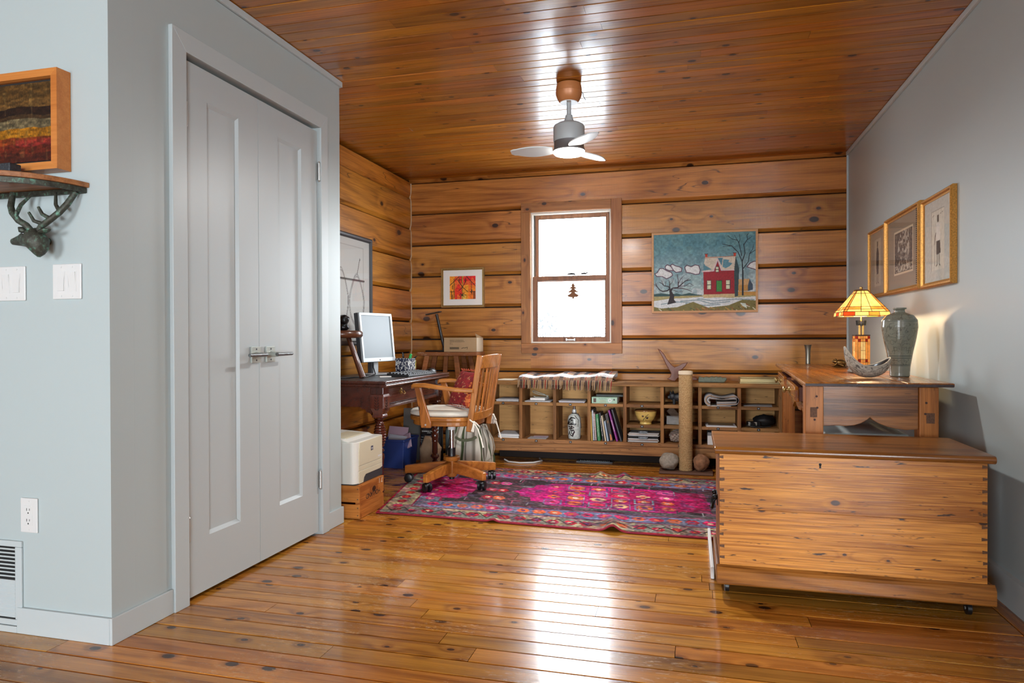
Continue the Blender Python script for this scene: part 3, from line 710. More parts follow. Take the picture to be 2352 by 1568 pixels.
MB().box(-0.052, 0.052, -0.02, 0.02, 0, 0.050).build('box_body', plain('dark_carved', (40, 44, 50), 0.45, bump=1.0, bscale=150, var=.4), o_, bevel=0.003)
MB().ell((-0.005, -0.024, 0.0145), 0.026, 0.010, 0.0142, 16, 10).build('amber_dome', plain('amber', (196, 92, 24), 0.25, coat=.5), o_, smooth=70)

# ---------------------------------------------------------------- ceiling fan
fan = thing('ceiling_fan', 'small ceiling fan with copper canopy, grey motor and lit LED disc', 'fan', (-0.648, 3.715, 1.960))
FZ = 1.960
copper = plain('copper_canopy', (176, 112, 66), 0.4, 0.15, bump=0.05)
grey = plain('fan_grey', (158, 161, 162), 0.45)
canopy = MB().lathe([(0.050, 2.379-FZ), (0.066, 2.376-FZ), (0.070, 2.352-FZ), (0.070, 2.336-FZ), (0.072, 2.334-FZ), (0.071, 2.322-FZ), (0.066, 2.305-FZ), (0.055, 2.285-FZ), (0.049, 2.279-FZ), (0.047, 2.279-FZ)], 40).build('canopy', copper, fan, smooth=30)
MB().lathe([(0.0465, 2.2795-FZ), (0.0465, 2.276-FZ), (0.012, 2.276-FZ)], 32).build('canopy_ring', M['white'], canopy, smooth=30)
MB().cyl((0, 0, 2.205-FZ), (0, 0, 2.29-FZ), 0.0125, n=20).build('downrod', grey, fan, smooth=40)
MB().lathe([(0.0135, 2.212-FZ), (0.019, 2.208-FZ), (0.021, 2.196-FZ), (0.027, 2.178-FZ), (0.031, 2.171-FZ), (0.060, 2.164-FZ), (0.080, 2.152-FZ), (0.085, 2.143-FZ), (0.085, 2.070-FZ), (0.083, 2.064-FZ), (0.081, 2.064-FZ)], 48).build('motor_housing', grey, fan, smooth=30)
MB().lathe([(0.081, 2.066-FZ), (0.082, 2.030-FZ), (0.088, 2.016-FZ), (0.086, 2.012-FZ)], 48).build('light_collar', plain('fan_dark', (108, 104, 104), 0.4, 0.4), fan, smooth=30)
led = NT('led_disc'); led.b.inputs['Emission Color'].default_value = (1.0, 0.97, 0.92, 1); led.b.inputs['Emission Strength'].default_value = 14.0
MB().lathe([(0.0855, 2.0115-FZ), (0.086, 2.004-FZ), (0.078, 1.996-FZ), (0.05, 1.991-FZ), (0.001, 1.989-FZ)], 48).build('led_diffuser', led.m, fan, smooth=60)
acry = plain('frosted_blade', (206, 212, 212), 0.35)
for k in range(3):
    a = R(64 + 120*k); m = MB(); n = 14
    pr = []
    for i in range(n+1):
        s = i/n; r = 0.088 + 0.235*s; wd = 0.036 + 0.030*math.sin(math.pi*min(1, s*1.15))**0.8
        if i == n: wd *= 0.55
        pr.append((r, wd))
    top = [(r, w*0.8) for r, w in pr] + [(r, -w*1.1) for r, w in reversed(pr)]
    v = []
    for zz in (0.0, 0.006):
        for (x, y) in top: v.append((x, y, 2.022-FZ + zz + y*0.16))
    N = len(top)
    m.add(v, [tuple(range(N-1, -1, -1)), tuple(range(N, 2*N))] + [(i, (i+1) % N, (i+1) % N + N, i+N) for i in range(N)])
    m.rotz(a); bl = m.build('blade', acry, fan, bevel=0.0015)
MB().tube([(0.072, 0.0, 2.33-FZ), (0.079, -0.01, 2.318-FZ), (0.082, -0.012, 2.300-FZ), (0.094, -0.016, 2.279-FZ)], 0.0016, 6).build('antenna_wire', M['black'], fan)
fl = bpy.data.lights.new('fan_led', 'AREA'); fl.shape = 'DISK'; fl.size = 0.15; fl.energy = 20; fl.color = (1.0, 0.98, 0.96)
flo = bpy.data.objects.new('fan_led', fl); C.objects.link(flo); flo.parent = fan; flo.location = (0, 0, 1.982 - FZ)

# ---------------------------------------------------------------- window ornaments
cut = plain('rusty_metal', (110, 68, 36), 0.6, 0.3)
tree = [(0, .0), (.012, .0), (.012, .018), (.052, .020), (.075, .042), (.040, .058), (.022, .075), (.058, .075), (.065, .082), (.030, .105), (.018, .118), (.045, .118), (.048, .124), (.022, .142), (.014, .150), (.032, .150), (.012, .172), (0, .190)]
tree = [(x*.68, z*.70) for x, z in tree]
poly = [(x, z) for x, z in tree] + [(-x, z) for x, z in reversed(tree[1:-1])]
tag(MB().prism(poly, -0.003, 0.0, 'y').build('tree_ornament', cut, loc=(-0.956, YB + 0.029, 1.318)), 'flat rusty fir-tree ornament on the lower window pane', 'ornament')
ironm = plain('cast_iron', (44, 44, 46), 0.5, 0.4)
def critter(name, label, x, body, legs, headp, tail):
    m = MB().tube([(-.022*body, 0, .016), (0, 0, .018), (.020*body, 0, .017)], [.006, .0085, .007], 10)
    for lx in (-.018, -.010, .010, .017): m.tube([(lx*body, .003 if lx*3 % 2 else -.003, .016), (lx*body*1.1, 0, 0)], [.0035, .0022], 6)
    m.tube([(.018*body, 0, .018), headp, (headp[0]+.010, 0, headp[2]-.003)], [.006, .0058, .003], 8); m.tube(tail, [.003, .0018], 6)
    m.tube([headp, (headp[0]-.003, .003, headp[2]+.010)], [.003, .001], 6)
    tag(m.build(name, ironm, loc=(x, YB + 0.030, 1.5082), smooth=60), label, 'figurine')
critter('fox_figurine', 'tiny iron standing animal figurine on the window meeting rail', -0.866, 1.0, 4, (.026, 0, .024), [(-.022, 0, .018), (-.03, 0, .02)])
critter('bear_figurine', 'tiny iron crouching animal figurine on the window meeting rail', -0.972, 1.35, 4, (.030, 0, .010), [(-.028, 0, .012), (-.036, 0, .004)])

# ---------------------------------------------------------------- pictures on the log wall
gilt = plain('gilt_moulding', (178, 146, 92), 0.35, 0.55, bump=0.2, bscale=120, var=.15)
p = framed('framed_abstract_print', 'red and orange abstract print in white mat and gold frame', (-1.909, YB - 0.001, 1.257), 0, 0.392, 0.343, 0.022, 0.024, gilt, [(0, .55), (.2, 1), (.45, 1), (.55, .6), (.8, .75), (1, .45)])
cm = plain('white_mat', (232, 232, 228), 0.85)
MB().box(-.176, .176, -.012, -.0065, .02, .323).build('mat_board', cm, p)
for m in frame_mitred(.262, .222, .010, .004): m.xf(Matrix.Translation((0, -.012, .060))).build('inner_fillet', cm, p)
cv = Canvas(150, 128, 1.16, (236, 80, 30), 5)
cv.rect(0, .2, 0, 1, (238, 148, 36)); cv.rect(.2, .47, 0, 1, (226, 48, 36)); cv.rect(.47, .55, .3, 1, (238, 190, 60)); cv.rect(.5, .72, 0, .62, (240, 150, 40)); cv.rect(.52, 1, .62, 1, (222, 40, 40)); cv.rect(.72, 1, 0, .62, (236, 120, 36)); cv.rect(.25, .42, .1, .45, (230, 60, 32)); cv.rect(.46, .62, 0, .22, (240, 196, 84))
cv.put(cv.noise(9, 7) > .62, (244, 168, 50), .45); cv.grain(.12, 30, 30)
k = (38, 26, 20)
for st in ([(.0,.60),(.38,1)], [(.17,.88),(.17,.06)], [(.49,1),(.49,.0)], [(.64,1),(1,.56)], [(.84,.75),(.84,.25)], [(.5,.52),(.70,.32)], [(.5,.52),(.36,.38)], [(.5,.52),(.62,.78)], [(.34,.80),(.5,.52)], [(.28,.84),(.46,.84)], [(.37,.72),(.37,.92)], [(.58,.82),(.66,.82)], [(.62,.74),(.62,.9)], [(0,.33),(.18,.33)], [(.07,.36),(.07,0)], [(.11,.2),(.11,0)], [(.36,.18),(.64,.18)], [(.4,.26),(.56,.10)], [(.56,.28),(.42,.1)], [(.78,.32),(.98,.32)], [(.86,.4),(.86,.2)], [(.93,.3),(.93,0)], [(.97,.3),(.97,0)], [(.11,.6),(.11,.45)]):
    cv.stroke(st, .026, k)
sheet(p, cv, 'print', -.117, .117, .072, .270, -.0135, M['print'])

pale = wood('pale_frame', (200, 150, 100), (164, 112, 66), 'x', 0.5, knots=0, var=.05, grain=.6)
p = framed('house_painting', 'winter painting of a red farmhouse with bare trees', (0.090, YB - 0.001, 1.188), 0, 0.802, 0.638, 0.016, 0.034, pale)
cv = Canvas(400, 314, 1.29, (120, 160, 165), 9)
def hp(x, y):
    u = (x-178)/1630.0; top = 222-58*u; bot = 1450-10*u; return (u, 1-(y-top)/(bot-top))
def HP(*pts): return [hp(*q) for q in pts]
sky = np.clip((cv.v-.25)/.6, 0, 1)[..., None]
cv.c = np.array((196, 204, 206.))*(1-sky) + np.array((92, 140, 152.))*sky
cv.put(cv.noise(12, 9) > .55, (126, 168, 166), .35); cv.put(cv.noise(22, 16) > .6, (84, 132, 146), .3); cv.grain(.10, 50, 40)
cv.poly(HP((150,1180),(300,1160),(430,1175),(560,1165),(640,1185),(760,1155),(860,1180),(960,1190),(960,1230),(150,1230)), (54, 84, 84))
cv.poly(HP((150,1215),(1830,1180),(1830,1300),(150,1300)), (176, 164, 112)); cv.poly(HP((1500,1140),(1830,1140),(1830,1200),(1500,1200)), (200, 150, 76))
cv.poly(HP((150,1290),(420,1250),(700,1240),(1000,1215),(1400,1240),(1830,1215),(1830,1480),(150,1480)), (222, 226, 228))
for st in ([(620,1290),(900,1270),(1100,1330),(1400,1300)], [(900,1250),(1150,1290),(1500,1260),(1780,1270)], [(300,1340),(520,1300),(760,1310)], [(700,1330),(1000,1360),(1250,1345)]): cv.stroke(HP(*st), .014, (120, 146, 156), .7)
cv.poly(HP((150,1370),(300,1405),(560,1385),(820,1300),(1060,1395),(1380,1360),(1600,1270),(1830,1285),(1830,1480),(150,1480)), (128, 118, 66))
for k in range(70):
    x = 170+rng.random()*1630; y = 1330+rng.random()*110
    cc = rng.choice([(70, 96, 66), (190, 150, 80), (224, 220, 200), (96, 84, 44), (150, 96, 54)])
    if y > 1385 - 80*max(0, (x-1300)/500): cv.stroke(HP((x, y), (x+40+rng.random()*40, y+30+rng.random()*30)), .012, cc, .9)
cv.poly(HP((1560,1320),(1650,1330),(1670,1410),(1600,1370)), (214, 226, 216))
cl = (226, 228, 228); ln = (96, 66, 84)
for pts in ([(195,845),(235,830),(280,760),(330,760),(400,800),(470,825),(490,870),(440,905),(390,925),(320,890),(230,890)], [(365,730),(400,700),(450,720),(500,760),(500,795),(430,795),(375,770)], [(455,715),(480,690),(540,720),(600,735),(640,760),(630,810),(545,825),(500,790)], [(685,745),(720,710),(790,735),(850,705),(910,715),(935,790),(920,850),(860,860),(780,835),(710,825)], [(1670,740),(1720,680),(1780,652),(1820,655),(1820,790),(1740,765)]):
    cv.poly(HP(*pts), cl); cv.stroke(HP(*(pts+[pts[0]])), .011, ln)
# far barn, house
cv.poly(HP((1535,940),(1710,935),(1685,1040),(1535,1040)), (206, 164, 112)); cv.poly(HP((1535,1035),(1685,1035),(1685,1130),(1535,1135)), (198, 146, 76)); cv.poly(HP((1710,935),(1760,1030),(1760,1110),(1685,1130),(1685,1040)), (66, 82, 100))
cv.poly(HP((1465,780),(1495,560),(1550,770),(1530,1210),(1475,1225)), (56, 74, 78))
cv.poly(HP((985,815),(1470,790),(1478,1175),(990,1185)), (158, 34, 44)); cv.poly(HP((980,1185),(1478,1172),(1478,1225),(985,1240)), (208, 184, 136))
cv.poly(HP((1015,580),(1495,565),(1470,795),(1275,800),(1212,620),(1150,800),(970,810),(995,690)), (214, 202, 184))
cv.poly(HP((995,680),(1020,720),(1060,740),(1120,780),(975,800)), (92, 142, 158)); cv.poly(HP((1205,595),(1295,590),(1275,720),(1225,620)), (88, 136, 154)); cv.poly(HP((1300,615),(1395,625),(1380,660),(1445,680),(1400,730),(1340,760),(1290,740)), (96, 146, 162))
cv.poly(HP((1212,645),(1262,800),(1155,805)), (158, 34, 44)); cv.stroke(HP((965,815),(1140,805),(1212,610),(1275,795),(1470,790)), .012, (226, 200, 206)); cv.stroke(HP((1005,590),(1495,565)), .006, (180, 96, 60))
for a, b in ((1010, 530), (1460, 513)): cv.poly(HP((a,b),(a+42,b),(a+40,b+50),(a+5,b+50)), (196, 64, 40)); cv.stroke(HP((a-4,b),(a+48,b)), .008, (60, 40, 40))
for a, b, w, h in ((1045,960,64,138), (1345,955,64,138), (1185,740,46,34), (1185,785,46,34)):
    cv.poly(HP((a-6,b-8),(a+w+4,b-8),(a+w+4,b+h+6),(a-6,b+h+6)), (70, 50, 60)); cv.poly(HP((a,b),(a+w-6,b),(a+w-6,b+h),(a,b+h)), (220, 222, 190))
for a in (1045, 1345): cv.stroke(HP((a, 1028), (a+56, 1026)), .008, (60, 50, 50))
cv.poly(HP((1186,955),(1284,955),(1284,1140),(1186,1140)), (70, 56, 60)); cv.poly(HP((1196,965),(1276,965),(1276,1135),(1196,1135)), (66, 142, 66))
dk = (50, 40, 44)
cv.poly(HP((432,1090),(490,1095),(475,1130),(515,1200),(510,1265),(550,1310),(400,1345),(440,1220)), dk)
for st, w in (([(440,1090),(400,1120),(330,1130),(280,1110),(240,1060),(210,1010)], .018), ([(240,1060),(180,1015)], .008), ([(230,1050),(205,975)], .007), ([(440,1080),(420,1050),(350,1040),(310,1000),(265,980)], .014), ([(345,1035),(305,955)], .007), ([(445,1090),(440,1010),(430,950)], .013), ([(440,1020),(480,990),(500,930)], .008), ([(470,1090),(500,1075),(570,1070),(640,1010),(700,960),(780,945)], .017), ([(580,1060),(580,960),(565,860)], .012), ([(585,1000),(620,930),(680,870)], .008), ([(600,1050),(700,1040),(760,1000),(830,1040)], .009), ([(500,1080),(640,1080),(720,1100),(800,1135)], .012), ([(690,970),(760,920)], .006), ([(640,1020),(640,890)], .006), ([(720,1040),(800,1050)], .006), ([(490,1105),(580,1140),(660,1130)], .007), ([(370,1040),(380,970)], .006)): cv.stroke(HP(*st), w, (72, 44, 50) if w < .013 else dk, 1, max(.004, w*.5))
for st, w in (([(1605,1190),(1605,800),(1595,640)], .022), ([(1595,650),(1530,500),(1430,400),(1290,372)], .012), ([(1430,400),(1295,410)], .007), ([(1590,560),(1545,350),(1520,310),(1440,290),(1375,240)], .010), ([(1545,350),(1565,290),(1550,210)], .007), ([(1520,310),(1475,225)], .007), ([(1600,640),(1640,520),(1620,370)], .014), ([(1620,390),(1680,290),(1670,230),(1700,195)], .009), ([(1680,300),(1750,250)], .007), ([(1610,770),(1690,660),(1710,530),(1800,470)], .011), ([(1710,530),(1760,450),(1775,380)], .008)): cv.stroke(HP(*st), w, (40, 44, 52), 1, w*.6)
cv.grain(.07, 90, 70); cv.c *= .90
sheet(p, cv, 'canvas', -.386, .386, .015, .623, -.027, M['oil'])

# ---------------------------------------------------------------- drawing on the left log wall
dkf = plain('charcoal_frame', (62, 64, 68), 0.42)
p = framed('framed_line_drawing', 'large pencil line drawing in charcoal frame behind the computer', (XL + 0.001, 4.425, 0.945), R(90), 0.80, 0.805, 0.034, 0.028, dkf, [(0, .7), (.3, 1), (.7, 1), (1, .6)])
cv = Canvas(140, 140, 1.0, (206, 208, 204), 2)
def pear(cu, cv_, sx, sz):
    return [(cu + sx*math.sin(a)*(0.62 + 0.38*math.cos(a*1.0)) if False else cu + sx*math.sin(a)*(1 - .42*max(0, math.cos(a))), cv_ + sz*math.cos(a)) for a in np.linspace(0, 2*math.pi, 60)]
for q in range(6):
    cv.stroke(pear(.72+rng.uniform(-.01, .01), .40+rng.uniform(-.01, .01), .155+rng.uniform(-.012, .012), .25+rng.uniform(-.02, .02)), .005, (128, 126, 124), .7)
    cv.stroke(pear(.40+rng.uniform(-.01, .01), .42, .14+rng.uniform(-.012, .012), .27+rng.uniform(-.02, .02)), .005, (128, 126, 124), .7)
cv.stroke([(.73, .66), (.76, .74), (.78, .80)], .009, (80, 78, 76)); cv.ell(.785, .81, .008, .012, (70, 68, 66))
cv.stroke([(.0, .60), (.88, .60)], .020, (58, 58, 58)); cv.stroke([(.86, .93), (.86, .18)], .006, (110, 108, 106)); cv.stroke([(.1, .93), (.86, .93)], .004, (150, 148, 146))
cv.stroke([(.76, .2), (.80, .14), (.77, .12), (.82, .08)], .006, (110, 108, 106))
sheet(p, cv, 'drawing', -.37, .37, .033, .772, -.012, M['print'])
MB().box(-.368, .368, -.0165, -.0150, .034, .771).build('glazing', M['picglass'], p)

# ---------------------------------------------------------------- three prints on the right wall
gold = plain('antique_gold', (186, 132, 58), 0.36, 0.55, bump=0.35, bscale=150, var=.3)
def figure(cv, cu, base, top, tone, light=None):
    """small standing figure in a coat, hat and stick"""
    H = top-base; S = lambda pts: [(cu + x*H*.9, base + z*H) for x, z in pts]
    if light: cv.poly(S([(-.10,.84),(.10,.84),(.15,.62),(.13,.42),(-.10,.42),(-.16,.62)]), light); cv.poly(S([(-.12,.50),(.13,.50),(.17,.24),(-.10,.22)]), tone)
    else: cv.poly(S([(-.05,.86),(.05,.86),(.14,.72),(.15,.50),(.10,.22),(-.09,.22),(-.15,.48),(-.13,.72)]), tone)
    cv.stroke(S([(-.05,.24),(-.06,.02),(-.12,0)]), .016, tone); cv.stroke(S([(.07,.24),(.08,.02),(.13,0)]), .016, tone)
    cv.ell(cu, base+H*.91, .055*H, .05*H, tone); cv.rect(cu-.045*H, cu+.045*H, base+H*.93, top, tone)
    if light: cv.stroke(S([(-.2,.62),(-.22,.02)]), .010, tone); cv.stroke(S([(-.15,.66),(-.22,.44)]), .018, tone)
def print_frame(name, label, y0, y1, z0, z1, fw, depth):
    return framed(name, label, (XR - 0.001, 0.5*(y0+y1), z0), R(-90), abs(y1-y0), z1-z0, fw, depth, gold, [(0, .7), (.25, 1), (.55, 1), (.7, .6), (1, .5)])
p = print_frame('framed_figure_print', 'gold-framed print of a dark-coated standing figure by the corner', 4.545, 4.945, 1.242, 1.675, .024, .022)
cv = Canvas(90, 104, .87, (150, 132, 108), 3); cv.rect(.3, .72, .12, .88, (176, 158, 130)); figure(cv, .5, .17, .84, (52, 40, 32)); cv.grain(.06, 40, 40)
sheet(p, cv, 'print', -.178, .178, .022, .411, -.009, M['print']); MB().box(-.177, .177, -.0125, -.0115, .023, .410).build('glazing', M['picglass'], p)
p = print_frame('framed_forest_print', 'gold-framed dark woodland print between the two figure prints', 3.876, 4.520, 1.238, 1.684, .028, .030)
cv = Canvas(160, 110, 1.45, (138, 120, 98), 4); cv.rect(.22, .80, .20, .82, (206, 182, 150)); cv.rect(.235, .785, .225, .795, (62, 50, 42))
msk = (cv.u > .24) & (cv.u < .78) & (cv.v > .23) & (cv.v < .79)
cv.put(msk & (cv.noise(60, 26) > .62) & (np.abs(cv.u-.52) < .12+.1*cv.noise(8, 8)), (214, 200, 180), .8); cv.put(msk & (cv.noise(90, 40) > .66), (150, 130, 110), .6); cv.put(msk & (cv.v < .33) & (cv.noise(50, 50) > .5), (206, 190, 166), .7)
sheet(p, cv, 'print', -.298, .298, .026, .420, -.012, M['print']); MB().box(-.297, .297, -.0165, -.0155, .027, .419).build('glazing', M['picglass'], p)
m = MB()
for i in range(38): m.box(.292, .300, -.031, -.026, .030+i*.0102, .0345+i*.0102)
m.build('rope_edge', plain('dark_rope', (52, 34, 20), 0.6), p)
p = print_frame('framed_figure_print', 'gold-framed print of a figure in white coat with a stick', 3.434, 3.862, 1.233, 1.672, .026, .026)
cv = Canvas(100, 104, .97, (196, 196, 186), 5); cv.rect(.26, .72, .14, .86, (214, 210, 194)); cv.stroke([(.26, .14), (.26, .86), (.72, .86)], .008, (120, 110, 96)); figure(cv, .5, .19, .80, (62, 52, 44), (226, 222, 212)); cv.stroke([(.30,.80),(.36,.82)], .008, (90,84,76)); cv.stroke([(.56,.80),(.68,.82)], .006, (120,114,100)); cv.grain(.05, 40, 40)
sheet(p, cv, 'print', -.19, .19, .024, .415, -.010, M['print']); MB().box(-.189, .189, -.0140, -.0130, .025, .414).build('glazing', M['picglass'], p)
# ================================================================== DESK CORNER
def txt(body, size, mat, parent, mtx, align='CENTER', extrude=0.0002, spacing=1.0):
    cu = bpy.data.curves.new('lettering', 'FONT'); cu.body = body; cu.size = size; cu.align_x = align; cu.align_y = 'CENTER'; cu.extrude = extrude; cu.resolution_u = 3; cu.space_character = spacing
    to = bpy.data.objects.new('lettering', cu); C.objects.link(to)
    dg = bpy.context.evaluated_depsgraph_get(); me = bpy.data.meshes.new_from_object(to.evaluated_get(dg)); bpy.data.objects.remove(to)
    me.materials.clear(); me.materials.append(mat); me.transform(mtx)
    o = bpy.data.objects.new('lettering', me); C.objects.link(o); o.parent = parent; return o
def basis(origin, right, up):
    r = Vector(right).normalized(); u = Vector(up).normalized(); n = r.cross(u)
    m = Matrix((r, u, n)).transposed().to_4x4(); m.translation = origin; return m
M['ink'] = plain('black_ink', (24, 22, 22), 0.7)

# ---- desk: antique writing table against the left log wall
DX0, DX1, DYa, DYb, DZt = -2.372, -1.770, 3.785, 4.885, 0.738
dk = thing('writing_desk', 'dark mahogany writing desk with turned legs and drawers', 'desk', (DX1, DYa, 0))
def D(m): return m.xf(Matrix.Translation((-DX1, -DYa, 0)))
m = MB()
for (o, z0, z1) in ((0.0, DZt-0.014, DZt), (0.006, DZt-0.022, DZt-0.014), (-0.002, DZt-0.032, DZt-0.022), (0.014, DZt-0.040, DZt-0.032)):
    m.box(DX0 + max(0, o), DX1 - o, DYa + o, DYb - o, z0, z1)
D(m).build('tabletop', M['mahog'], dk, bevel=0.003)
D(MB().box(DX0 + .03, DX1 - .035, DYa + .035, DYb - .035, DZt, DZt + .0012)).build('leather_inset', plain('worn_black_leather', (40, 36, 36), 0.38, bump=.2, bscale=90, var=.3), dk)
AZ0, AZ1 = 0.575, DZt - 0.040
bx = DX1 - 0.045
D(MB().box(DX0 + .03, bx - .05, DYa + .055, DYa + .080, AZ0, AZ1)).build('apron', M['mahog'], dk, bevel=.002)
D(MB().box(DX0 + .03, bx - .05, DYb - .080, DYb - .055, AZ0, AZ1)).build('apron', M['mahog'], dk, bevel=.002)
D(MB().box(DX0 + .02, DX0 + .045, DYa + .10, DYb - .10, AZ0, AZ1)).build('apron', M['mahog'], dk, bevel=.002)
D(MB().box(bx - .045, bx - .02, DYa + .10, DYb - .10, AZ0, AZ1)).build('front_rail', M['mahog'], dk, bevel=.002)
dr = D(MB().box(bx - .020, bx - .008, DYa + .115, DYb - .115, AZ0 + .018, AZ1 - .008)).build('drawer', M['mahog'], dk, bevel=.003)
D(MB().box(bx - .018, bx - .002, DYa + .10, DYb - .10, AZ0 - .010, AZ0 + .004).box(bx - .018, bx + .002, DYa + .10, DYb - .10, AZ0 + .005, AZ0 + .010)).build('lower_moulding', M['mahog'], dk, bevel=.003)
brass = plain('aged_brass', (150, 118, 62), 0.35, 0.9)
for yy in (4.12, 4.55):
    pl = D(MB().lathe([(.020, 0), (.020, .002), (.012, .004)], 20).xf(Matrix.Translation((bx - .008, yy, .655)) @ Matrix.Rotation(R(90), 4, 'Y'))).build('pull_plate', brass, dr, smooth=40)
    D(MB().tube([(bx + .004, yy - .020, .655), (bx + .014, yy - .018, .642), (bx + .016, yy, .636), (bx + .014, yy + .018, .642), (bx + .004, yy + .020, .655)], .0032, 8)).build('pull_ring', brass, pl, smooth=60)
def turned_leg(x, y):
    root_m = D(MB().box(x-.042, x+.042, y-.042, y+.042, 0.655, AZ1))
    lg = root_m.build('leg_block', M['mahog_z'], dk, bevel=.003)
    # tapered carved knee below the block
    m = MB(); v = []
    for (h, z) in ((.042, .655), (.046, .64), (.044, .57), (.030, .535), (.036, .525), (.036, .515), (.022, .508)):
        v += [(x-h, y-h, z), (x+h, y-h, z), (x+h, y+h, z), (x-h, y+h, z)]
    f = [(0, 1, 2, 3), (27, 26, 25, 24)]
    for i in range(6):
        for k in range(4): f.append((i*4+k, i*4+4+k, i*4+4+(k+1) % 4, i*4+(k+1) % 4))
    D(m.add(v, f)).build('carved_knee', M['mahog_z'], dk, bevel=.002)
    lm = MB()    # leaf carving on the two show faces
    for s in range(5):
        z = .56 + s*.017
        for sg in (-1, 1):
            lm.obox((x + sg*.009, y - .0455, z + .006), (sg, 0, 1.1), (0, 1, 0), (1, 0, -sg), .008, .0012, .0022)
            lm.obox((x + .0455, y + sg*.009, z + .006), (0, sg, 1.1), (1, 0, 0), (0, 1, -sg), .008, .0012, .0022)
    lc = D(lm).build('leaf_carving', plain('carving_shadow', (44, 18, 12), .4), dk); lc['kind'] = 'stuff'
    pr = [(.020, .510), (.017, .500), (.024, .494), (.018, .486)]
    for i in range(9):     # beehive rings
        z = .480 - i*.0165; r = .020 + .020*math.sin(math.pi*(i+1)/10)
        pr += [(r-.005, z), (r, z-.005), (r, z-.0105), (r-.005, z-.0155)]
    pr += [(.016, .325), (.024, .318), (.026, .306), (.017, .298), (.026, .285), (.028, .262), (.022, .250), (.024, .244), (.022, .238), (.024, .230), (.020, .222), (.022, .150), (.018, .138), (.030, .130), (.034, .118), (.022, .104), (.015, .094), (.022, .080), (.026, .062), (.017, .030), (.014, .024), (.018, .012), (.014, .0)]
    D(MB().lathe(pr, 28, (x, y, 0))).build('leg', M['mahog_z'], dk, smooth=35)
    # shaped corner brackets
for (x, y) in ((bx - .038, DYa + .085), (bx - .038, DYb - .085), (DX0 + .065, DYa + .085), (DX0 + .065, DYb - .085)): turned_leg(x, y)
x, y = bx - .038, DYa + .085
for sg, ax in ((1, 'y'), (-1, 'x')):
    pts = [(0, 0), (.075, 0), (.065, -.012), (.045, -.012), (.035, -.030), (.012, -.036), (0, -.05)]
    if ax == 'y': D(MB().prism([(y + .042 + a, AZ0 + b) for a, b in pts], x + .010, x + .026, 'x')).build('bracket', M['mahog'], dk)
    else: D(MB().prism([(x - .042 - a, AZ0 + b) for a, b in pts], y - .026, y - .010, 'y')).build('bracket', M['mahog'], dk)
DT = DZt + .0015

# ---- little stool standing on the desk, with a sculpture
st = thing('milking_stool', 'small brown three-legged wooden stool standing on the desk', 'stool', (-2.222, 4.075, DT + .003))
MB().lathe([(.10, .256), (.128, .259), (.137, .270), (.137, .292), (.128, .303), (.09, .306)], 36).build('seat', M['stoolwood'], st, smooth=45, bevel=.002)
for a in (-8, 135, 215):
    c, s = math.cos(R(a)), math.sin(R(a)); rf = .165 if a == -8 else .10
    MB().tube([(.055*c, .055*s, .258), (rf*c, rf*s, 0)], [.0150, .0205], 14).build('leg', plain('stool_leg', (78, 38, 22), .35, coat=.3, var=.2, bscale=30), st, smooth=60)
sc_ = MB().ell((0, 0, .028), .034, .030, .028, 16, 10, .25, 3).ell((.006, -.004, .072), .034, .030, .034, 18, 12, .30, 5).tube([(0, 0, .02), (.004, 0, .07)], [.020, .018], 10)
tag(sc_.build('bust_sculpture', plain('black_bronze', (20, 20, 22), .28, .3, bump=1.0, bscale=70), loc=(-2.190, 4.040, DT + .3065), smooth=70), 'small lumpy black sculpture on the stool seat', 'sculpture')

# ---- monitor
mo = thing('computer_monitor', 'silver flat-screen computer monitor on the desk', 'monitor', (-2.160, 4.475, DT))
# local frame: screen plane along y, facing +x, leaning back
silver = plain('silver_plastic', (180, 185, 188), .35, .15); mdark = plain('monitor_dark', (58, 60, 64), .45)
ang = R(-10)      # turned slightly towards the camera
Mt = Matrix.Rotation(ang, 4, 'Z') @ Matrix.Translation((0.02, 0, .092)) @ Matrix.Rotation(R(-6), 4, 'Y')
SW, SH = .190, .345
MB().box(-.045, -.010, -SW, SW, 0, SH).xf(Mt).build('rear_shell', mdark, mo, bevel=.004)
bz = MB()
bz.box(-.010, .004, -SW, SW, 0, .026).box(-.010, .004, -SW, SW, SH - .018, SH).box(-.010, .004, -SW, -SW + .018, .026, SH - .018).box(-.010, .004, SW - .018, SW, .026, SH - .018)
bzo = bz.xf(Mt).build('bezel', silver, mo, bevel=.002)
MB().box(-.009, -.003, -SW + .018, SW - .018, .026, SH - .018).xf(Mt).build('screen', plain('grey_screen', (122, 132, 138), .38), mo)
MB().cyl((.0045, 0, .012), (.0052, 0, .012), .005, n=14).xf(Mt).build('badge', M['slot'], bzo)
MB().box(-.055, -.020, -.040, .040, .004, .17).xf(Matrix.Rotation(ang, 4, 'Z')).build('stand_column', mdark, mo, bevel=.004)
MB().box(-.020, -.012, -.028, .028, .006, .11).xf(Matrix.Rotation(ang, 4, 'Z')).build('stand_face', silver, mo, bevel=.002)
MB().lathe([(.10, 0), (.118, .003), (.118, .007), (.10, .010), (.02, .011)], 40).xf(Matrix.Scale(.82, 4, (1, 0, 0))).build('stand_base', silver, mo, smooth=35)

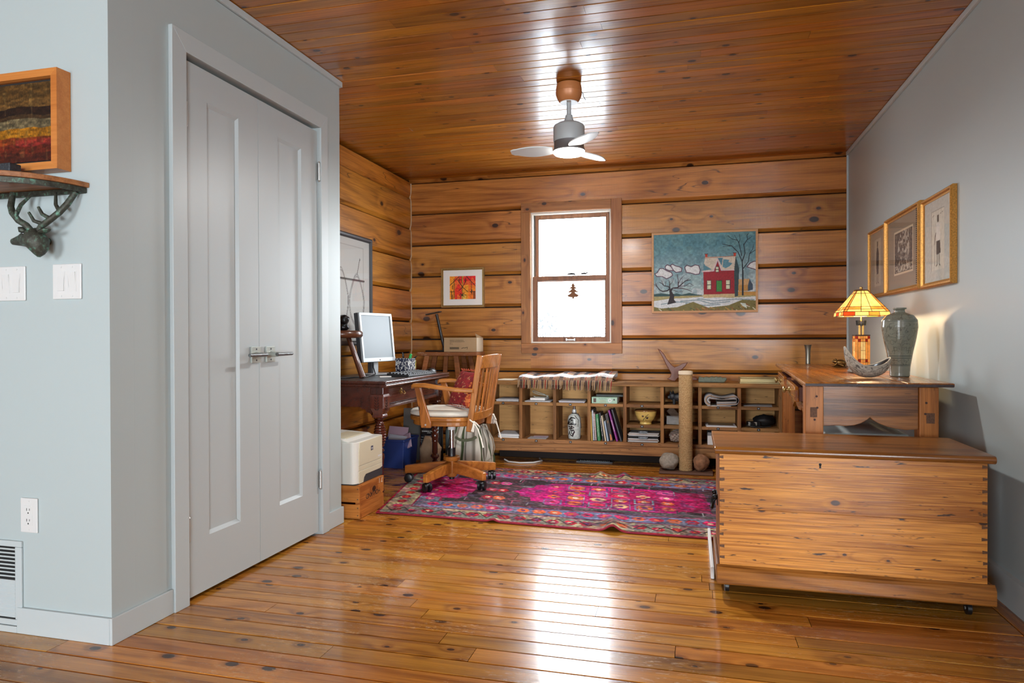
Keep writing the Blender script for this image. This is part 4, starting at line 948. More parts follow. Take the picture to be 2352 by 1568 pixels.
# ---- keyboard, mouse, boxes, papers
kb = thing('keyboard', 'black computer keyboard along the front of the desk', 'keyboard', (-1.892, 4.475, DT), R(-3))
MB().prism([(-.082, 0), (.082, 0), (.082, .010), (-.082, .022)], -.225, .225, 'y').build('keyboard_body', plain('keyboard_black', (34, 36, 38), .45), kb, bevel=.003)
km = plain('key_cap', (22, 22, 24), .5)
key = None
for r in range(6):
    for c in range(19 if r else 15):
        if c in (13, ) and r not in (0,): continue
        x = .062 - r*.0245; y = .208 - c*.0232 if r else .200 - c*.0285
        if key is None: key = MB().prism([(-.009, 0), (.009, 0), (.007, .007), (-.007, .007)], -.0095, .0095, 'y').build('key', km, kb); key.location = (x, y, .011 + (.062-x)*.075)
        else:
            k2 = key.copy(); C.objects.link(k2); k2.location = (x, y, .011 + (.062-x)*.075)
ms = thing('computer_mouse', 'black computer mouse at the far end of the desk', 'mouse', (-1.872, 4.770, DT), R(80))
MB().ell((0, 0, .006), .058, .034, .030, 22, 14).xf(Matrix.Diagonal((1, 1, 1, 1))).build('shell', M['black'], ms, smooth=80)
for vtx in ms.children[0].data.vertices:
    if vtx.co.z < 0: vtx.co.z = 0
MB().tube([(.03, 0, .033), (.05, 0, .026)], [.004, .004], 10).build('wheel', M['steel_dark'], ms)
flo_c = Canvas(80, 60, 1.4, (38, 42, 66), 6)
for q in range(70):
    a, b = flo_c.r.rand(2); flo_c.ell(a, b, .035, .05, (214, 214, 210)); flo_c.ell(a, b, .012, .018, (120, 110, 90))
fmat = vcol('floral_card', .6)
fb = thing('floral_box', 'navy and white floral pen box behind the keyboard', 'box', (-2.050, 4.715, DT), R(-12))
def wrap_box(cv, root, sx, sy, sz, nm='side_panel'):
    cv.mesh(nm, lambda u, v: (-sx + 2*sx*u, np.full_like(u, -sy), sz*v), fmat, root); cv.mesh(nm, lambda u, v: (np.full_like(u, sx), -sy + 2*sy*u, sz*v), fmat, root)
    cv.mesh(nm, lambda u, v: (sx - 2*sx*u, np.full_like(u, sy), sz*v), fmat, root); cv.mesh(nm, lambda u, v: (np.full_like(u, -sx), sy - 2*sy*u, sz*v), fmat, root)
wrap_box(flo_c, fb, .055, .048, .108)
MB().box(-.054, .054, -.047, .047, .001, .09).build('box_lining', M['black_soft'], fb)
MB().tube([(.02, .02, .09), (.032, .024, .135)], .010, 8).tube([(.032, .024, .135), (.034, .025, .140)], [.011, .007], 8).build('green_marker', plain('green_marker', (34, 170, 84), .4), fb, smooth=60)
MB().tube([(-.02, .0, .09), (-.03, .004, .15)], .004, 8).tube([(0, -.02, .09), (.004, -.028, .145)], .0038, 8).build('pens', M['black'], fb, smooth=60)
tn = thing('pencil_tin', 'small colourful pencil tin with black scissors', 'holder', (-2.045, 4.800, DT), 0)
cvt = Canvas(50, 40, 1.3, (210, 196, 150), 8); cvt.put(cvt.noise(8, 6) > .55, (120, 150, 70)); cvt.put(cvt.noise(9, 7) > .68, (230, 210, 60)); cvt.put(cvt.noise(10, 9) > .72, (180, 70, 50))
wrap_box(cvt, tn, .030, .030, .092); MB().box(-.029, .029, -.029, .029, .001, .08).build('tin_lining', M['black_soft'], tn)
MB().beam((-.01, 0, .08), (.05, -.012, .118), .008, .004).beam((.0, .008, .08), (.044, .012, .122), .008, .004).build('scissor_handles', M['black'], tn)
pm = plain('white_paper', (226, 226, 222), .8); pm2 = plain('grey_newsprint', (176, 178, 182), .85, var=.12, bscale=40); pm3 = plain('lilac_paper', (196, 186, 200), .85)
def papers(name, label, loc, rz, w, d, n=4, th=.0025, mats=None, jit=.02, seed=0, group=None, cat='papers'):
    r = random.Random(seed); root = thing(name, label, cat, loc, rz, group); z = 0
    for i in range(n):
        a, b = r.uniform(-jit, jit), r.uniform(-jit, jit); t = th*r.uniform(.7, 1.3)
        MB().box(-w/2, w/2, -d/2, d/2, 0, t).rotz(r.uniform(-.12, .12)*min(1, jit*40)).xf(Matrix.Translation((a, b, z))).build('sheet', (mats or [pm, pm2, pm])[i % len(mats or [1, 2, 3])], root); z += t + .0003
    return root
papers('loose_papers', 'loose papers at the far end of the desk', (-2.02, 4.800 - .16 + .20, DT), .3, .12, .085, 3, .0012, [pm, pm3], .006, 4)
papers('memo_pad', 'small white memo pad under the keyboard corner', (-1.965, 4.185, DT), .5, .075, .055, 2, .003, [pm], .004, 5)
tag(MB().tube([(-2.365, 3.86, DT + .004), (-2.30, 3.92, DT + .004), (-2.22, 3.95, DT + .004), (-2.14, 4.02, DT + .004), (-2.095, 4.20, DT + .004), (-2.10, 4.32, DT + .012), (-2.135, 4.36, DT + .055), (-2.14, 4.375, DT + .090)], .004, 8).build('monitor_cable', M['black'], smooth=60), 'black cable looping from the monitor across the desk', 'cable')

# ---- swivel chair
CX, CY = -1.585, 4.420
RUGZ = 0.009
ch = thing('swivel_chair', 'oak swivel desk chair with slatted back and arms', 'chair', (CX, CY, RUGZ))
oak, oakz = M['oak'], M['oak_z']
for k in range(5):
    a = R(42 + 72*k); c, s = math.cos(a), math.sin(a)
    m = MB(); v = []
    for (r, z0, z1, w) in ((.030, .074, .152, .019), (.20, .068, .132, .018), (.315, .062, .116, .017), (.328, .064, .113, .015)):
        for (sg, z) in ((-1, z0), (1, z0), (1, z1), (-1, z1)): v.append((r*c - sg*w*s, r*s + sg*w*c, z))
    f = [(0, 1, 2, 3), (15, 14, 13, 12)]
    for i in range(3):
        for q in range(4): f.append((i*4+q, i*4+(q+1) % 4, i*4+4+(q+1) % 4, i*4+4+q))
    lg = m.add(v, f).build('base_leg', oak, ch, bevel=.005)
    px, py = .302*c, .302*s; ca = a + 1.2 + k
    w = MB()
    for sg in (-1, 1):
        o = Vector((-math.sin(ca), math.cos(ca), 0))*sg
        w.tube([Vector((px, py, .0285)) + o*.006, Vector((px, py, .0285)) + o*.009, Vector((px, py, .0285)) + o*.024, Vector((px, py, .0285)) + o*.027], [.024, .0285, .0285, .022], 24)
    cs = w.build('caster', M['black'], lg, smooth=35)
    MB().cyl((px, py, .04), (px, py, .066), .007, n=10).ell((px, py, .046), .026, .026, .014, 16, 8).build('caster_hood', M['black'], lg, smooth=60)
MB().lathe([(.026, .045), (.034, .050), (.036, .062), (.036, .155), (.052, .158), (.056, .164), (.056, .180), (.052, .185), (.02, .186)], 32).build('hub', oakz, ch, smooth=35)
MB().cyl((0, 0, .030), (0, 0, .050), .018, n=20).build('hub_cap', M['black'], ch, smooth=40)
MB().cyl((0, 0, .180), (0, 0, .240), .026, n=24).build('gas_sleeve', M['black'], ch, smooth=40)
MB().cyl((0, 0, .235), (0, 0, .385), .0145, n=24).build('gas_piston', plain('chrome', (200, 202, 204), .12, 1.0), ch, smooth=40)
MB().cyl((0, 0, .365), (0, 0, .396), .027, n=24).build('collar', M['white'], ch, smooth=40)
MB().box(-.12, .12, -.06, .06, .396, .412).build('mechanism', M['black'], ch, bevel=.004)
def outline(n, sx0, sx1, sy, p=2.6):
    o = []
    for k in range(n):
        a = 2*math.pi*k/n; c, s = math.cos(a), math.sin(a)
        x = math.copysign(abs(c)**(2/p), c); y = math.copysign(abs(s)**(2/p), s)
        o.append(((sx1 if x > 0 else sx0)*x, sy*y))
    return o
MB().prism(outline(48, .27, .235, .235), .445, .472, 'z').prism(outline(48, .25, .215, .22), .412, .4445, 'z').build('seat', oak, ch, bevel=.006)
canvas_c = Canvas(70, 40, 1.7, (226, 222, 210), 12); canvas_c.put(canvas_c.noise(10, 8) > .62, (206, 200, 184), .6)
linen = plain('cream_linen', (224, 219, 205), .9, bump=.5, bscale=26, var=.05)
cs = MB(); o48 = outline(48, .275, .225, .232); v = []
for (k, z) in ((.90, .473), (.985, .480), (1.0, .490), (.985, .502), (.93, .513), (.6, .520), (.25, .522)): v += [(x*k, y*k, z + .004*mnoise.noise(Vector((x*9, y*9, 3)))) for x, y in o48]
N = 48; f = [tuple(range(N-1, -1, -1)), tuple(range(6*N, 7*N))]
for i in range(6):
    for k in range(N): f.append((i*N+k, i*N+(k+1) % N, (i+1)*N+(k+1) % N, (i+1)*N+k))
cs.add(v, f)
cush = thing('seat_cushion', 'cream linen cushion tied to the swivel chair seat', 'cushion', (CX, CY, RUGZ))
cs.build('pad', linen, cush, smooth=70)
# back: two raked posts, curved crest and lower rails, slats
def bk(z, y):            # back surface: x as a function of height and width
    return .205 + (z - .44)*.155 + .030*(1 - (y/.225)**2)
for sg in (-1, 1):
    y = sg*.222
    MB().beam((bk(.385, y), y, .385), (bk(.875, y), y*1.0, .875), .026, .036, (0, 1, 0)).build('back_post', oakz, ch, bevel=.004)
def rail(z0, z1, th, nm, crest=0):
    v = []; n = 14
    for i in range(n+1):
        y = -.222 + .444*i/n; ex = .012*(1 - (y/.222)**2)*crest
        for (z, o) in ((z0, -th/2), (z0, th/2), (z1 + ex, th/2), (z1 + ex, -th/2)): v.append((bk(z, y) + o, y, z))
    f = [(0, 1, 2, 3), (4*n+3, 4*n+2, 4*n+1, 4*n)]
    for i in range(n):
        for q in range(4): f.append((i*4+q, i*4+4+q, i*4+4+(q+1) % 4, i*4+(q+1) % 4))
    MB().add(v, f).build(nm, oak, ch, bevel=.003)
rail(.790, .868, .018, 'crest_rail', 1); rail(.452, .505, .018, 'lower_rail')
for i in range(6):
    y = -.155 + .062*i
    MB().beam((bk(.498, y), y, .498), (bk(.795, y), y, .795), .034, .010, (0, 1, 0)).build('back_slat', oakz, ch, bevel=.002)
for sg in (-1, 1):
    y = sg*.238; arm = []
    for (x, z, yo) in ((-.185, .668, .0), (-.170, .680, .0), (-.10, .682, .012), (.0, .670, .022), (.12, .655, .018), (.235, .650, .0)): arm.append((x, y + sg*yo, z))
    v = []
    for i, (x, yy, z) in enumerate(arm):
        w = (.026, .030, .027, .022, .020, .018)[i]
        for (a, b) in ((-w, -.013), (w, -.013), (w, .013), (-w, .013)): v.append((x, yy + a, z + b))
    f = [(0, 1, 2, 3), (23, 22, 21, 20)]
    for i in range(5):
        for q in range(4): f.append((i*4+q, i*4+(q+1) % 4, i*4+4+(q+1) % 4, i*4+4+q))
    MB().add(v, f).build('armrest', oak, ch, bevel=.006, seg=3)
    v = []
    for (x0, x1, z) in ((-.120, -.055, .405), (-.125, -.053, .440), (-.135, -.080, .520), (-.160, -.118, .640), (-.168, -.126, .668)):
        for (a, b) in ((x0, -.011), (x1, -.011), (x1, .011), (x0, .011)): v.append((a, y + b + sg*.004, z))
    f = [(0, 1, 2, 3), (19, 18, 17, 16)]
    for i in range(4):
        for q in range(4): f.append((i*4+q, i*4+(q+1) % 4, i*4+4+(q+1) % 4, i*4+4+q))
    sp = MB().add(v, f).build('arm_support', oakz, ch, bevel=.003)
    MB().cyl((-.088, y + sg*.014, .425), (-.088, y + sg*.018, .425), .006, n=12).build('bolt', M['steel'], sp)
# cushion ties
def tie(sg):
    y = sg*.222; x = bk(.45, y) + .022
    m = MB().tube([(.19, y*.9, .482), (x - .02, y*1.06, .462), (x, y*1.04, .447)], .005, 6)
    m.tube([(x, y, .447), (x + .012, y - sg*.012, .440), (x + .030, y - sg*.03, .415), (x + .024, y - sg*.03, .390), (x + .014, y - sg*.014, .410), (x + .004, y, .445)], .005, 6)
    m.tube([(x, y, .447), (x + .0, y + sg*.014, .420), (x - .008, y + sg*.016, .392), (x - .002, y + sg*.008, .385), (x + .004, y, .440)], .005, 6)
    m.tube([(x, y, .447), (x + .025, y - sg*.01, .40), (x + .045, y - sg*.014, .34), (x + .060, y - sg*.01, .285)], [.005, .005, .005, .006], 6)
    m.tube([(x, y, .447), (x - .012, y, .41), (x - .016, y, .385)], .005, 6)
    m.ell((x + .002, y, .446), .009, .010, .009, 10, 8); m.build('tie', linen, cush, smooth=70)
tie(-1); tie(1)
# red throw pillow
cvp = Canvas(90, 90, 1, (140, 30, 34), 21)
for q in range(46):
    a, b = cvp.r.rand(2)
    for j in range(5): cvp.ell(a + .02*math.cos(j*1.26), b + .02*math.sin(j*1.26), .011, .011, (206, 160, 110))
cvp.put(cvp.u < .10, (186, 78, 36)); cvp.put((cvp.u < .12) & (cvp.noise(30, 30) > .5), (214, 120, 60)); cvp.put(cvp.noise(20, 20) > .62, (104, 18, 26), .7)
pw = thing('throw_pillow', 'red brocade throw pillow leaning in the swivel chair', 'pillow', (CX + .060, CY - .035, RUGZ + .524), R(46))
def pil(sgn):
    def f(u, v):
        a, b = 2*u - 1, 2*v - 1; t = .058*np.clip((1 - np.abs(a)**2.6)*(1 - np.abs(b)**2.6), 0, 1)**.55
        pin = 1 - .06*(a*a)*(b*b)*0 ; X = sgn*t; Y = .150*a*(1 - .07*(1 - b*b)); Z = .130 + .125*b*(1 - .07*(1 - a*a))
        return X + (Z)*.42, Y, Z*.93 - .0
    return f
vmat = vcol('brocade', .85, .5, 200, sheen=0)
cvp.mesh('pillow_front', pil(-1), vmat, pw); cvp.mesh('pillow_back', pil(1), vmat, pw)
m = MB(); rr = random.Random(4)
for i in range(90):
    t = i/90*4; e = int(t); q = (t - e)*2 - 1; a, b = ((q, -1), (1, q), (-q, 1), (-1, -q))[e]
    Y = .150*a; Z = .130 + .125*b; p0 = Vector((Z*.42, Y, Z*.93)); d = Vector((rr.uniform(-.006, .006), a*(.016 if abs(a) == 1 else 0) + rr.uniform(-.006, .006), b*(.014 if abs(b) == 1 else 0)))
    p1 = p0 + d; p1.z = max(p1.z, .003); p0.z = max(p0.z, .003)
    m.tube([p0, p1], [.004, .002], 5)
fr = m.build('fringe', plain('rust_fringe', (168, 70, 36), .9), pw); fr['kind'] = 'stuff'

# ---- printer on a fruit crate
cr = thing('wooden_crate', 'pine fruit crate standing under the printer', 'crate', (-1.775, 3.450, 0))
MB().box(-.028, 0, .001, .293, 0, .185).build('end_panel', M['crate_y'], cr, bevel=.002)
MB().box(-.430, -.402, .001, .293, 0, .185).build('end_panel', M['crate_y'], cr, bevel=.002)
for (z0, z1) in ((.003, .080), (.092, .184)):
    s1 = MB().box(-.430, .0015, -.010, .0005, z0, z1).build('slat', M['crate'], cr, bevel=.0015)
    MB().box(-.430, .0, .2935, .304, z0, z1).build('slat', M['crate'], cr, bevel=.0015)
    for zz in (z0 + .018, z1 - .018): MB().cyl((-.008, -.0100, zz), (-.008, -.0112, zz), .0032, n=8).build('nail', M['steel_dark'], s1)
MB().box(-.402, -.028, .001, .293, .0, .008).build('bottom_board', M['crate'], cr)
txt('HOLLAND', .040, M['ink'], cr, basis((.0005, .165, .108), (0, -1, 0), (0, 0, -1)), spacing=.95)
txt('7 1', .042, plain('white_paint', (220, 214, 200), .7), cr, basis((.0005, .262, .166), (0, -1, 0), (0, 0, -1)))
pr = thing('laser_printer', 'beige laser printer sitting on the wooden crate', 'printer', (-1.790, 3.432, .1856))
beige = plain('printer_beige', (206, 198, 172), .45); pale_ = plain('printer_pale', (222, 222, 214), .42); pdk = plain('printer_dark', (54, 58, 62), .5)
def pbody(x0, z0, z1, y0, y1, rc, mat, nm, par, ramp=0):
    pts = []
    for (cx, cy, a0) in ((x0, y0, 180), (0, y0, 270), (0, y1, 0), (x0, y1, 90)):
        r = rc if cx == 0 else .004
        ox = cx - r if cx == 0 else cx + r; oy = cy + r if cy == y0 else cy - r
        for k in range(7): a = R(a0 + 15*k); pts.append((ox + r*math.cos(a), oy + r*math.sin(a)))
    return MB().prism(pts, z0, z1, 'z').build(nm, mat, par, bevel=.003)
pbody(-.355, .006, .236, 0, .358, .030, pale_, 'body', pr)
pbody(-.352, 0, .006, .003, .355, .028, pdk, 'foot', pr)
# front cover panel, arched paper tray
def front(poly, x0, x1, mat, nm, par, **k): return MB().prism(poly, x0, x1, 'x').build(nm, mat, par, **k)
fp = front([(.034, .102), (.326, .102), (.330, .210), (.318, .236), (.044, .232), (.034, .18)], -.004, .004, beige, 'front_cover', pr, bevel=.003)
front([(.034, .074), (.330, .074), (.330, .100), (.034, .100)], -.004, .003, beige, 'tray_lip', pr, bevel=.002)
front([(.034, .004), (.085, .004), (.095, .030), (.115, .044), (.300, .044), (.318, .052), (.326, .072), (.034, .072)], -.004, .004, beige, 'paper_tray', pr, bevel=.002)
front([(.086, .003), (.335, .003), (.335, .05), (.30, .044), (.115, .044), (.095, .03)], -.02, .0005, pdk, 'tray_recess', pr)
lg = front([(.178, .168), (.206, .168), (.206, .193), (.178, .193)], .004, .0048, plain('logo_blue', (44, 52, 84), .4), 'logo', fp, bevel=.003)
txt('hp', .022, pale_, lg, basis((.0052, .192, .181), (0, 1, 0), (0, .25, 1)))
front([(.268, .117), (.318, .117), (.318, .126), (.268, .126)], .004, .0046, M['white'], 'name_strip', fp)
MB().prism([(-.30, .236), (-.05, .236), (-.085, .250), (-.28, .262)], .010, .330, 'y').build('top_cover', pale_, pr, bevel=.004)
MB().prism([(-.32, .236), (-.22, .236), (-.25, .275), (-.30, .28)], .03, .10, 'y').build('control_hump', pale_, pr, bevel=.004)
MB().box(-.29, -.245, .045, .085, .276, .281).build('control_panel', M['black'], pr)
MB().prism([(-.20, .252), (-.08, .2495), (-.09, .2535), (-.20, .259)], .05, .28, 'y').build('output_flap', beige, pr, bevel=.002)

# ---- things under the desk
bn = thing('plastic_bin', 'blue plastic bin of papers under the desk', 'bin', (-2.222, 4.985, 0))
blue = plain('blue_plastic', (34, 54, 112), .4)
m = MB(); v = []
for (a, b, z) in ((.086, .130, 0), (.098, .142, .205), (.104, .148, .205), (.104, .148, .222), (.096, .140, .222), (.084, .128, .01)):
    v += [(-a, -b, z), (a, -b, z), (a, b, z), (-a, b, z)]
f = [(0, 1, 2, 3), (23, 22, 21, 20)]
for i in range(5):
    for q in range(4): f.append((i*4+q, i*4+(q+1) % 4, i*4+4+(q+1) % 4, i*4+4+q))
m.add(v, f).build('bin_body', blue, bn, bevel=.004)
lav = plain('mauve_folder', (158, 132, 148), .8); gry = plain('grey_folder', (168, 168, 178), .8)
def leaf(name, label, c, n, up, w, h, t, mat, cat='folder'):
    n = Vector(n).normalized(); u = Vector(up).normalized(); u = (u - n*u.dot(n)).normalized(); r = u.cross(n)
    return tag(MB().obox((0, 0, 0), r, u, n, w/2, h/2, t/2).build(name, mat, loc=c, bevel=.0008), label, cat)
leaf('paper_folder', 'mauve folder sticking up out of the blue bin', (-2.250, 5.005, .205), (.25, -1, .55), (0, .4, 1), .155, .20, .004, lav)
leaf('paper_folder', 'grey folder lying across the blue bin papers', (-2.235, 4.945, .165), (.1, -1, .5), (.1, .4, 1), .150, .16, .004, gry)
leaf('notebook', 'pale notebook tilted at the right of the blue bin', (-2.155, 4.965, .190), (-.35, -1, .7), (-.5, .4, 1), .085, .13, .012, lav, 'notebook')
leaf('canvas_panel', 'grey board leaning behind the blue bin', (-2.215, 5.215, .215), (.2, -1, .15), (0, 0, 1), .14, .42, .012, plain('grey_board', (84, 80, 76), .8), 'panel')
bag = thing('coffee_bag', 'tall black foil bag with white lettering under the desk', 'bag', (-2.005, 5.120, 0))
foil = plain('black_foil', (24, 26, 30), .22, bump=1.0, bscale=14, coat=.4)
m = MB(); v = []
for (w, d, z) in ((.080, .050, 0), (.088, .054, .03), (.086, .052, .15), (.088, .046, .27), (.090, .030, .34), (.090, .008, .40)):
    for k in range(20):
        a = 2*math.pi*k/20; c, s = math.cos(a), math.sin(a); j = 1 + .05*mnoise.noise(Vector((c*2, s*2, z*14)))
        v.append((math.copysign(abs(c)**.45, c)*w*j, math.copysign(abs(s)**.6, s)*d*j, z))
f = [tuple(range(19, -1, -1)), tuple(range(100, 120))]
for i in range(5):
    for k in range(20): f.append((i*20+k, i*20+(k+1) % 20, i*20+20+(k+1) % 20, i*20+20+k))
m.add(v, f).build('bag_body', foil, bag, smooth=60)
wl = plain('white_lettering', (214, 214, 210), .6)
txt('SOARING EAGLE', .0150, wl, bag, basis((-.004, -.0570, .262), (1, 0, 0), (0, 0, 1)))
for i, (s, z) in enumerate((('COFFEE', .250), ('fresh roasted whole', .226), ('bean organic blend', .216), ('medium dark roast with a', .196), ('rich and smooth finish', .184), ('roasted and packed', .172))): txt(s, .0085, wl, bag, basis((-.030 if i > 1 else 0, -.0590, z), (1, 0, 0), (0, 0, 1)))
kraft = plain('kraft_paper', (146, 120, 94), .85, bump=1.0, bscale=22, var=.12)
m = MB(); v = []; ring_n = 26
for (w, d, z, ox) in ((.070, .040, 0, .0), (.076, .046, .02, 0), (.082, .050, .09, 0), (.080, .046, .14, .004), (.060, .036, .18, .0), (.040, .024, .21, -.012), (.022, .010, .226, -.024), (.006, .003, .230, -.028)):
    for k in range(ring_n):
        a = 2*math.pi*k/ring_n; c, s = math.cos(a), math.sin(a); j = 1 + .20*mnoise.noise(Vector((c*1.7, s*1.7, z*16))) + .10*mnoise.noise(Vector((c*4, s*4, z*40)))
        v.append((ox + math.copysign(abs(c)**.7, c)*w*j, math.copysign(abs(s)**.7, s)*d*j, z))
f = [tuple(range(ring_n-1, -1, -1)), tuple(range(7*ring_n, 8*ring_n))]
for i in range(7):
    for k in range(ring_n): f.append((i*ring_n+k, i*ring_n+(k+1) % ring_n, i*ring_n+ring_n+(k+1) % ring_n, i*ring_n+ring_n+k))
tag(m.add(v, f).build('paper_bag', kraft, loc=(-1.960, 4.975, 0.0095), smooth=28), 'crumpled brown paper bag in front of the black bag', 'bag')
gb = thing('glass_jar', 'dark lidded jar between the black bag and the desk leg', 'jar', (-1.900, 5.250, 0))
MB().lathe([(.028, 0), (.034, .01), (.034, .24), (.026, .27)], 24).build('jar_body', plain('grey_jar', (92, 102, 100), .3), gb, smooth=40)
MB().lathe([(.030, .271), (.032, .275), (.032, .35), (.026, .356)], 24).build('jar_lid', M['black'], gb, smooth=40)
# striped tote
cvs = Canvas(150, 44, 3.0, (206, 200, 186), 14)
for k in range(20):
    u0 = (k + .1)/20; cl = ((66, 78, 46), (132, 124, 110))[k % 2]; cvs.rect(u0, u0 + (.022 if k % 2 == 0 else .014), 0, 1, cl); cvs.rect(u0 + .032, u0 + .036, 0, 1, (96, 88, 78)); cvs.rect(u0 + .040, u0 + .042, 0, 1, (110, 102, 90))
tb = thing('striped_tote_bag', 'green and cream striped cloth tote bag beside the shelf', 'bag', (-1.700, 5.190, 0), R(8))
def tote(u, v):
    a = 2*np.pi*u; c, s = np.cos(a), np.sin(a); w = .160 + .012*np.sin(v*3 + 1) - .035*v**3; d = .072*(1 - .75*v**2.2)
    n = .014*np.sin(a*9 + 4*v)*(1-v*.5) + .008*np.sin(a*17 - 7*v)
    return np.sign(c)*np.abs(c)**.6*(w + n), np.sign(s)*np.abs(s)**.7*(d + n*.8), .305*v + .012*np.sin(a*2 + 1)*v**2
cvs.mesh('bag_body', tote, vcol('canvas_cloth', .9, .5, 220), tb)
strap = plain('strap_webbing', (176, 170, 154), .9, bump=.4, bscale=260)
def ribbon(pts, w, t, nm, par, mat, side=(0, 1, 0)):
    m = MB(); pts = [Vector(p) for p in pts]; v = []
    for i, p in enumerate(pts):
        d = (pts[min(i+1, len(pts)-1)] - pts[max(i-1, 0)]).normalized(); s = Vector(side); s = (s - d*s.dot(d)).normalized(); n = d.cross(s)
        v += [p - s*w/2 - n*t/2, p + s*w/2 - n*t/2, p + s*w/2 + n*t/2, p - s*w/2 + n*t/2]
    N = len(pts); f = [(0, 1, 2, 3), (4*N-1, 4*N-2, 4*N-3, 4*N-4)]
    for i in range(N-1):
        for q in range(4): f.append((i*4+q, i*4+(q+1) % 4, i*4+4+(q+1) % 4, i*4+4+q))
    return m.add(v, f).build(nm, mat, par, smooth=40)
ribbon([(.075, -.02, .30), (.10, -.035, .305), (.15, -.05, .27), (.185, -.055, .21), (.20, -.055, .14), (.185, -.055, .08), (.14, -.06, .03), (.09, -.075, .02)], .026, .003, 'handle', tb, strap)
ribbon([(-.11, -.082, .22), (-.07, -.094, .200), (-.02, -.098, .197), (.03, -.096, .205), (.06, -.088, .225)], .022, .003, 'handle', tb, plain('strap_green', (104, 108, 84), .9), (0, -.2, 1))
tag(MB().tube([(-1.47, 5.36, .012), (-1.42, 5.30, .007), (-1.32, 5.27, .007), (-1.22, 5.31, .007), (-1.17, 5.40, .007), (-1.21, 5.50, .007)], .0065, 8).build('white_cable', plain('cable_white', (206, 208, 208), .5), smooth=60), 'white cable curled on the floor under the shelf', 'cable')

# ---- trestle stand in the corner with lamp and carton
tr = thing('trestle_stand', 'worn wooden step trestle standing in the log corner', 'stand', (-1.960, 5.460, 0))
tw = wood('worn_trestle', (166, 104, 58), (108, 62, 32), 'x', .6, knots=.1, var=.1, spots=.5, wear=.6, wearcol=(206, 186, 160))
MB().box(-.262, .262, -.115, .115, .848, .880).build('top_board', tw, tr, bevel=.006)
for sy in (-1, 1):
    for (x0, x1) in ((-.175, -.345), (.075, .185), ):
        MB().beam((x0, sy*.092, .862), (x1, sy*.150, 0), .040, .020, (1, 0, 0)).build('leg', tw, tr, bevel=.003)
for (x0, x1) in ((-.05, -.13), (.16, .30)): MB().beam((x0, .02, .850), (x1, .06, .0), .036, .020, (1, 0, 0)).build('brace', tw, tr, bevel=.003)
MB().box(-.262, -.19, -.116, .116, .42, .44).build('step', tw, tr) if False else None
TT = .8805
lm = thing('desk_lamp', 'black folding LED desk lamp on the trestle', 'lamp', (-2.082, 5.47, TT))
MB().box(-.095, .085, -.05, .05, 0, .012).build('lamp_base', M['black'], lm, bevel=.004)
MB().box(.045, .065, -.010, .010, .012, .045).build('hinge_post', M['steel_dark'], lm, bevel=.002)
MB().beam((.055, 0, .035), (-.010, 0, .318), .030, .018, (0, 1, 0)).build('lamp_arm', M['black'], lm, bevel=.004)
MB().beam((-.105, 0, .313), (.030, 0, .338), .040, .010, (0, 1, 0)).build('lamp_head', M['steel_dark'], lm, bevel=.003)
bxo = thing('cardboard_carton', 'small brown cardboard carton with printed label on the trestle', 'box', (-1.832, 5.445, TT), R(-4))
card = plain('corrugated_card', (172, 144, 108), .8, var=.05, bscale=12)
MB().box(-.158, .132, -.075, .075, 0, .118).build('carton_body', card, bxo, bevel=.002)
MB().add([(.132, -.075, .1185), (.132, .075, .1185), (.09, 0, .150), (.135, -.075, .119), (.135, .075, .119), (.093, 0, .151)], [(0, 1, 2), (3, 5, 4), (0, 3, 4, 1), (1, 4, 5, 2), (2, 5, 3, 0)]).build('open_flap', card, bxo)
MB().box(.1325, .134, -.072, .072, .002, .116).build('taped_end', plain('tape', (200, 184, 160), .35), bxo)
for i, (s, z, sz) in enumerate((('PRODUCT: STORAGE RACK', .095, .010), ('ITEM AND CARTON DESCRIPTION', .084, .0085), ('QTY 1', .073, .0085), ('GW 4.0', .063, .0085))): txt(s, sz, M['ink'], bxo, basis((-.105, -.0755, z), (1, 0, 0), (0, 0, 1)), 'LEFT')
m = MB(); x = -.105
for i in range(22):
    w = (.0016, .003, .0022)[i % 3]; m.box(x, x + w, -.0757, -.0752, .022, .040); x += w + .0016
m.build('barcode', M['ink'], bxo)
MB().tube([(.0, -.0756, .028), (.02, -.0756, .036), (.04, -.0756, .028), (.02, -.0756, .022), (.0, -.0756, .028)], .002, 5).tube([(.03, -.0756, .034), (.055, -.0756, .040), (.05, -.0756, .024)], .002, 5).build('brand_mark', M['ink'], bxo)
tag(MB().prism([(-.03, 0), (.03, 0), (.022, .062), (-.022, .062)], -.002, .002, 'y').build('white_card', pm, loc=(-1.700, 5.08, .658)), 'white card standing at the back of the chair', 'card') if False else None
# ================================================================== RUG
cv = Canvas(430, 270, 1.78, (96, 86, 78), 31)
rr = random.Random(8)
def flower(u, v, r, c1, c2, n=6):
    for j in range(n): cv.ell(u + r*.62*math.cos(j*6.283/n)/cv.a, v + r*.62*math.sin(j*6.283/n), r*.44/cv.a, r*.44, c1)
    cv.ell(u, v, r*.38/cv.a, r*.38, c2)
MAG, RED, ORG, BLU, OCH, DRK, GRY, PNK, VIO = (176, 18, 104), (168, 30, 50), (206, 96, 52), (104, 110, 140), (166, 152, 118), (50, 38, 40), (104, 104, 108), (206, 70, 128), (92, 50, 104)
bx_, by_ = 1/cv.a, 1.0
def band(d0, d1, col):   # rectangular band counted from the edge
    d = np.minimum(np.minimum(cv.u*cv.a, (1-cv.u)*cv.a), np.minimum(cv.v, 1-cv.v)); cv.put((d >= d0) & (d < d1), col)
band(0, .012, (150, 22, 40)); band(.012, .125, OCH); band(.125, .133, (140, 26, 60)); band(.133, .235, BLU); band(.235, .243, (140, 26, 60)); band(.243, 9, DRK)
d = np.minimum(np.minimum(cv.u*cv.a, (1-cv.u)*cv.a), np.minimum(cv.v, 1-cv.v))
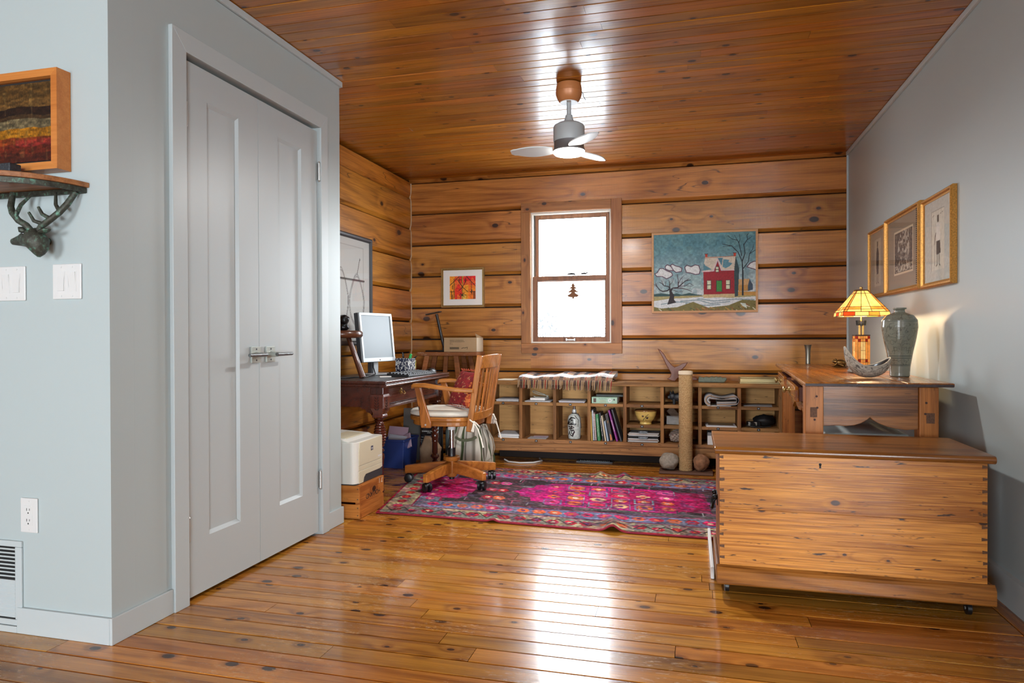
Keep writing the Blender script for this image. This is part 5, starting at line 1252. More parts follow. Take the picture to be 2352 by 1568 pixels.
cv.put((d > .012) & (d < .125) & (cv.noise(16, 10) > .55), (112, 92, 82), .8); cv.put((d > .012) & (d < .125) & (cv.noise(12, 9) > .62), (98, 104, 100), .7)
cv.put((d > .133) & (d < .235) & (cv.noise(14, 9) > .5), (112, 108, 120), .7); cv.put((d > .243) & (cv.noise(9, 6) > .52), (92, 88, 88), .75); cv.put((d > .243) & (cv.noise(7, 6) > .66), (72, 46, 50), .8)
def medallion(uc, half, col, col2, seed):
    pts = []
    for sx in (1, -1):
        seq = [(half, 0), (half*.93, .03), (half*.9, .08), (half*.80, .09), (half*.78, .15), (half*.66, .16), (half*.62, .20)]
        seq = [(a, b) for a, b in seq]
        pts += [(uc + a, .5 + b) for a, b in seq] if sx == 1 else [(uc - a, .5 + b) for a, b in reversed(seq)]
    pts = pts + [(u, 1-v) for u, v in reversed(pts)]
    cv.poly(pts, col); m = cv.noise(10, 5, seed) > .5
    cv.put(m & (np.abs(cv.u-uc) < half*.66) & (np.abs(cv.v-.5) < .18), col2, .5)
medallion(.57, .255, MAG, (160, 10, 84), 3); medallion(.130, .085, (170, 20, 84), RED, 4)
cv.put((np.abs(cv.u-.69) < .12) & (np.abs(cv.v-.5) < .17) & (cv.noise(5, 4, 9) > .45), (150, 14, 66), .7)
for i in range(8):
    for j in range(4):
        u = .37 + i*.057; v = .36 + j*.093
        if abs(u-.57) > .19: continue
        c1 = rr.choice([ORG, PNK, (214, 160, 120), (200, 50, 80), ORG]); flower(u, v, rr.uniform(.026, .040), c1, rr.choice([(230, 200, 170), (190, 30, 60), VIO]), rr.choice([4, 6, 8]))
        if rr.random() < .35:
            for q in ((-.022, -.035, .022, -.035), (.022, -.035, .022, .035), (.022, .035, -.022, .035), (-.022, .035, -.022, -.035)): cv.stroke([(u+q[0], v+q[1]), (u+q[2], v+q[3])], .006, rr.choice([BLU, VIO, (120, 140, 150)]))
for s in (0, 1):
    for i in range(24):           # long borders
        u = .045 + i*.0396; v = .068; v = v if s == 0 else 1-v; flower(u, v + rr.uniform(-.012, .012), rr.uniform(.018, .030), rr.choice([RED, (190, 40, 84), RED, ORG, (150, 40, 60)]), rr.choice([ORG, (220, 190, 150), VIO]))
        v = .186; v = v if s == 0 else 1-v
        if .10 < u < .90: flower(u, v, rr.uniform(.022, .032), rr.choice([RED, (200, 40, 90), ORG, (190, 60, 110)]), rr.choice([ORG, (226, 190, 150), VIO]))
    for i in range(11):
        v = .12 + i*.076; u = .038 if s == 0 else 1-.038; flower(u, v, .024, rr.choice([RED, ORG, (180, 40, 80)]), ORG); u = .104 if s == 0 else 1-.104
        if .2 < v < .8: flower(u, v, .022, rr.choice([RED, (190, 50, 110)]), (220, 180, 140))
    zz = [(.01 + k*.0245, (.040 if k % 2 else .100)) for k in range(41)]
    cv.stroke([(u, v if s == 0 else 1-v) for u, v in zz], .007, (48, 40, 38))
for q in range(40):
    u = rr.uniform(.16, .84); v = rr.choice([rr.uniform(.26, .32), rr.uniform(.68, .74)]); cv.stroke([(u, v), (u + .002, v + .05)], .005, rr.choice([(150, 150, 150), (170, 60, 90), (60, 56, 60)]))
for u in (.255, .285, .845, .875):
    for v in (.36, .5, .64): flower(u, v, .030, rr.choice([RED, PNK, ORG]), (220, 180, 150))
cv.put(cv.noise(70, 60) > .66, (150, 140, 150), .28); cv.put(cv.noise(60, 50) > .70, (70, 60, 96), .35); cv.put(cv.noise(80, 40) > .74, (170, 60, 96), .30); cv.grain(.30, 210, 135); cv.grain(.22, 26, 90); cv.c = np.clip(cv.c*1.02, 0, 255)
NLc, NRc, FRc, FLc = (-1.742, 3.585), (.585, 3.495), (.52, 4.94), (-2.03, 5.060)
def rugpos(u, v):
    x = (NLc[0]*(1-u)+NRc[0]*u)*(1-v) + (FLc[0]*(1-u)+FRc[0]*u)*v; y = (NLc[1]*(1-u)+NRc[1]*u)*(1-v) + (FLc[1]*(1-u)+FRc[1]*u)*v
    z = .0075 + .0015*np.sin(u*31)*np.sin(v*17)*((v > .8) | (u > .5))
    z = z + .012*np.exp(-((u-.30)/.010)**2)*np.exp(-(v/.10)**2) + .030*np.exp(-((u-.578)/.016)**2)*np.exp(-(v/.16)**2) + .020*np.exp(-((u-.545)/.012)**2)*np.exp(-((1-v)/.10)**2) + .022*np.exp(-((u-.61)/.012)**2)*np.exp(-((1-v)/.12)**2)
    return x, y + .006*np.sin(u*9), z
rug = thing('persian_rug', 'magenta and blue patterned oriental rug on the plank floor', 'rug', (0, 0, 0))
cv.mesh('pile', rugpos, M['textile'], rug)
m = MB()
uu = np.linspace(0, 1, 140); xx, yy, zz = rugpos(uu, np.zeros_like(uu)); m.tube([(a, b-.001, max(.004, c - .003)) for a, b, c in zip(xx, yy, zz)], .0038, 6)
vv = np.linspace(0, 1, 60); xx, yy, zz = rugpos(np.zeros_like(vv), vv); m.tube([(a, b, .004) for a, b in zip(xx, yy)], .0038, 6)
m.build('binding', plain('red_binding', (132, 22, 44), .9), rug, smooth=70)

# ================================================================== PIGEONHOLE SHELF
SY0, SY1 = 5.300, 5.600
su = thing('pigeonhole_shelf', 'long low weathered-oak pigeonhole shelf under the window', 'shelf', (-.485, SY0, 0))
def U(m): return m.xf(Matrix.Translation((.485, -SY0, 0)))
sw, swz, sbk = M['shelfwood'], M['shelfwood_z'], M['shelfback']
xl, xr_ = -1.600, .633
U(MB().box(xl - .005, xr_ + .005, SY0 - .012, SY1, .623, .655)).build('top_board', sw, su, bevel=.004)
U(MB().box(xl, xr_, SY0, SY1, .165, .195)).build('floor_board', sw, su, bevel=.003)
U(MB().box(xl, xr_, SY0 + .002, SY0 + .024, .095, .1645)).build('bottom_rail', sw, su, bevel=.003)
U(MB().box(xl, xr_, SY1 - .014, SY1, .195, .622)).build('back_panel', sbk, su)
divs = [-1.32, -1.046, -.774, -.499, -.22, .055, .334]
for x in (xl + .0125, xr_ - .0125): U(MB().box(x - .0125, x + .0125, SY0, SY1 - .0145, .1955, .6225)).build('side_panel', swz, su, bevel=.002)
for x in divs: U(MB().box(x - .0125, x + .0125, SY0 + .002, SY1 - .0145, .1955, .6225)).build('divider', swz, su, bevel=.002)
cols = [xl + .025] + [d for d in divs] + [xr_ - .025]
cell = []
for i in range(8):
    a = cols[i] + (.0125 if i else 0); b = cols[i+1] - (.0125 if i < 7 else 0); cell.append((a, b))
    U(MB().box(a + .0003, b - .0003, SY0 + .001, SY1 - .0145, .462, .486)).build('shelf_board', sw, su, bevel=.002)
    if i > 3: U(MB().box(a + .0003, b - .0003, SY0 + .001, SY1 - .0145, .307, .330)).build('shelf_board', sw, su, bevel=.002)
plate = plain('tag_holder', (30, 32, 34), .4, .5)
for i, (a, b) in enumerate(cell):
    for z in [.474, .181] + ([.3185] if i > 3 else []):
        if i == 5 and z != .181: continue
        c = .5*(a+b) - .01
        tg = U(MB().box(c - .010, c + .010, SY0 - .0022, SY0 + .0008, z - .008, z + .008)).build('tag_holder', plate, su)
        U(MB().box(c - .0045, c + .0045, SY0 - .0028, SY0 - .0023, z - .003, z + .003)).build('number_tag', plain('tag_paper', (170, 176, 180), .7), tg)
U(MB().box(xl + .03, xr_ - .03, SY1 - .03, SY1 - .004, .0005, .1645)).build('shade_plinth', M['gap'], su)  # recessed support in near-black, painting in the dark void under the shelf
Z1, Z2, Z0 = .4863, .3303, .1953
def mid(i): return .5*(cell[i][0] + cell[i][1])
papers('newspaper_stack', 'grey newspapers in the upper pigeonhole beside the chair back', (mid(0) + .02, 5.42, Z1), .0, .185, .20, 5, .0035, [pm2, pm2, pm], .006, 11)
papers('magazine_stack', 'white magazines in the lower pigeonhole beside the chair back', (mid(0) + .03, 5.42, Z0), .0, .17, .20, 4, .008, [pm, pm2], .006, 12)
papers('letter_stack', 'flat grey letters under the white book in the shelf', (mid(1), 5.42, Z1), 0, .205, .20, 3, .003, [pm2, pm], .008, 13)
tag(MB().box(-.060, .060, -.08, .08, 0, .018).build('white_book', pm, loc=(mid(1) - .005, 5.405, Z1 + .0130), bevel=.001), 'small white book lying on letters in the shelf', 'book')
vs_ = plain('felt_cord', (168, 172, 160), .9)
tag(ribbon([(-.045, 0, .012), (-.03, .01, .004), (.05, .012, .004), (.072, .0, .012), (.058, -.01, .020), (.0, -.012, .028), (-.045, -.008, .042), (-.052, -.004, .050), (-.042, 0, .054), (.0, .002, .040), (.05, .004, .024)], .018, .004, 'felt_strap', None, vs_), 'grey felt strap curled on the white book', 'strap').location = (mid(1) + .0, 5.365, Z1 + .0312)
papers('paper_stack', 'pale papers in the upper pigeonhole above the stoneware bottle', (mid(2), 5.42, Z1), .0, .20, .20, 4, .003, [pm2, pm3, pm], .008, 14)
tag(MB().box(-.075, .075, -.06, .06, 0, .002).build('thin_booklet', pm2, loc=(mid(1) - .01, 5.375, Z0)), 'thin grey booklet in the lower pigeonhole', 'booklet')
cvk = Canvas(60, 40, 1.5, (196, 184, 200), 3)
for q in range(5): cvk.stroke([(.15, .8 - q*.15), (.3, .84 - q*.15), (.5, .79 - q*.15), (.82, .83 - q*.15)], .03, (140, 120, 150))
kc = thing('greeting_card', 'lilac handwritten card lying in the lower pigeonhole', 'card', (mid(1) + .005, 5.40, Z0 + .0055), R(8)); cvk.mesh('card_face', lambda u, v: (-.058 + .116*u, -.045 + .09*v, .0012 + 0*u), M['print'], kc); MB().box(-.058, .058, -.045, .045, 0, .001).build('card_stock', pm3, kc)

# ---- stoneware bottle with brush lettering
cvb = Canvas(200, 150, 1.35, (186, 194, 190), 17)
cvb.grain(.08, 20, 20)
def bt(x, y):          # photographed front face -> angle, height
    xn = max(-.97, min(.97, (x - 1303)/98.0)); return (.5 + math.asin(xn)/(2*math.pi), (1133 - y)/463.0)
def BS(w, *pts): cvb.stroke([bt(*q) for q in pts], w, (26, 24, 26), 1.0, w*.6)
cvb.put(cvb.v > .90, (96, 78, 74)); cvb.put((cvb.v > .80) & (cvb.v < .90), (204, 208, 206)); cvb.put((cvb.v > .775) & (cvb.v <= .80), (60, 52, 50))
BS(.040, (1280,830), (1240,880), (1225,905)); BS(.036, (1250,850), (1262,880)); BS(.05, (1215,915), (1262,895), (1240,880)); BS(.040, (1275,825), (1330,830), (1345,840))
BS(.036, (1285,845), (1282,905)); BS(.034, (1310,850), (1312,905)); BS(.030, (1285,865), (1312,865)); BS(.030, (1283,905), (1325,902)); BS(.045, (1215,918), (1300,922), (1355,915), (1340,930))
BS(.034, (1245,950), (1268,948), (1256,985)); BS(.030, (1262,990), (1290,950)); BS(.032, (1290,945), (1330,962)); BS(.030, (1300,950), (1285,990), (1260,1030)); BS(.032, (1282,985), (1330,968))
BS(.040, (1262,1030), (1235,1075)); BS(.036, (1290,1010), (1320,1000), (1338,1030), (1312,1060), (1290,1045), (1300,1015)); BS(.042, (1325,1040), (1310,1085), (1280,1075), (1265,1050))
BS(.022, (1345,800), (1385,860), (1380,950)); 
sb = thing('stoneware_bottle', 'tall grey stoneware bottle with black brush lettering', 'bottle', (-.905, 5.395, Z0))
bp_ = [(0, .030), (.012, .047), (.10, .050), (.45, .0535), (.62, .052), (.70, .044), (.76, .027), (.79, .0185), (.82, .019), (.90, .0165), (.905, .0105), (1.0, .0095)]
hb = np.array([a for a, b in bp_]); rb = np.array([b for a, b in bp_])
def bot(u, v):
    a = (u - .5)*2*np.pi - np.pi/2 - .17; r = np.interp(v, hb, rb); return r*np.cos(a), r*np.sin(a), .258*v
cvb.mesh('bottle_body', bot, M['glaze'], sb)
MB().lathe([(.0095, .2575), (.008, .2605), (.001, .261)], 16).build('stopper', plain('brown_stopper', (86, 58, 52), .5), sb, smooth=50)
MB().tube([(.030, -.012, .205), (.047, -.018, .17), (.055, -.010, .12), (.056, -.004, .085)], .0025, 6).build('cord', plain('brown_cord', (72, 42, 34), .8), sb, smooth=60)

# ---- green boxed book and the leaning books
gk = thing('green_book', 'pale green thick paperback lying flat in the shelf', 'book', (mid(3) - .02, 5.385, Z1))
gcol = plain('mint_cover', (160, 194, 172), .5)
MB().box(-.098, .098, -.07, .07, 0, .0022).box(-.098, .098, -.07, .07, .0458, .048).box(-.098, .098, -.07, -.0675, .0023, .0457).build('cover', gcol, gk, bevel=.0008)
MB().box(-.096, .096, -.067, .068, .0024, .0456).build('page_block', pm, gk)
gi = plain('spine_ink', (84, 104, 84), .6)
txt('Beautiful Minds', .010, gi, gk, basis((-.012, -.0703, .037), (1, 0, 0), (0, 0, 1))); txt('ANGELA', .011, plain('spine_gold', (170, 140, 70), .5), gk, basis((-.012, -.0703, .022), (1, 0, 0), (0, 0, 1))); txt('MARSONS', .011, plain('spine_gold2', (170, 140, 70), .5), gk, basis((-.012, -.0703, .010), (1, 0, 0), (0, 0, 1)))
MB().box(-.085, -.064, -.0706, -.0701, .008, .040).build('spine_photo', plain('spine_photo', (90, 76, 66), .6, var=.5, bscale=200), gk)
cm2 = MB()
for a in range(7): cm2.cyl((.042 + .011*math.cos(a*.9), -.0701, .024 + .011*math.sin(a*.9)), (.042 + .011*math.cos(a*.9), -.0706, .024 + .011*math.sin(a*.9)), .005, n=8)
cm2.build('spine_flower', M['white'], gk); MB().box(.070, .080, -.0706, -.0701, .024, .036).build('spine_logo', plain('logo_dark', (60, 40, 50), .6), gk)
tag(MB().box(-.105, .105, -.08, .08, 0, .016).build('dark_book', plain('dark_cover', (52, 58, 54), .5), loc=(mid(3) + .012, 5.46, Z1 + .0484), bevel=.001), 'dark book lying on the pale green paperback', 'book')
rb_ = [  # name, label, thickness, height, lean deg, cover colour, spiral, base x
    ('book', 'thin yellow booklet at the left of the leaning books', .007, .228, 2.0, (214, 178, 84), None),
    ('spiral_notebook', 'grey spiral notebook second among the leaning books', .013, .246, 2.5, (70, 72, 78), (206, 208, 210)),
    ('spiral_notebook', 'maroon spiral notebook beside the green book', .011, .222, 2.5, (96, 60, 56), (214, 196, 190)),
    ('book', 'green hardback with white spine lettering on the shelf', .021, .210, 4.0, (46, 124, 72), None),
    ('book', 'slim black book right of the green hardback', .010, .222, 7.0, (42, 42, 46), None),
    ('book', 'cream slim paperback among the leaning books', .010, .200, 8.5, (206, 190, 160), None),
    ('book', 'pale blue slim book among the leaning books', .012, .158, 9.5, (150, 170, 190), None),
    ('book', 'dark picture book with orange photo on its spine', .022, .215, 10.0, (46, 40, 40), None),
    ('book', 'purple book with lettered spine on the shelf', .012, .250, 12.5, (136, 30, 132), None),
    ('book', 'dark grey book leaning at the far right of the row', .010, .258, 13.5, (62, 64, 70), None)]
bxs = (.004, .017, .034, .052, .090, .108, .126, .148, .196, .228); blean = (2.2, 2.6, 3.6, 4.6, 7.0, 8.6, 9.6, 11.0, 15.0, 16.0)
for bi, (nm, lab, th, h, lean, col, spir) in enumerate(rb_):
    x = cell[3][0] + bxs[bi]; lean = blean[bi]
    root = thing(nm, lab, 'book', (x, 5.315, Z0), 0, 'leaning books in the shelf')
    cm_ = plain('cover_' + lab.split()[0] + lab.split()[1], col, .5)
    rot = Matrix.Rotation(R(-lean), 4, 'Y') if True else None
    ml = Matrix.Rotation(-R(lean), 4, 'Y')
    h2 = h - .004
    MB().box(0, .0012, 0, .17, 0, h2).box(th - .0012, th, 0, .17, 0, h2).box(.0012, th - .0012, 0, .0012, 0, h2).xf(ml).build('cover', cm_, root)
    MB().box(.0013, th - .0013, .002, .167, .002, h2 - .002).xf(ml).build('page_block', pm, root)
    if spir:
        m = MB()
        for q in range(26): m.box(.001, th - .001, -.0045, .0, .006 + q*(h2 - .012)/26, .006 + (q + .55)*(h2 - .012)/26)
        m.xf(ml).build('spiral_binding', plain('spiral_' + lab.split()[0], spir, .4, .3), root)
    bb = ml @ basis((th/2, -.0003, h2*.5), (0, 0, -1), (1, 0, 0))
    if 'green' in lab and 'hardback' in lab: txt('Traditions of The Songs of China', .0105, M['white'], root, bb)
    if 'purple' in lab: txt('ENCHANTMENTS', .011, M['white'], root, bb)
    if 'picture' in lab: MB().prism([(.004, .006), (.019, .006), (.017, .05), (.008, .06)], -.0008, -.0001, 'y').xf(ml).build('spine_photo', plain('spine_orange', (200, 120, 70), .6, var=.5, bscale=120), root); txt('TEA', .012, plain('spine_tea', (190, 140, 60), .6), root, ml @ basis((th/2, -.0009, .15), (0, 0, -1), (1, 0, 0)))
# ---- yellow olive bowl
cvo = Canvas(160, 60, 3, (212, 184, 104), 19); cvo.grain(.06, 20, 8)
def OL(u, v, ru, rv, c): cvo.ell(u, v, ru, rv, c)
OL(.215, .62, .016, .075, (44, 34, 40)); OL(.285, .50, .020, .080, (40, 30, 40))
for pts in ([(.245,.45),(.255,.60),(.275,.72),(.262,.55)], [(.235,.50),(.215,.38),(.205,.28),(.228,.36)], [(.25,.45),(.262,.32),(.275,.22),(.268,.36)]): cvo.poly(pts, (104, 106, 56))
cvo.stroke([(.21,.30),(.25,.48),(.30,.76)], .03, (96, 92, 50)); cvo.put(cvo.v > .93, (120, 84, 44)); cvo.ell(.213, .65, .004, .02, (230, 220, 200)); cvo.ell(.282, .54, .004, .02, (230, 220, 200))
ob = thing('olive_bowl', 'yellow glazed bowl painted with black olives', 'bowl', (mid(4) + .012, 5.375, Z2))
ho = np.array([0, .03, .10, .14, .35, .65, .9, .97, 1.0]); ro = np.array([.044, .046, .045, .042, .064, .078, .083, .084, .081])
cvo.mesh('bowl_body', lambda u, v: (np.interp(v, ho, ro)*np.cos((u-.25)*2*np.pi - np.pi/2), np.interp(v, ho, ro)*np.sin((u-.25)*2*np.pi - np.pi/2), .108*v), M['glaze'], ob)
MB().lathe([(.081, .1075), (.074, .112), (.04, .114), (.012, .115), (.010, .119), (.003, .121)], 32).build('lid', plain('brown_glaze', (104, 70, 40), .2, coat=.3), ob, smooth=45)
# ---- clipboards
for (z, lab, sd) in ((Z0, 'lower clipboard of paper bills in the shelf', 31), (Z0 + .043, 'upper clipboard of paper bills in the shelf', 32)):
    cb = papers('clipboard', lab, (mid(4) - .002, 5.405, z), 0, .225, .17, 7, .0038, [plain('dark_board', (52, 50, 54), .6), pm, pm2, pm, plain('brown_sheet', (120, 92, 76), .8), pm, pm2], .007, sd, cat='clipboard')
    MB().tube([(-.03, -.09, .040), (-.03, -.10, .030), (.03, -.10, .030), (.03, -.09, .040)], .003, 6).box(-.035, .035, -.090, -.070, .032, .042).build('clip', M['steel_dark'], cb)
# ---- black pig figurine
pg = thing('pig_figurine', 'black clay pig figurine behind the scratching post', 'figurine', (mid(5) - .015, 5.385, Z1))
clay = plain('black_clay', (40, 44, 48), .5, .1, bump=.3, bscale=160)
MB().ell((.005, 0, .052), .062, .036, .034, 20, 12).build('body', clay, pg, smooth=80)
MB().ell((-.048, -.004, .060), .030, .028, .028, 16, 10).tube([(-.066, -.01, .054), (-.082, -.012, .050)], [.014, .012], 12).tube([(-.060, -.016, .082), (-.066, -.020, .100)], [.009, .002], 8).tube([(-.044, .014, .084), (-.046, .018, .102)], [.009, .002], 8).build('head', clay, pg, smooth=70)
for (lx, ly) in ((-.036, -.02), (-.036, .02), (.04, -.02), (.04, .02)): MB().tube([(lx, ly, .04), (lx, ly, .0)], [.013, .010], 12).build('leg', clay, pg, smooth=50)
# ---- leaning photo of driftwood
leaf('wood_wedge', 'grey driftwood board leaning in the middle pigeonhole', (mid(5) - .045, 5.42, Z2 + .066), (.3, -1, .25), (-.9, .0, 1.0), .055, .135, .016, wood('driftwood', (140, 116, 96), (86, 68, 54), 'x', .7, knots=0, var=.05), 'board')
leaf('photo_card', 'grey photo card leaning below the driftwood board', (mid(5) - .045, 5.375, Z2 + .034), (.1, -1, .35), (.0, .3, 1), .125, .066, .003, plain('grey_photo', (128, 128, 126), .6, var=.2, bscale=30), 'card')
# ---- pine cone
pc = thing('pine_cone', 'large brown and white pine cone in the lower pigeonhole', 'pine cone', (mid(5) - .020, 5.385, Z0 + .056))
AX = Matrix.Rotation(R(70), 4, 'Y')
MB().ell((0, 0, 0), .036, .036, .066, 14, 10).xf(AX).build('core', plain('cone_core', (70, 50, 40), .8), pc, smooth=60)
ctip = plain('cone_scale', (166, 150, 138), .7, var=.3, bscale=90)
for q in range(96):
    t = (q + .5)/96; zz = -.062 + .124*t; r = .040*math.sqrt(max(.05, 1 - (zz/.068)**2)); a = q*2.39996
    n = Vector((math.cos(a), math.sin(a), .5)).normalized(); c = Vector((r*math.cos(a), r*math.sin(a), zz)); tt = Vector((-math.sin(a), math.cos(a), 0))
    s = MB().obox(c, tt, n.cross(tt), n, .0085, .007, .006).xf(AX).build('scale', ctip, pc)
# ---- folded plaid scarf
cvq = Canvas(90, 60, 1.5, (150, 152, 156), 41)
for k in range(9):
    v0 = k/9; cvq.rect(0, 1, v0 + .02, v0 + .05, (88, 90, 98)); cvq.rect(0, 1, v0 + .065, v0 + .085, (172, 140, 108)) if k % 2 else cvq.rect(0, 1, v0 + .07, v0 + .078, (210, 210, 210))
cvq.rect(.40, .46, 0, 1, (110, 90, 84), .6); cvq.rect(.62, .66, 0, 1, (96, 96, 104), .6)
sf = thing('plaid_scarf', 'folded grey plaid scarf stuffed in the upper pigeonhole', 'scarf', (mid(6), 5.42, Z1))
prof = [(-.085, .012), (-.105, .028), (-.118, .050), (-.112, .078), (-.095, .096), (-.06, .098), (-.02, .084), (.02, .078), (.06, .090), (.09, .094), (.108, .078), (.114, .052), (.105, .032), (.085, .020), (.05, .014), (.0, .010), (-.04, .008), (-.085, .012)]
tm = vcol('wool_plaid', .95, .6, 300, spec=.1)
wool = [plain('wool_%d' % q, c_, .95, bump=.6, bscale=300, var=.12, spec=.1) for q, c_ in enumerate(((150, 152, 158), (176, 146, 116), (104, 106, 114), (186, 188, 190), (128, 122, 120)))]
for q in range(5):      # folded layers, one inside the other
    pts = []
    for a in np.linspace(-.98, 1, 40):
        if a < -.35: th = (a + .98)/.63*math.pi*1.15; r = .040 - q*.0072; pts.append((-.066 - r*math.sin(th), 0, .050 + r*math.cos(th + math.pi) if False else .046 - r*math.cos(th)))
        else:
            t = (a + .35)/1.35; pts.append((-.066 + .170*t - .010*q*0, 0, .046 + (.040 - q*.0072)*(.91 - .42*math.sin(math.pi*min(1, t*1.02))**1.3)))
    r = .034 - q*.0058
    for th in np.linspace(0, math.pi, 12)[1:]: pts.append((.104 + .008*math.sin(th)*2 + r*.35*math.sin(th), 0, .046 + r*.92*math.cos(th)*1.0))
    pts += [(.05, 0, .010 + q*.0060), (-.02, 0, .008 + q*.0060)]
    ro_ = ribbon([(p_[0], -.055, p_[2]) for p_ in pts], .190, .0066, 'fold_layer', sf, wool[q])
papers('white_card_sheet', 'white sheet jutting from under the plaid scarf', (mid(6) + .0, 5.36, Z1), R(-3), .17, .16, 1, .004, [pm], .001, 51, cat='paper')
tb_ = thing('framed_tablet', 'dark-screened tablet on white papers in the shelf', 'tablet', (mid(6) + .01, 5.390, Z2))
MB().box(-.108, .108, -.085, .085, 0, .006).rotz(R(3)).build('paper_pad', pm, tb_); MB().box(-.105, .105, -.082, .082, .0063, .012).build('tablet_body', plain('grey_bezel', (176, 176, 180), .5), tb_, bevel=.001); MB().box(-.090, .090, -.070, .070, .0122, .0128).build('tablet_screen', plain('dark_screen', (40, 42, 48), .3), tb_)
gx = thing('storage_carton', 'grey and white carton beside the chest in the shelf', 'box', (mid(6) + .02, 5.395, Z0))
MB().box(-.105, .105, -.085, .085, 0, .068).build('carton_base', plain('white_card', (214, 214, 212), .7), gx, bevel=.002); MB().box(-.105, .105, -.083, .085, .0683, .092).build('carton_lid', plain('grey_card', (120, 122, 124), .7), gx, bevel=.002); MB().box(-.02, .03, -.05, -.02, .0923, .097).build('lid_tab', M['black'], gx)
papers('grey_letter', 'single grey letter in the upper right pigeonhole', (mid(7) - .005, 5.42, Z1), R(-4), .20, .17, 2, .0015, [plain('letter_grey', (150, 148, 150), .85, var=.1, bscale=150)], .004, 61)
cmra = thing('camera', 'black camera with silver top in the right pigeonhole', 'camera', (mid(7) + .0, 5.400, Z2), R(10))
MB().box(-.085, .010, -.025, .025, .004, .040).build('camera_body', M['black'], cmra, bevel=.006); MB().box(-.083, -.020, -.028, -.0255, .010, .036).build('silver_front', plain('silver_top', (186, 184, 176), .4, .4), cmra, bevel=.002)
MB().tube([(-.055, -.026, .022), (-.055, -.058, .022)], [.018, .016], 18).build('lens', M['black'], cmra, smooth=40)
MB().ell((.045, .02, .045), .075, .045, .045, 18, 12, .25, 4).build('camera_pouch', M['black_soft'], cmra, smooth=60); MB().tube([(-.08, -.02, .03), (-.10, -.05, .012), (-.05, -.075, .006), (.02, -.07, .006), (.07, -.06, .010)], .005, 6).build('strap', M['black_soft'], cmra, smooth=60)
for vv_ in cmra.children:
    for vtx in vv_.data.vertices: vtx.co.z = max(vtx.co.z, .0005)
# ---- things on top of the shelf
TS = .6555
papers('white_envelopes', 'white envelopes on the shelf top beside the chair', (-1.455, 5.40, TS), R(-6), .13, .12, 2, .0035, [pm, plain('cream_env', (230, 220, 196), .8)], .01, 71, cat='envelopes')
cvw = Canvas(200, 70, 2.7, (150, 122, 100), 51)
for k in range(9):
    u0 = k/9; cvw.rect(u0, u0 + .040, 0, 1, (46, 46, 54), .75); cvw.rect(u0 + .055, u0 + .062, 0, 1, (168, 44, 50), .8)
for (v0, v1, c, op) in ((.05, .16, (206, 208, 212), .7), (.22, .34, (60, 60, 68), .7), (.42, .52, (66, 66, 74), .6), (.66, .86, (226, 228, 230), .85), (.90, 1.0, (150, 122, 100), .6)): cvw.rect(0, 1, v0, v1, c, op)
cvw.grain(.15, 160, 60)
bl = thing('plaid_blanket', 'folded fringed plaid wool blanket on the shelf top', 'blanket', (-.960, 5.40, TS))
def blank(u, v):
    # v: 0 under the back fold .. 1 over the front edge
    pv = np.array([0, .10, .18, .30, .55, .80, .92, 1.0]); py = np.array([.145, .165, .160, .13, .02, -.085, -.108, -.113]); pz = np.array([.004, .020, .048, .064, .058, .046, .026, -.004])
    X = -.370 + .745*u + .012*np.sin(v*4); wav = .006*np.sin(u*14 + v*3) + .004*np.sin(u*31)
    lift = 1 - .25*(1-u)
    return X, np.interp(v, pv, py) + .010*np.sin(u*6), np.maximum(np.interp(v, pv, pz)*lift + wav*np.clip(v*4, 0, 1)*np.clip((1.05-v)*4, 0, 1) + .010*u*np.clip(1-v, 0, 1), .001 - .01*(v > .95))
cvw.mesh('top_layer', blank, tm, bl)
cvw.mesh('under_layer', lambda u, v: (-.365 + .735*u, .15 - .24*v, 0.002 + .018*np.sin(np.pi*u)**.3 + 0*v), tm, bl)
m = MB(); r5 = random.Random(77); mats = ((172, 146, 116), (60, 58, 64), (160, 50, 52))
for ci, c in enumerate(mats):
    m = MB()
    for q in range(78):
        if q % 9 in ((2, 3, 7), (2, 3, 7), (4,))[0] and ci != 1: continue
        if ci == 1 and q % 9 not in (2, 3, 7): continue
        if (ci == 2) != (q % 9 == 5): continue
        u = (q + .5)/78; x, y, z = [float(a) for a in blank(np.array(u), np.array(1.0))]; dz = -.052 - .016*u + r5.uniform(-.006, .006); dx = r5.uniform(-.010, .004)
        y = min(y, -.1145)
        m.tube([(x, y + .002, z + .012), (x + dx*.3, y - .003, z - .01), (x + dx, y - .003 + r5.uniform(-.003, .003), z + dz)], [.0030, .0028, .0022], 5)
    if m.v:
        fo = m.build('fringe', plain('fringe_%d' % ci, c, .95), bl); fo['kind'] = 'stuff'
# carved bird
def bc(x, y): return ((x - 640)/1468.0, (470 - y)/1468.0 - .004)
bird = [bc(*q) for q in ((462,90),(500,112),(540,160),(575,220),(620,275),(657,303),(695,288),(735,262),(800,245),(775,290),(735,330),(700,350),(695,395),(760,405),(840,405),(900,425),(935,442),(880,452),(790,448),(690,425),(660,462),(625,460),(568,437),(605,412),(612,372),(590,330),(560,280),(530,215),(495,150))]
tag(MB().prism(bird, -.013, .013, 'y').build('bird_carving', plain('dark_cherry', (104, 54, 30), .35, coat=.2, var=.12, bscale=14), loc=(-.140, 5.455, TS), bevel=.005, seg=3), 'carved dark wood bird with spread wings behind the scratching post', 'sculpture')
stm = plain('green_soapstone', (96, 106, 92), .55, bump=.8, bscale=60, var=.25)
prf = [(-.105, .0), (.085, .0), (.105, .028), (.095, .040), (.075, .034), (.060, .044), (.045, .038), (.028, .046), (.012, .038), (-.004, .046), (-.020, .036), (-.045, .042), (-.065, .036), (-.10, .042)]
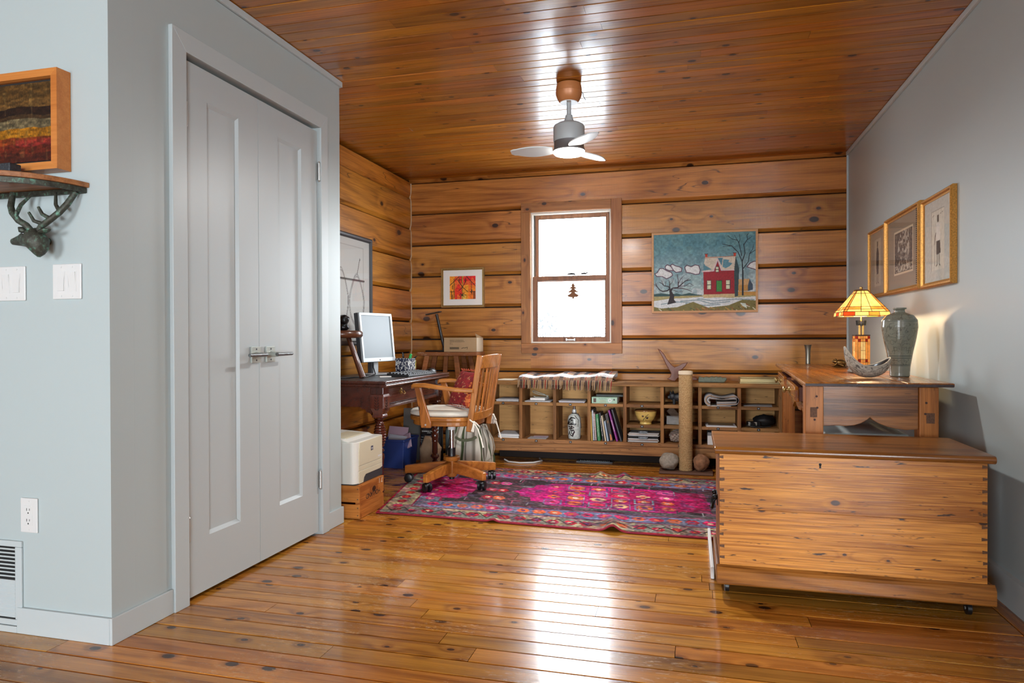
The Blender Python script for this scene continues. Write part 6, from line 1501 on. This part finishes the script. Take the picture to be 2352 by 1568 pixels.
tag(MB().prism(prf, -.035, .035, 'y').build('soapstone_carving', stm, loc=(.148, 5.40, TS), bevel=.007, seg=2), 'jagged grey-green soapstone carving on the shelf top', 'carving')
gt = thing('gold_tray', 'shallow gold-rimmed tray on the shelf top by the table', 'tray', (.475, 5.420, TS))
gcoat = plain('pale_gold', (190, 176, 128), .3, .6)
MB().box(-.135, .135, -.115, .115, 0, .006).build('tray_base', gcoat, gt); 
for a in ((-.135, .135, -.115, -.105, .0062, .036), (-.135, .135, .105, .115, .0062, .036), (-.135, -.125, -.1048, .1048, .0062, .036), (.125, .135, -.1048, .1048, .0062, .036)): MB().box(*a).build('tray_rim', gcoat, gt, bevel=.003)
m = MB()
for q in range(24): m.box(-.1245 + q*.0104, -.1175 + q*.0104, -.1045, .1045, .022, .026)
rb2 = m.build('tray_ribs', plain('rib_bronze', (150, 112, 66), .45, .3), gt); rb2['kind'] = 'stuff'

# ---------------------------------------------------------------- scratching post
sp = thing('scratching_post', 'tall sisal-wrapped cat scratching post on a flat base', 'scratching post', (-.047, 5.200, 0))
MB().box(-.190, .192, -.085, .083, .0005, .020).build('base_board', plain('brown_base', (96, 66, 50), .7, bump=.2), sp, bevel=.006)
prf = []
n = 150
for q in range(n):
    z = .021 + .700*q/n; prf += [(.0482, z), (.0498 + .0006*math.sin(q*1.7) - (.0012 if 84 < q < 88 else 0), z + .7/n*.5)]
prf += [(.0465, .722)]
sis = NT('sisal_rope'); tc = sis.n('ShaderNodeTexCoord'); nz = sis.n('ShaderNodeTexNoise', i_Vector=tc.outputs['Object'], i_Scale=190.0, i_Detail=4.0)
sis.link(sis.ramp(nz.outputs[0], [(.3, L4((150, 112, 66))), (.7, L4((208, 176, 128)))]), sis.b.inputs['Base Color']); sis.b.inputs['Roughness'].default_value = .95
bp = sis.n('ShaderNodeBump', i_Strength=1.0, i_Distance=.006, i_Height=nz.outputs[0]); sis.link(bp.outputs[0], sis.b.inputs['Normal'])
MB().lathe(prf, 40).build('sisal_wrap', sis.m, sp, smooth=80)
MB().lathe([(.046, .722), (.0515, .724), (.052, .742), (.050, .748), (.03, .751)], 36).build('plush_cap', plain('cream_plush', (214, 196, 170), .95, bump=.8, bscale=200), sp, smooth=60)
tag(MB().ell((0, 0, .062), .070, .060, .0635, 28, 18, .16, 2).build('granite_rock', plain('grey_granite', (150, 142, 130), .85, bump=.7, bscale=70, var=.22), loc=(-.166, 5.185, .0225), smooth=60), 'round grey granite rock left of the scratching post', 'rock')
tag(MB().ell((0, 0, .060), .055, .050, 0.0605, 28, 18, .20, 6).build('brown_rock', plain('brown_stone', (138, 98, 70), .9, bump=1.0, bscale=50, var=.25), loc=(.062, 5.185, .0225), smooth=60), 'rough brown rock right of the scratching post', 'rock')
fg = thing('floor_register', 'black slotted floor heating register under the shelf', 'vent', (-.757, 5.515, .0008))
MB().box(-.145, .145, -.05, .05, 0, .005).build('register_frame', M['steel_dark'], fg, bevel=.001)
for q in range(18): MB().box(-.125 + q*.0142, -.117 + q*.0142, -.032, .032, .0051, .0062).build('slot', M['slot'] if True else None, fg)
for q in range(17): MB().cyl((-.114 + q*.0142, -.018, .005), (-.114 + q*.0142, -.018, .0075), .0028, n=6).build('louvre', M['steel'], fg)
# ================================================================== ANTIQUE TABLE
TZ = .800
at = thing('antique_table', 'antique pine work table with side drawers by the right wall', 'table', (.78, 4.2, 0))
def A(m): return m.xf(Matrix.Translation((-.78, -4.2, 0)))
NLt, NRt, FRt, FLt = (.471, 3.205), (1.062, 3.245), (1.117, 5.345), (.589, 5.345)
# three wide boards, slightly uneven, with a dark worn edge
def lerp2(a, b, t): return (a[0] + (b[0]-a[0])*t, a[1] + (b[1]-a[1])*t)
cuts = [0, .36, .69, 1.0]
for i in range(3):
    t0, t1 = cuts[i] + (.002 if i else 0), cuts[i+1] - (.002 if i < 2 else 0); dz = (.0, -.0015, .0005)[i]
    a, b, c, d = lerp2(NLt, NRt, t0), lerp2(NLt, NRt, t1), lerp2(FLt, FRt, t1), lerp2(FLt, FRt, t0)
    A(MB().add([(p[0], p[1], z + dz) for z in (TZ - .0175, TZ) for p in (a, b, c, d)], [(3, 2, 1, 0), (4, 5, 6, 7), (0, 1, 5, 4), (1, 2, 6, 5), (2, 3, 7, 6), (3, 0, 4, 7)])).build('top_board', M['antique_y'], at, bevel=.005, seg=2)
TB = TZ - .0195
A(MB().add([(NLt[0] + .004, NLt[1] - .0025, TZ - .016), (NRt[0] - .004, NRt[1] - .0025, TZ - .016), (NRt[0] - .004, NRt[1] - .0025, TZ - .0045), (NLt[0] + .004, NLt[1] - .0025, TZ - .0045), (NLt[0] + .004, NLt[1] + .004, TZ - .016), (NRt[0] - .004, NRt[1] + .004, TZ - .016), (NRt[0] - .004, NRt[1] + .004, TZ - .0045), (NLt[0] + .004, NLt[1] + .004, TZ - .0045)], [(0, 1, 2, 3), (7, 6, 5, 4), (0, 4, 5, 1), (1, 5, 6, 2), (2, 6, 7, 3), (3, 7, 4, 0)])).build('worn_edge', plain('blackened_edge', (58, 44, 44), .55, bump=.6, bscale=60, var=.35), at)
def post(x, y): A(MB().box(x, x + .074, y, y + .074, 0, TB)).build('leg', M['antique_z'], at, bevel=.003)
post(.484, 3.270); post(.936, 3.270); post(.602, 5.010); post(1.030, 5.010)
for (x, z, w) in ((.518, .665, .014), (.978, .650, .016)):
    A(MB().box(x - w, x + w, 3.2688, 3.2702, z - .022, z + .022)).build('tenon_end', plain('tenon', (96, 66, 48), .8, var=.35, bscale=180), at)
for (x, z) in ((.530, .735), (.533, .685), (.522, .632), (.962, .715), (.958, .668)): A(MB().cyl((x, 3.2700, z), (x, 3.2680, z), .0048, n=10)).build('peg', plain('peg_dark', (62, 36, 26), .7), at)
# end apron with the double ogee
ap = [(.5585, TB), (.9355, TB), (.9355, .600), (.890, .596), (.850, .600), (.815, .608), (.780, .622), (.760, .634), (.747, .646), (.734, .634), (.712, .620), (.685, .610), (.650, .606), (.610, .608), (.5585, .604)]
A(MB().prism(ap, 3.283, 3.303, 'y')).build('end_apron', M['antique'], at, bevel=.002)
A(MB().box(.677, 1.0295, 5.05, 5.07, .62, TB)).build('end_apron', M['antique'], at)
# long left side: rail frame, scalloped skirt, two drawers
LD = Vector((.118, 1.740, 0)).normalized(); LN = Vector((-LD.y, LD.x, 0))
P0 = Vector((.486, 3.345, 0))
def lp(s, off, z): q = P0 + LD*s + LN*off; return (q.x, q.y, z)
def side(poly, o0, o1):
    v = [lp(s, o0, z) for s, z in poly] + [lp(s, o1, z) for s, z in poly]; n = len(poly)
    return A(MB().add(v, [tuple(range(n)), tuple(range(2*n-1, n-1, -1))] + [(i, i+n, (i+1) % n+n, (i+1) % n) for i in range(n)]))
Ls = 1.664
sk = [(0, .690), (0, .618), (.10, .640), (.16, .662), (.24, .640), (.36, .632), (.50, .640), (.60, .672), (.66, .645), (.80, .606), (.86, .620), (.98, .665), (1.14, .700), (1.30, .705), (1.42, .668), (1.52, .645), (1.58, .668), (Ls, .655), (Ls, .690)]
side(sk, -.006, -.024).build('scalloped_skirt', M['antique_y'], at, bevel=.002)
side([(0, .766), (Ls, .766), (Ls, TB), (0, TB)], -.006, -.024).build('upper_rail', M['antique_y'], at)
for (a, b) in ((0, .075), (.715, .900), (1.622, Ls)): side([(a, .6905), (b, .6905), (b, .7655), (a, .7655)], -.006, -.024).build('stile', M['antique_y'], at)
side([(0, .62), (Ls, .62), (Ls, TB), (0, TB)], -.36, -.378).build('rear_apron', M['antique_y'], at) if False else None
A(MB().box(.985, 1.005, 3.345, 5.0095, .62, TB)).build('long_apron', M['antique_y'], at)
knobw = plain('worn_brass_knob', (178, 156, 100), .3, .8)
for (a, b, outp, ks) in ((.085, .705, .030, .42), (.910, 1.612, .034, 1.22)):
    d = side([(a, .694), (b, .694), (b, .752), (b - .02, .763), (a + .02, .763), (a, .752)], outp, outp - .018).build('drawer', M['antique_y'], at, bevel=.003)
    side([(a + .012, .697), (a + .026, .697), (a + .026, .760), (a + .012, .760)], outp - .0185, -.25).build('drawer_side', plain('drawer_side', (92, 44, 26), .6, var=.2, bscale=30), d)
    side([(b - .026, .697), (b - .012, .697), (b - .012, .760), (b - .026, .760)], outp - .0185, -.25).build('drawer_side', plain('drawer_side', (92, 44, 26), .6, var=.2, bscale=30), d)
    kp = Vector(lp(ks, outp, .728)) - Vector((.78, 4.2, 0)); kn = LN
    MB().tube([kp, kp + kn*.004, kp + kn*.008], [.017, .017, .010], 18).tube([kp + kn*.004, kp + kn*.020], [.007, .007], 12).tube([kp + kn*.018, kp + kn*.024, kp + kn*.032, kp + kn*.036], [.008, .017, .017, .010], 18).build('knob', knobw, d, smooth=40)

# under the table
ub = thing('storage_tub', 'pale grey storage tub standing under the antique table', 'tub', (.795, 3.86, 0))
m = MB(); v = []
for (a, b, z) in ((.150, .26, 0), (.172, .285, .50), (.180, .292, .50), (.180, .292, .515)): v += [(-a, -b, z), (a, -b, z), (a, b, z), (-a, b, z)]
f = [(0, 1, 2, 3), (15, 14, 13, 12)]
for i in range(3):
    for q in range(4): f.append((i*4+q, i*4+(q+1) % 4, i*4+4+(q+1) % 4, i*4+4+q))
m.add(v, f).build('tub_body', plain('tub_grey', (120, 136, 134), .5), ub, bevel=.006)
MB().box(-.182, .182, -.294, .294, .5155, .540).build('tub_lid', plain('tub_lid', (196, 206, 204), .45), ub, bevel=.006)
wc = thing('white_canister', 'white tapered canister behind the near table leg', 'canister', (.548, 3.410, 0))
MB().lathe([(.052, 0), (.052, .02), (.030, .52), (.022, .566)], 28).build('canister_body', M['white'], wc, smooth=40); MB().lathe([(.0225, .566), (.0235, .569), (.0225, .578), (.012, .581)], 20).build('canister_cap', M['steel_dark'], wc, smooth=40)

# ---------------------------------------------------------------- stained-glass lamp
TZt = TZ + .0008
lp_ = thing('stained_glass_lamp', 'lit amber stained-glass table lamp on the antique table', 'lamp', (.898, 4.140, TZt), R(1))
def glassm(name, col, trl, em):
    t = NT(name); b = t.b
    tc = t.n('ShaderNodeTexCoord'); nz = t.n('ShaderNodeTexNoise', i_Vector=tc.outputs['Object'], i_Scale=38.0, i_Detail=3.0)
    cc = t.mix(1.0, L4(col), t.ramp(nz.outputs[0], [(.3, .72), (.7, 1.1)]), 'MULTIPLY')
    t.link(cc, b.inputs['Base Color']); b.inputs['Roughness'].default_value = .25
    tr = t.n('ShaderNodeBsdfTranslucent'); t.link(cc, tr.inputs[0]); mx = t.n('ShaderNodeMixShader'); mx.inputs[0].default_value = trl
    t.link(b.outputs[0], mx.inputs[1]); t.link(tr.outputs[0], mx.inputs[2])
    b.inputs['Emission Strength'].default_value = em; t.link(cc, b.inputs['Emission Color']); t.link(mx.outputs[0], t.out.inputs[0]); return t.m
G = {'cream': glassm('glass_cream', (250, 226, 160), .6, .55), 'amber': glassm('glass_amber', (240, 178, 92), .6, .55), 'orange': glassm('glass_orange', (206, 104, 44), .6, .40), 'red': glassm('glass_red', (176, 50, 30), .6, .40)}
lead = plain('lead_came', (52, 34, 26), .5, .5)
pew = plain('pewter_foot', (150, 148, 140), .4, .8, bump=.3, bscale=60)
MB().box(-.058, .058, -.058, .058, 0, .012).build('foot', pew, lp_, bevel=.004)
m = MB(); v = []
for (h, z) in ((.054, .012), (.050, .022), (.042, .034), (.041, .040)): v += [(-h, -h, z), (h, -h, z), (h, h, z), (-h, h, z)]
f = [(0, 1, 2, 3), (15, 14, 13, 12)]
for i in range(3):
    for q in range(4): f.append((i*4+q, i*4+(q+1) % 4, i*4+4+(q+1) % 4, i*4+4+q))
m.add(v, f).build('foot_step', pew, lp_)
bo = MB().box(-.034, .034, -.034, .034, .041, .200).build('lamp_body', lead, lp_)
bs = [-1, -.66, -.28, .05, .36, .68, 1]; bt_ = [0, .10, .20, .48, .56, .80, .90, 1]
mats_b = {0: 'amber', 5: 'amber'}
for fc in range(4):
    Rf = Matrix.Rotation(R(90*fc), 4, 'Z')
    for i in range(6):
        ts = [(0, .10), (.10, .90), (.90, 1)] if i in (0, 5) else ([(0, .10), (.10, .20), (.20, .80), (.80, .90), (.90, 1)] if i in (1, 4) else [(0, .10), (.10, .20), (.20, .50), (.50, .80), (.80, .90), (.90, 1)])
        for (t0, t1) in ts:
            x0, x1 = bs[i]*.036, bs[i+1]*.036; z0, z1 = .041 + .159*t0, .041 + .159*t1; g = .0009
            cname = 'red' if (i in (0, 5) and (t1 == 1)) or (i in (1, 4) and t0 in (.80, .10)) else ('cream' if i in (2, 3) and t0 >= .2 and t1 <= .8 else 'amber')
            MB().box(x0 + g, x1 - g, -.0365, -.0343, z0 + g, z1 - g).xf(Rf).build('pane', G[cname], bo)
MB().box(-.037, .037, -.037, .037, .2005, .206).build('body_cap', lead, lp_)
brs = plain('lamp_brass', (196, 156, 90), .28, .9)
MB().cyl((-.008, 0, .206), (-.008, 0, .262), .006, n=14).cyl((.008, 0, .206), (.008, 0, .262), .006, n=14).build('stem', brs, lp_, smooth=40)
MB().cyl((0, 0, .255), (0, 0, .268), .010, n=14).tube([(-.016, 0, .258), (-.016, 0, .285)], [.009, .012], 14).tube([(.016, 0, .258), (.016, 0, .285)], [.009, .012], 14).build('socket_cluster', M['black'], lp_, smooth=40)
MB().cyl((0, 0, .28), (0, 0, .455), .0035, n=10).build('harp_rod', brs, lp_)
bulb = NT('bulb_glow'); bulb.b.inputs['Emission Color'].default_value = (1, .78, .48, 1); bulb.b.inputs['Emission Strength'].default_value = 18
for sx in (-.022, .022): MB().ell((sx*1.4, 0, .340), .022, .022, .030, 14, 10).build('bulb', bulb.m, lp_, smooth=80)
sh_ = MB()
zb, zt, hb_, ht_ = .330, .446, .113, .030
def fpnt(s, t): h = hb_ + (ht_ - hb_)*t; return Vector((s*h, -h, zb + (zt - zb)*t))
ss = [-1, -.86, -.24, .24, .86, 1]; tt_ = [0, .11, .23, .87, 1]
fn = Vector((0, -(zt - zb), hb_ - ht_)).normalized()*1.0; fn = Vector((0, -(zt-zb), -(ht_-hb_))).normalized()
came = MB()
for fc in range(4):
    Rf = Matrix.Rotation(R(90*fc), 3, 'Z')
    for s in ss[:-1]: came.tube([Rf @ fpnt(s, 0), Rf @ fpnt(s, 1)], .0016, 5)
    for t in tt_: came.tube([Rf @ fpnt(-1, t), Rf @ fpnt(1, t)], .0016, 5)
    for s in (-1, -.5, .1, .55): came.tube([Rf @ Vector((s*hb_, -hb_, zb)), Rf @ Vector((s*hb_*1.03, -hb_*1.03, zb - .022))], .0014, 5)
    came.tube([Rf @ Vector((-hb_*1.03, -hb_*1.03, zb - .022)), Rf @ Vector((hb_*1.03, -hb_*1.03, zb - .022))], .0018, 5)
shade = came.build('shade', lead, lp_)
for fc in range(4):
    Rf = Matrix.Rotation(R(90*fc), 3, 'Z')
    for i in range(5):
        for j in range(4):
            q = [fpnt(ss[i], tt_[j]), fpnt(ss[i+1], tt_[j]), fpnt(ss[i+1], tt_[j+1]), fpnt(ss[i], tt_[j+1])]
            cn = 'cream' if (j in (0, 2) and i in (1, 2, 3)) or (j == 1 and i == 2) else ('amber' if j == 1 and i in (1, 3) else ('amber' if i in (0, 4) else 'cream'))
            v = [Rf @ (p + fn*.0006) for p in q] + [Rf @ (p - fn*.0009) for p in q]
            MB().add(v, [(0, 1, 2, 3), (7, 6, 5, 4), (0, 4, 5, 1), (1, 5, 6, 2), (2, 6, 7, 3), (3, 7, 4, 0)]).build('pane', G[cn], shade)
    for i, (s0, s1) in enumerate(((-1, -.5), (-.5, .1), (.1, .55), (.55, 1))):
        q = [Vector((s0*hb_*1.03, -hb_*1.03, zb - .022)), Vector((s1*hb_*1.03, -hb_*1.03, zb - .022)), Vector((s1*hb_, -hb_, zb)), Vector((s0*hb_, -hb_, zb))]
        v = [Rf @ p for p in q] + [Rf @ (p*.988 + Vector((0, 0, p.z*.012))) for p in q]
        MB().add(v, [(0, 1, 2, 3), (7, 6, 5, 4), (0, 4, 5, 1), (1, 5, 6, 2), (2, 6, 7, 3), (3, 7, 4, 0)]).build('pane', G[('orange', 'cream', 'amber', 'cream')[(i + fc) % 4]], shade)
MB().lathe([(.040, .447), (.034, .452), (.012, .454), (.006, .456), (.008, .460), (.0075, .467), (.002, .470)], 20).build('finial', brs, lp_, smooth=40)
pl_ = bpy.data.lights.new('table_lamp_bulb', 'POINT'); pl_.energy = 10; pl_.color = (1.0, .70, .38); pl_.shadow_soft_size = .02
plo = bpy.data.objects.new('table_lamp_bulb', pl_); C.objects.link(plo); plo.parent = lp_; plo.location = (0, 0, .318)

# ---------------------------------------------------------------- celadon vase
cvv = Canvas(240, 170, 1.3, (124, 126, 112), 61)
cvv.put(cvv.noise(9, 7) > .55, (108, 110, 98), .5)
def incise(v0, v1, fx, fy, seed):
    nA = cvv.noise(fx, fy, seed); cvv.put((np.abs(nA - .5) < .040) & (cvv.v > v0) & (cvv.v < v1), (76, 78, 70), .62); nB = cvv.noise(fx*1.3, fy*1.1, seed + 1); cvv.put((np.abs(nB - .45) < .030) & (cvv.v > v0) & (cvv.v < v1), (80, 82, 74), .55)
incise(.33, .78, 30, 20, 5); incise(.82, .90, 36, 22, 8); incise(.18, .26, 36, 28, 9)
for z in (.16, .175, .27, .29, .305, .80, .815): cvv.put(np.abs(cvv.v - z) < .004, (78, 86, 80), .85)
vz = thing('celadon_vase', 'tall grey-green celadon vase with incised scrolls', 'vase', (.985, 3.745, TZt))
hv_ = np.array([0, .01, .05, .15, .35, .55, .72, .82, .89, .925, .935, .96, .985, 1.0]); rv_ = np.array([.040, .0445, .0445, .047, .058, .072, .0805, .078, .060, .032, .024, .022, .031, .029])
cvv.mesh('vase_body', lambda u, v: (np.interp(v, hv_, rv_)*np.cos(u*2*np.pi), np.interp(v, hv_, rv_)*np.sin(u*2*np.pi), .337*v), vcol('celadon_glaze', .22, .15, 60, coat=.4), vz)
MB().lathe([(.029, .3365), (.020, .334), (.018, .31)], 28).build('mouth', plain('vase_inside', (60, 66, 60), .4), vz, smooth=50)
MB().lathe([(.0395, 0), (.0395, .0005)], 28).build('foot_disc', plain('vase_foot', (96, 90, 80), .7), vz)
# ---------------------------------------------------------------- boat bowl
cvx = Canvas(150, 50, 3, (166, 158, 144), 71); nA = cvx.noise(26, 12, 3); cvx.put(np.abs(nA - .5) < .05, (72, 64, 58), .85); nB = cvx.noise(34, 15, 4); cvx.put(np.abs(nB - .5) < .035, (84, 76, 68), .7); cvx.grain(.12, 60, 30)
bw = thing('boat_bowl', 'crescent-shaped carved pottery bowl with dark inside', 'bowl', (.806, 3.585, TZt), R(6))
def rim(a):
    c = np.cos(a); return .056 + np.where(c < 0, .092*np.abs(c)**2.6, .040*np.abs(c)**2.2)
def bowl(k):
    def f(u, v):
        a = u*2*np.pi; c, s = np.cos(a), np.sin(a); t = v
        rx = (.102 + np.where(c < 0, .004, .0)); ex = np.sin(np.clip(t, 0, 1)*np.pi/2)
        X = c*rx*ex*k + .0; Y = s*.060*ex*k; H = rim(a)
        return X, Y, np.maximum(.002, .002 + (H - .002)*((1 - np.cos(t*np.pi/2))*.75 + .25*t**3)) + (1-k)*.06*(1-t)
    return f
cvx.mesh('outer_shell', bowl(1.0), vcol('carved_pottery', .6, .5, 90), bw)
cvn = Canvas(100, 40, 3, (64, 58, 56), 3); cvn.grain(.15, 20, 10); cvn.mesh('inner_glaze', bowl(.955), vcol('dark_glaze', .25, coat=.3), bw)
ra = np.linspace(0, 2*np.pi, 90); ox, oy, oz = bowl(.978)(ra/(2*np.pi), np.ones_like(ra))
MB().tube([(float(a), float(b), float(c)) for a, b, c in zip(ox, oy, oz)], .0032, 6, cap=False).build('rim', plain('rim_clay', (176, 166, 150), .5), bw, smooth=70)
# ---------------------------------------------------------------- pewter vase, brass frog
pv = thing('pewter_bud_vase', 'slim pewter bud vase at the back of the antique table', 'vase', (.800, 5.290, TZt))
MB().lathe([(.016, 0), (.017, .003), (.0155, .010), (.0160, .06), (.018, .10), (.022, .128), (.0255, .136), (.0245, .138), (.021, .133), (.016, .10), (.014, .03)], 28).build('vase_body', plain('pewter', (138, 140, 134), .35, .85), pv, smooth=45)
MB().lathe([(.0142, .028), (.002, .030)], 16).build('vase_floor', M['steel_dark'], pv)
fb_ = thing('brass_frog', 'little brass frog figurine behind the bowl', 'figurine', (.905, 4.740, TZt), R(-20))
bz_ = plain('old_brass', (112, 88, 52), .35, .9, bump=.3, bscale=80)
MB().ell((0, 0, .006), .050, .042, .006, 24, 8).build('lily_base', bz_, fb_, smooth=60)
MB().ell((.004, 0, .030), .032, .026, .022, 18, 12).build('body', bz_, fb_, smooth=80); MB().ell((-.026, 0, .038), .018, .018, .013, 14, 10).ell((-.026, -.011, .051), .006, .006, .006, 10, 8).ell((-.026, .011, .051), .006, .006, .006, 10, 8).build('head', bz_, fb_, smooth=70)
for sy in (-1, 1): MB().tube([(.02, sy*.02, .028), (.0, sy*.036, .024), (.026, sy*.036, .012)], [.010, .009, .006], 10).tube([(-.016, sy*.016, .026), (-.030, sy*.024, .012)], [.006, .005], 8).build('leg', bz_, fb_, smooth=70)
for vv_ in fb_.children:
    for vtx in vv_.data.vertices: vtx.co.z = max(vtx.co.z, .0)

# ================================================================== BLANKET CHEST
cx, cy0, cy1 = .548, 2.738, 3.150
bc_ = thing('blanket_chest', 'large antique pine blanket chest on casters', 'chest', (cx, cy0, 0))
X0, X1 = .100 - cx, .997 - cx; DPT = cy1 - cy0
MB().box(X0, X1, 0, .022, .345, .5560).build('front_board', M['chest'], bc_, bevel=.0012)
MB().box(X0, X1, 0.0003, .022, .130, .3446).build('front_board', M['chest'], bc_, bevel=.0012)
M['chest_y'] = wood('chest_side_pine', (170, 112, 58), (110, 66, 30), 'y', .5, knots=.2, var=.06, grain=1.3, spots=.8)
for (a, b) in ((X0, X0 + .022), (X1 - .022, X1)): MB().box(a, b, .0221, DPT - .0221, .130, .5560).build('side_board', M['chest_y'], bc_, bevel=.001)
MB().box(X0, X1, DPT - .022, DPT, .130, .5560).build('rear_board', M['chest'], bc_)
MB().box(X0 + .0221, X1 - .0221, .0221, DPT - .0221, .130, .145).build('bottom_board', M['chest'], bc_)
# lid with rounded nosing
nose = [(-.038, .5565)] + [(-.040 + .0135*(1 - math.cos(R(a)))*0 - .0135*math.cos(R(a - 90)), .570 + .0135*math.sin(R(a - 90))) for a in range(0, 181, 20)]
nose = [(-.026 - .014*math.cos(R(a)), .5705 + .014*math.sin(R(a))) for a in range(-90, 91, 18)] + [(DPT + .012, .5845), (DPT + .012, .5565)]
MB().prism(nose, X0 - .018, X1 + .014, 'x').build('lid', M['chest_lid'], bc_, bevel=.002)
# skirt
skp = [(-.016, .060), (-.020, .066), (-.020, .112), (-.014, .122), (-.008, .126), (-.003, .132), (-.0004, .132), (-.0004, .060)]
MB().prism(skp, X0 - .010, X1 + .022, 'x').build('skirt_front', M['chest_lid'], bc_, bevel=.0015)
MB().box(X0 - .012, X0 - .0004, 0, DPT, .060, .130).build('skirt_side', M['chest_y'], bc_, bevel=.003); MB().box(X1 + .0004, X1 + .018, 0, DPT, .060, .130).build('skirt_side', M['chest_y'], bc_, bevel=.003)
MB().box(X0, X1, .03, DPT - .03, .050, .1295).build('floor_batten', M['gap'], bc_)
dv = plain('dovetail_grain', (92, 58, 32), .7, var=.3, bscale=120)
for (e, sg) in ((X0, 1), (X1, -1)):
    for q in range(10):
        z = .160 + q*.0425 + rng.uniform(-.003, .003); w = rng.uniform(.014, .019)
        MB().prism([(e + sg*.0004, z - .0035), (e + sg*w, z - .0060), (e + sg*w, z + .0060), (e + sg*.0004, z + .0035)], -.0006, .0002, 'y').build('dovetail', dv, bc_)
MB().cyl((-.092, -.0008, .527), (-.092, .0005, .527), .0050, n=14).prism([(-.0945, .526), (-.0895, .526), (-.0885, .513), (-.0955, .513)], -.0008, .0005, 'y').build('keyhole', M['slot'], bc_)
iron = plain('black_iron', (30, 30, 32), .45, .6)
hp_ = MB().box(X0 - .003, X0 - .0002, .19, .27, .31, .355).build('handle_plate', iron, bc_, bevel=.001)
MB().tube([(X0 - .004, .185, .345), (X0 - .016, .183, .33), (X0 - .022, .19, .300), (X0 - .022, .23, .290), (X0 - .022, .27, .300), (X0 - .016, .277, .33), (X0 - .004, .275, .345)], .0055, 10).ell((X0 - .010, .185, .346), .012, .010, .010, 12, 8).ell((X0 - .010, .275, .346), .012, .010, .010, 12, 8).build('bail_handle', iron, hp_, smooth=60)
for (x, y) in ((X0 + .030, .085), (X1 - .040, .060), (X0 + .030, DPT - .06), (X1 - .040, DPT - .06)):
    w = MB().tube([(x - .009, y, .0225), (x - .007, y, .0225), (x + .007, y, .0225), (x + .009, y, .0225)], [.018, .0225, .0225, .018], 26).build('caster', M['black'], bc_, smooth=35)
    MB().cyl((x - .0098, y, .0225), (x + .0098, y, .0225), .006, n=12).build('axle', M['steel'], w)
    MB().box(x - .012, x + .012, y - .010, y + .014, .043, .0497).build('fork', M['steel_dark'], w)
tag(MB().box(-.007, .007, -.30, .30, 0, .050).build('white_board', plain('white_board', (226, 228, 228), .5), loc=(.0795, 3.245, 0.0005), bevel=.003), 'white painted board lying beside the chest', 'board')

# ================================================================== OUTSIDE
r9 = np.random.RandomState(5); N = 14000
c = np.stack([r9.uniform(-7.5, 3.5, N), r9.uniform(10.5, 12.8, N), np.zeros(N)], 1)
top = 1.50 + .08*np.sin(c[:, 0]*2.7) + .10*np.sin(c[:, 0]*6.1 + 1)
c[:, 2] = -.4 + (top + .4)*r9.rand(N)**.7
a = r9.normal(size=(N, 3)); a /= np.linalg.norm(a, axis=1)[:, None]; b = np.cross(a, r9.normal(size=(N, 3))); b /= np.linalg.norm(b, axis=1)[:, None]
sz = r9.uniform(.022, .048, N)[:, None]
V = np.stack([c - a*sz, c + b*sz*.45, c + a*sz, c - b*sz*.45], 1).reshape(-1, 3)
me = bpy.data.meshes.new('garden_shrub'); me.from_pydata(V.tolist(), [], (np.arange(N*4).reshape(-1, 4)).tolist()); me.materials.append(plain('shrub_leaf', (50, 51, 52), .9, var=.5, bscale=.8))
ho_ = bpy.data.objects.new('garden_shrub', me); C.objects.link(ho_); tag(ho_, 'pale leafy shrubs outside the window', 'shrub', kind='stuff')
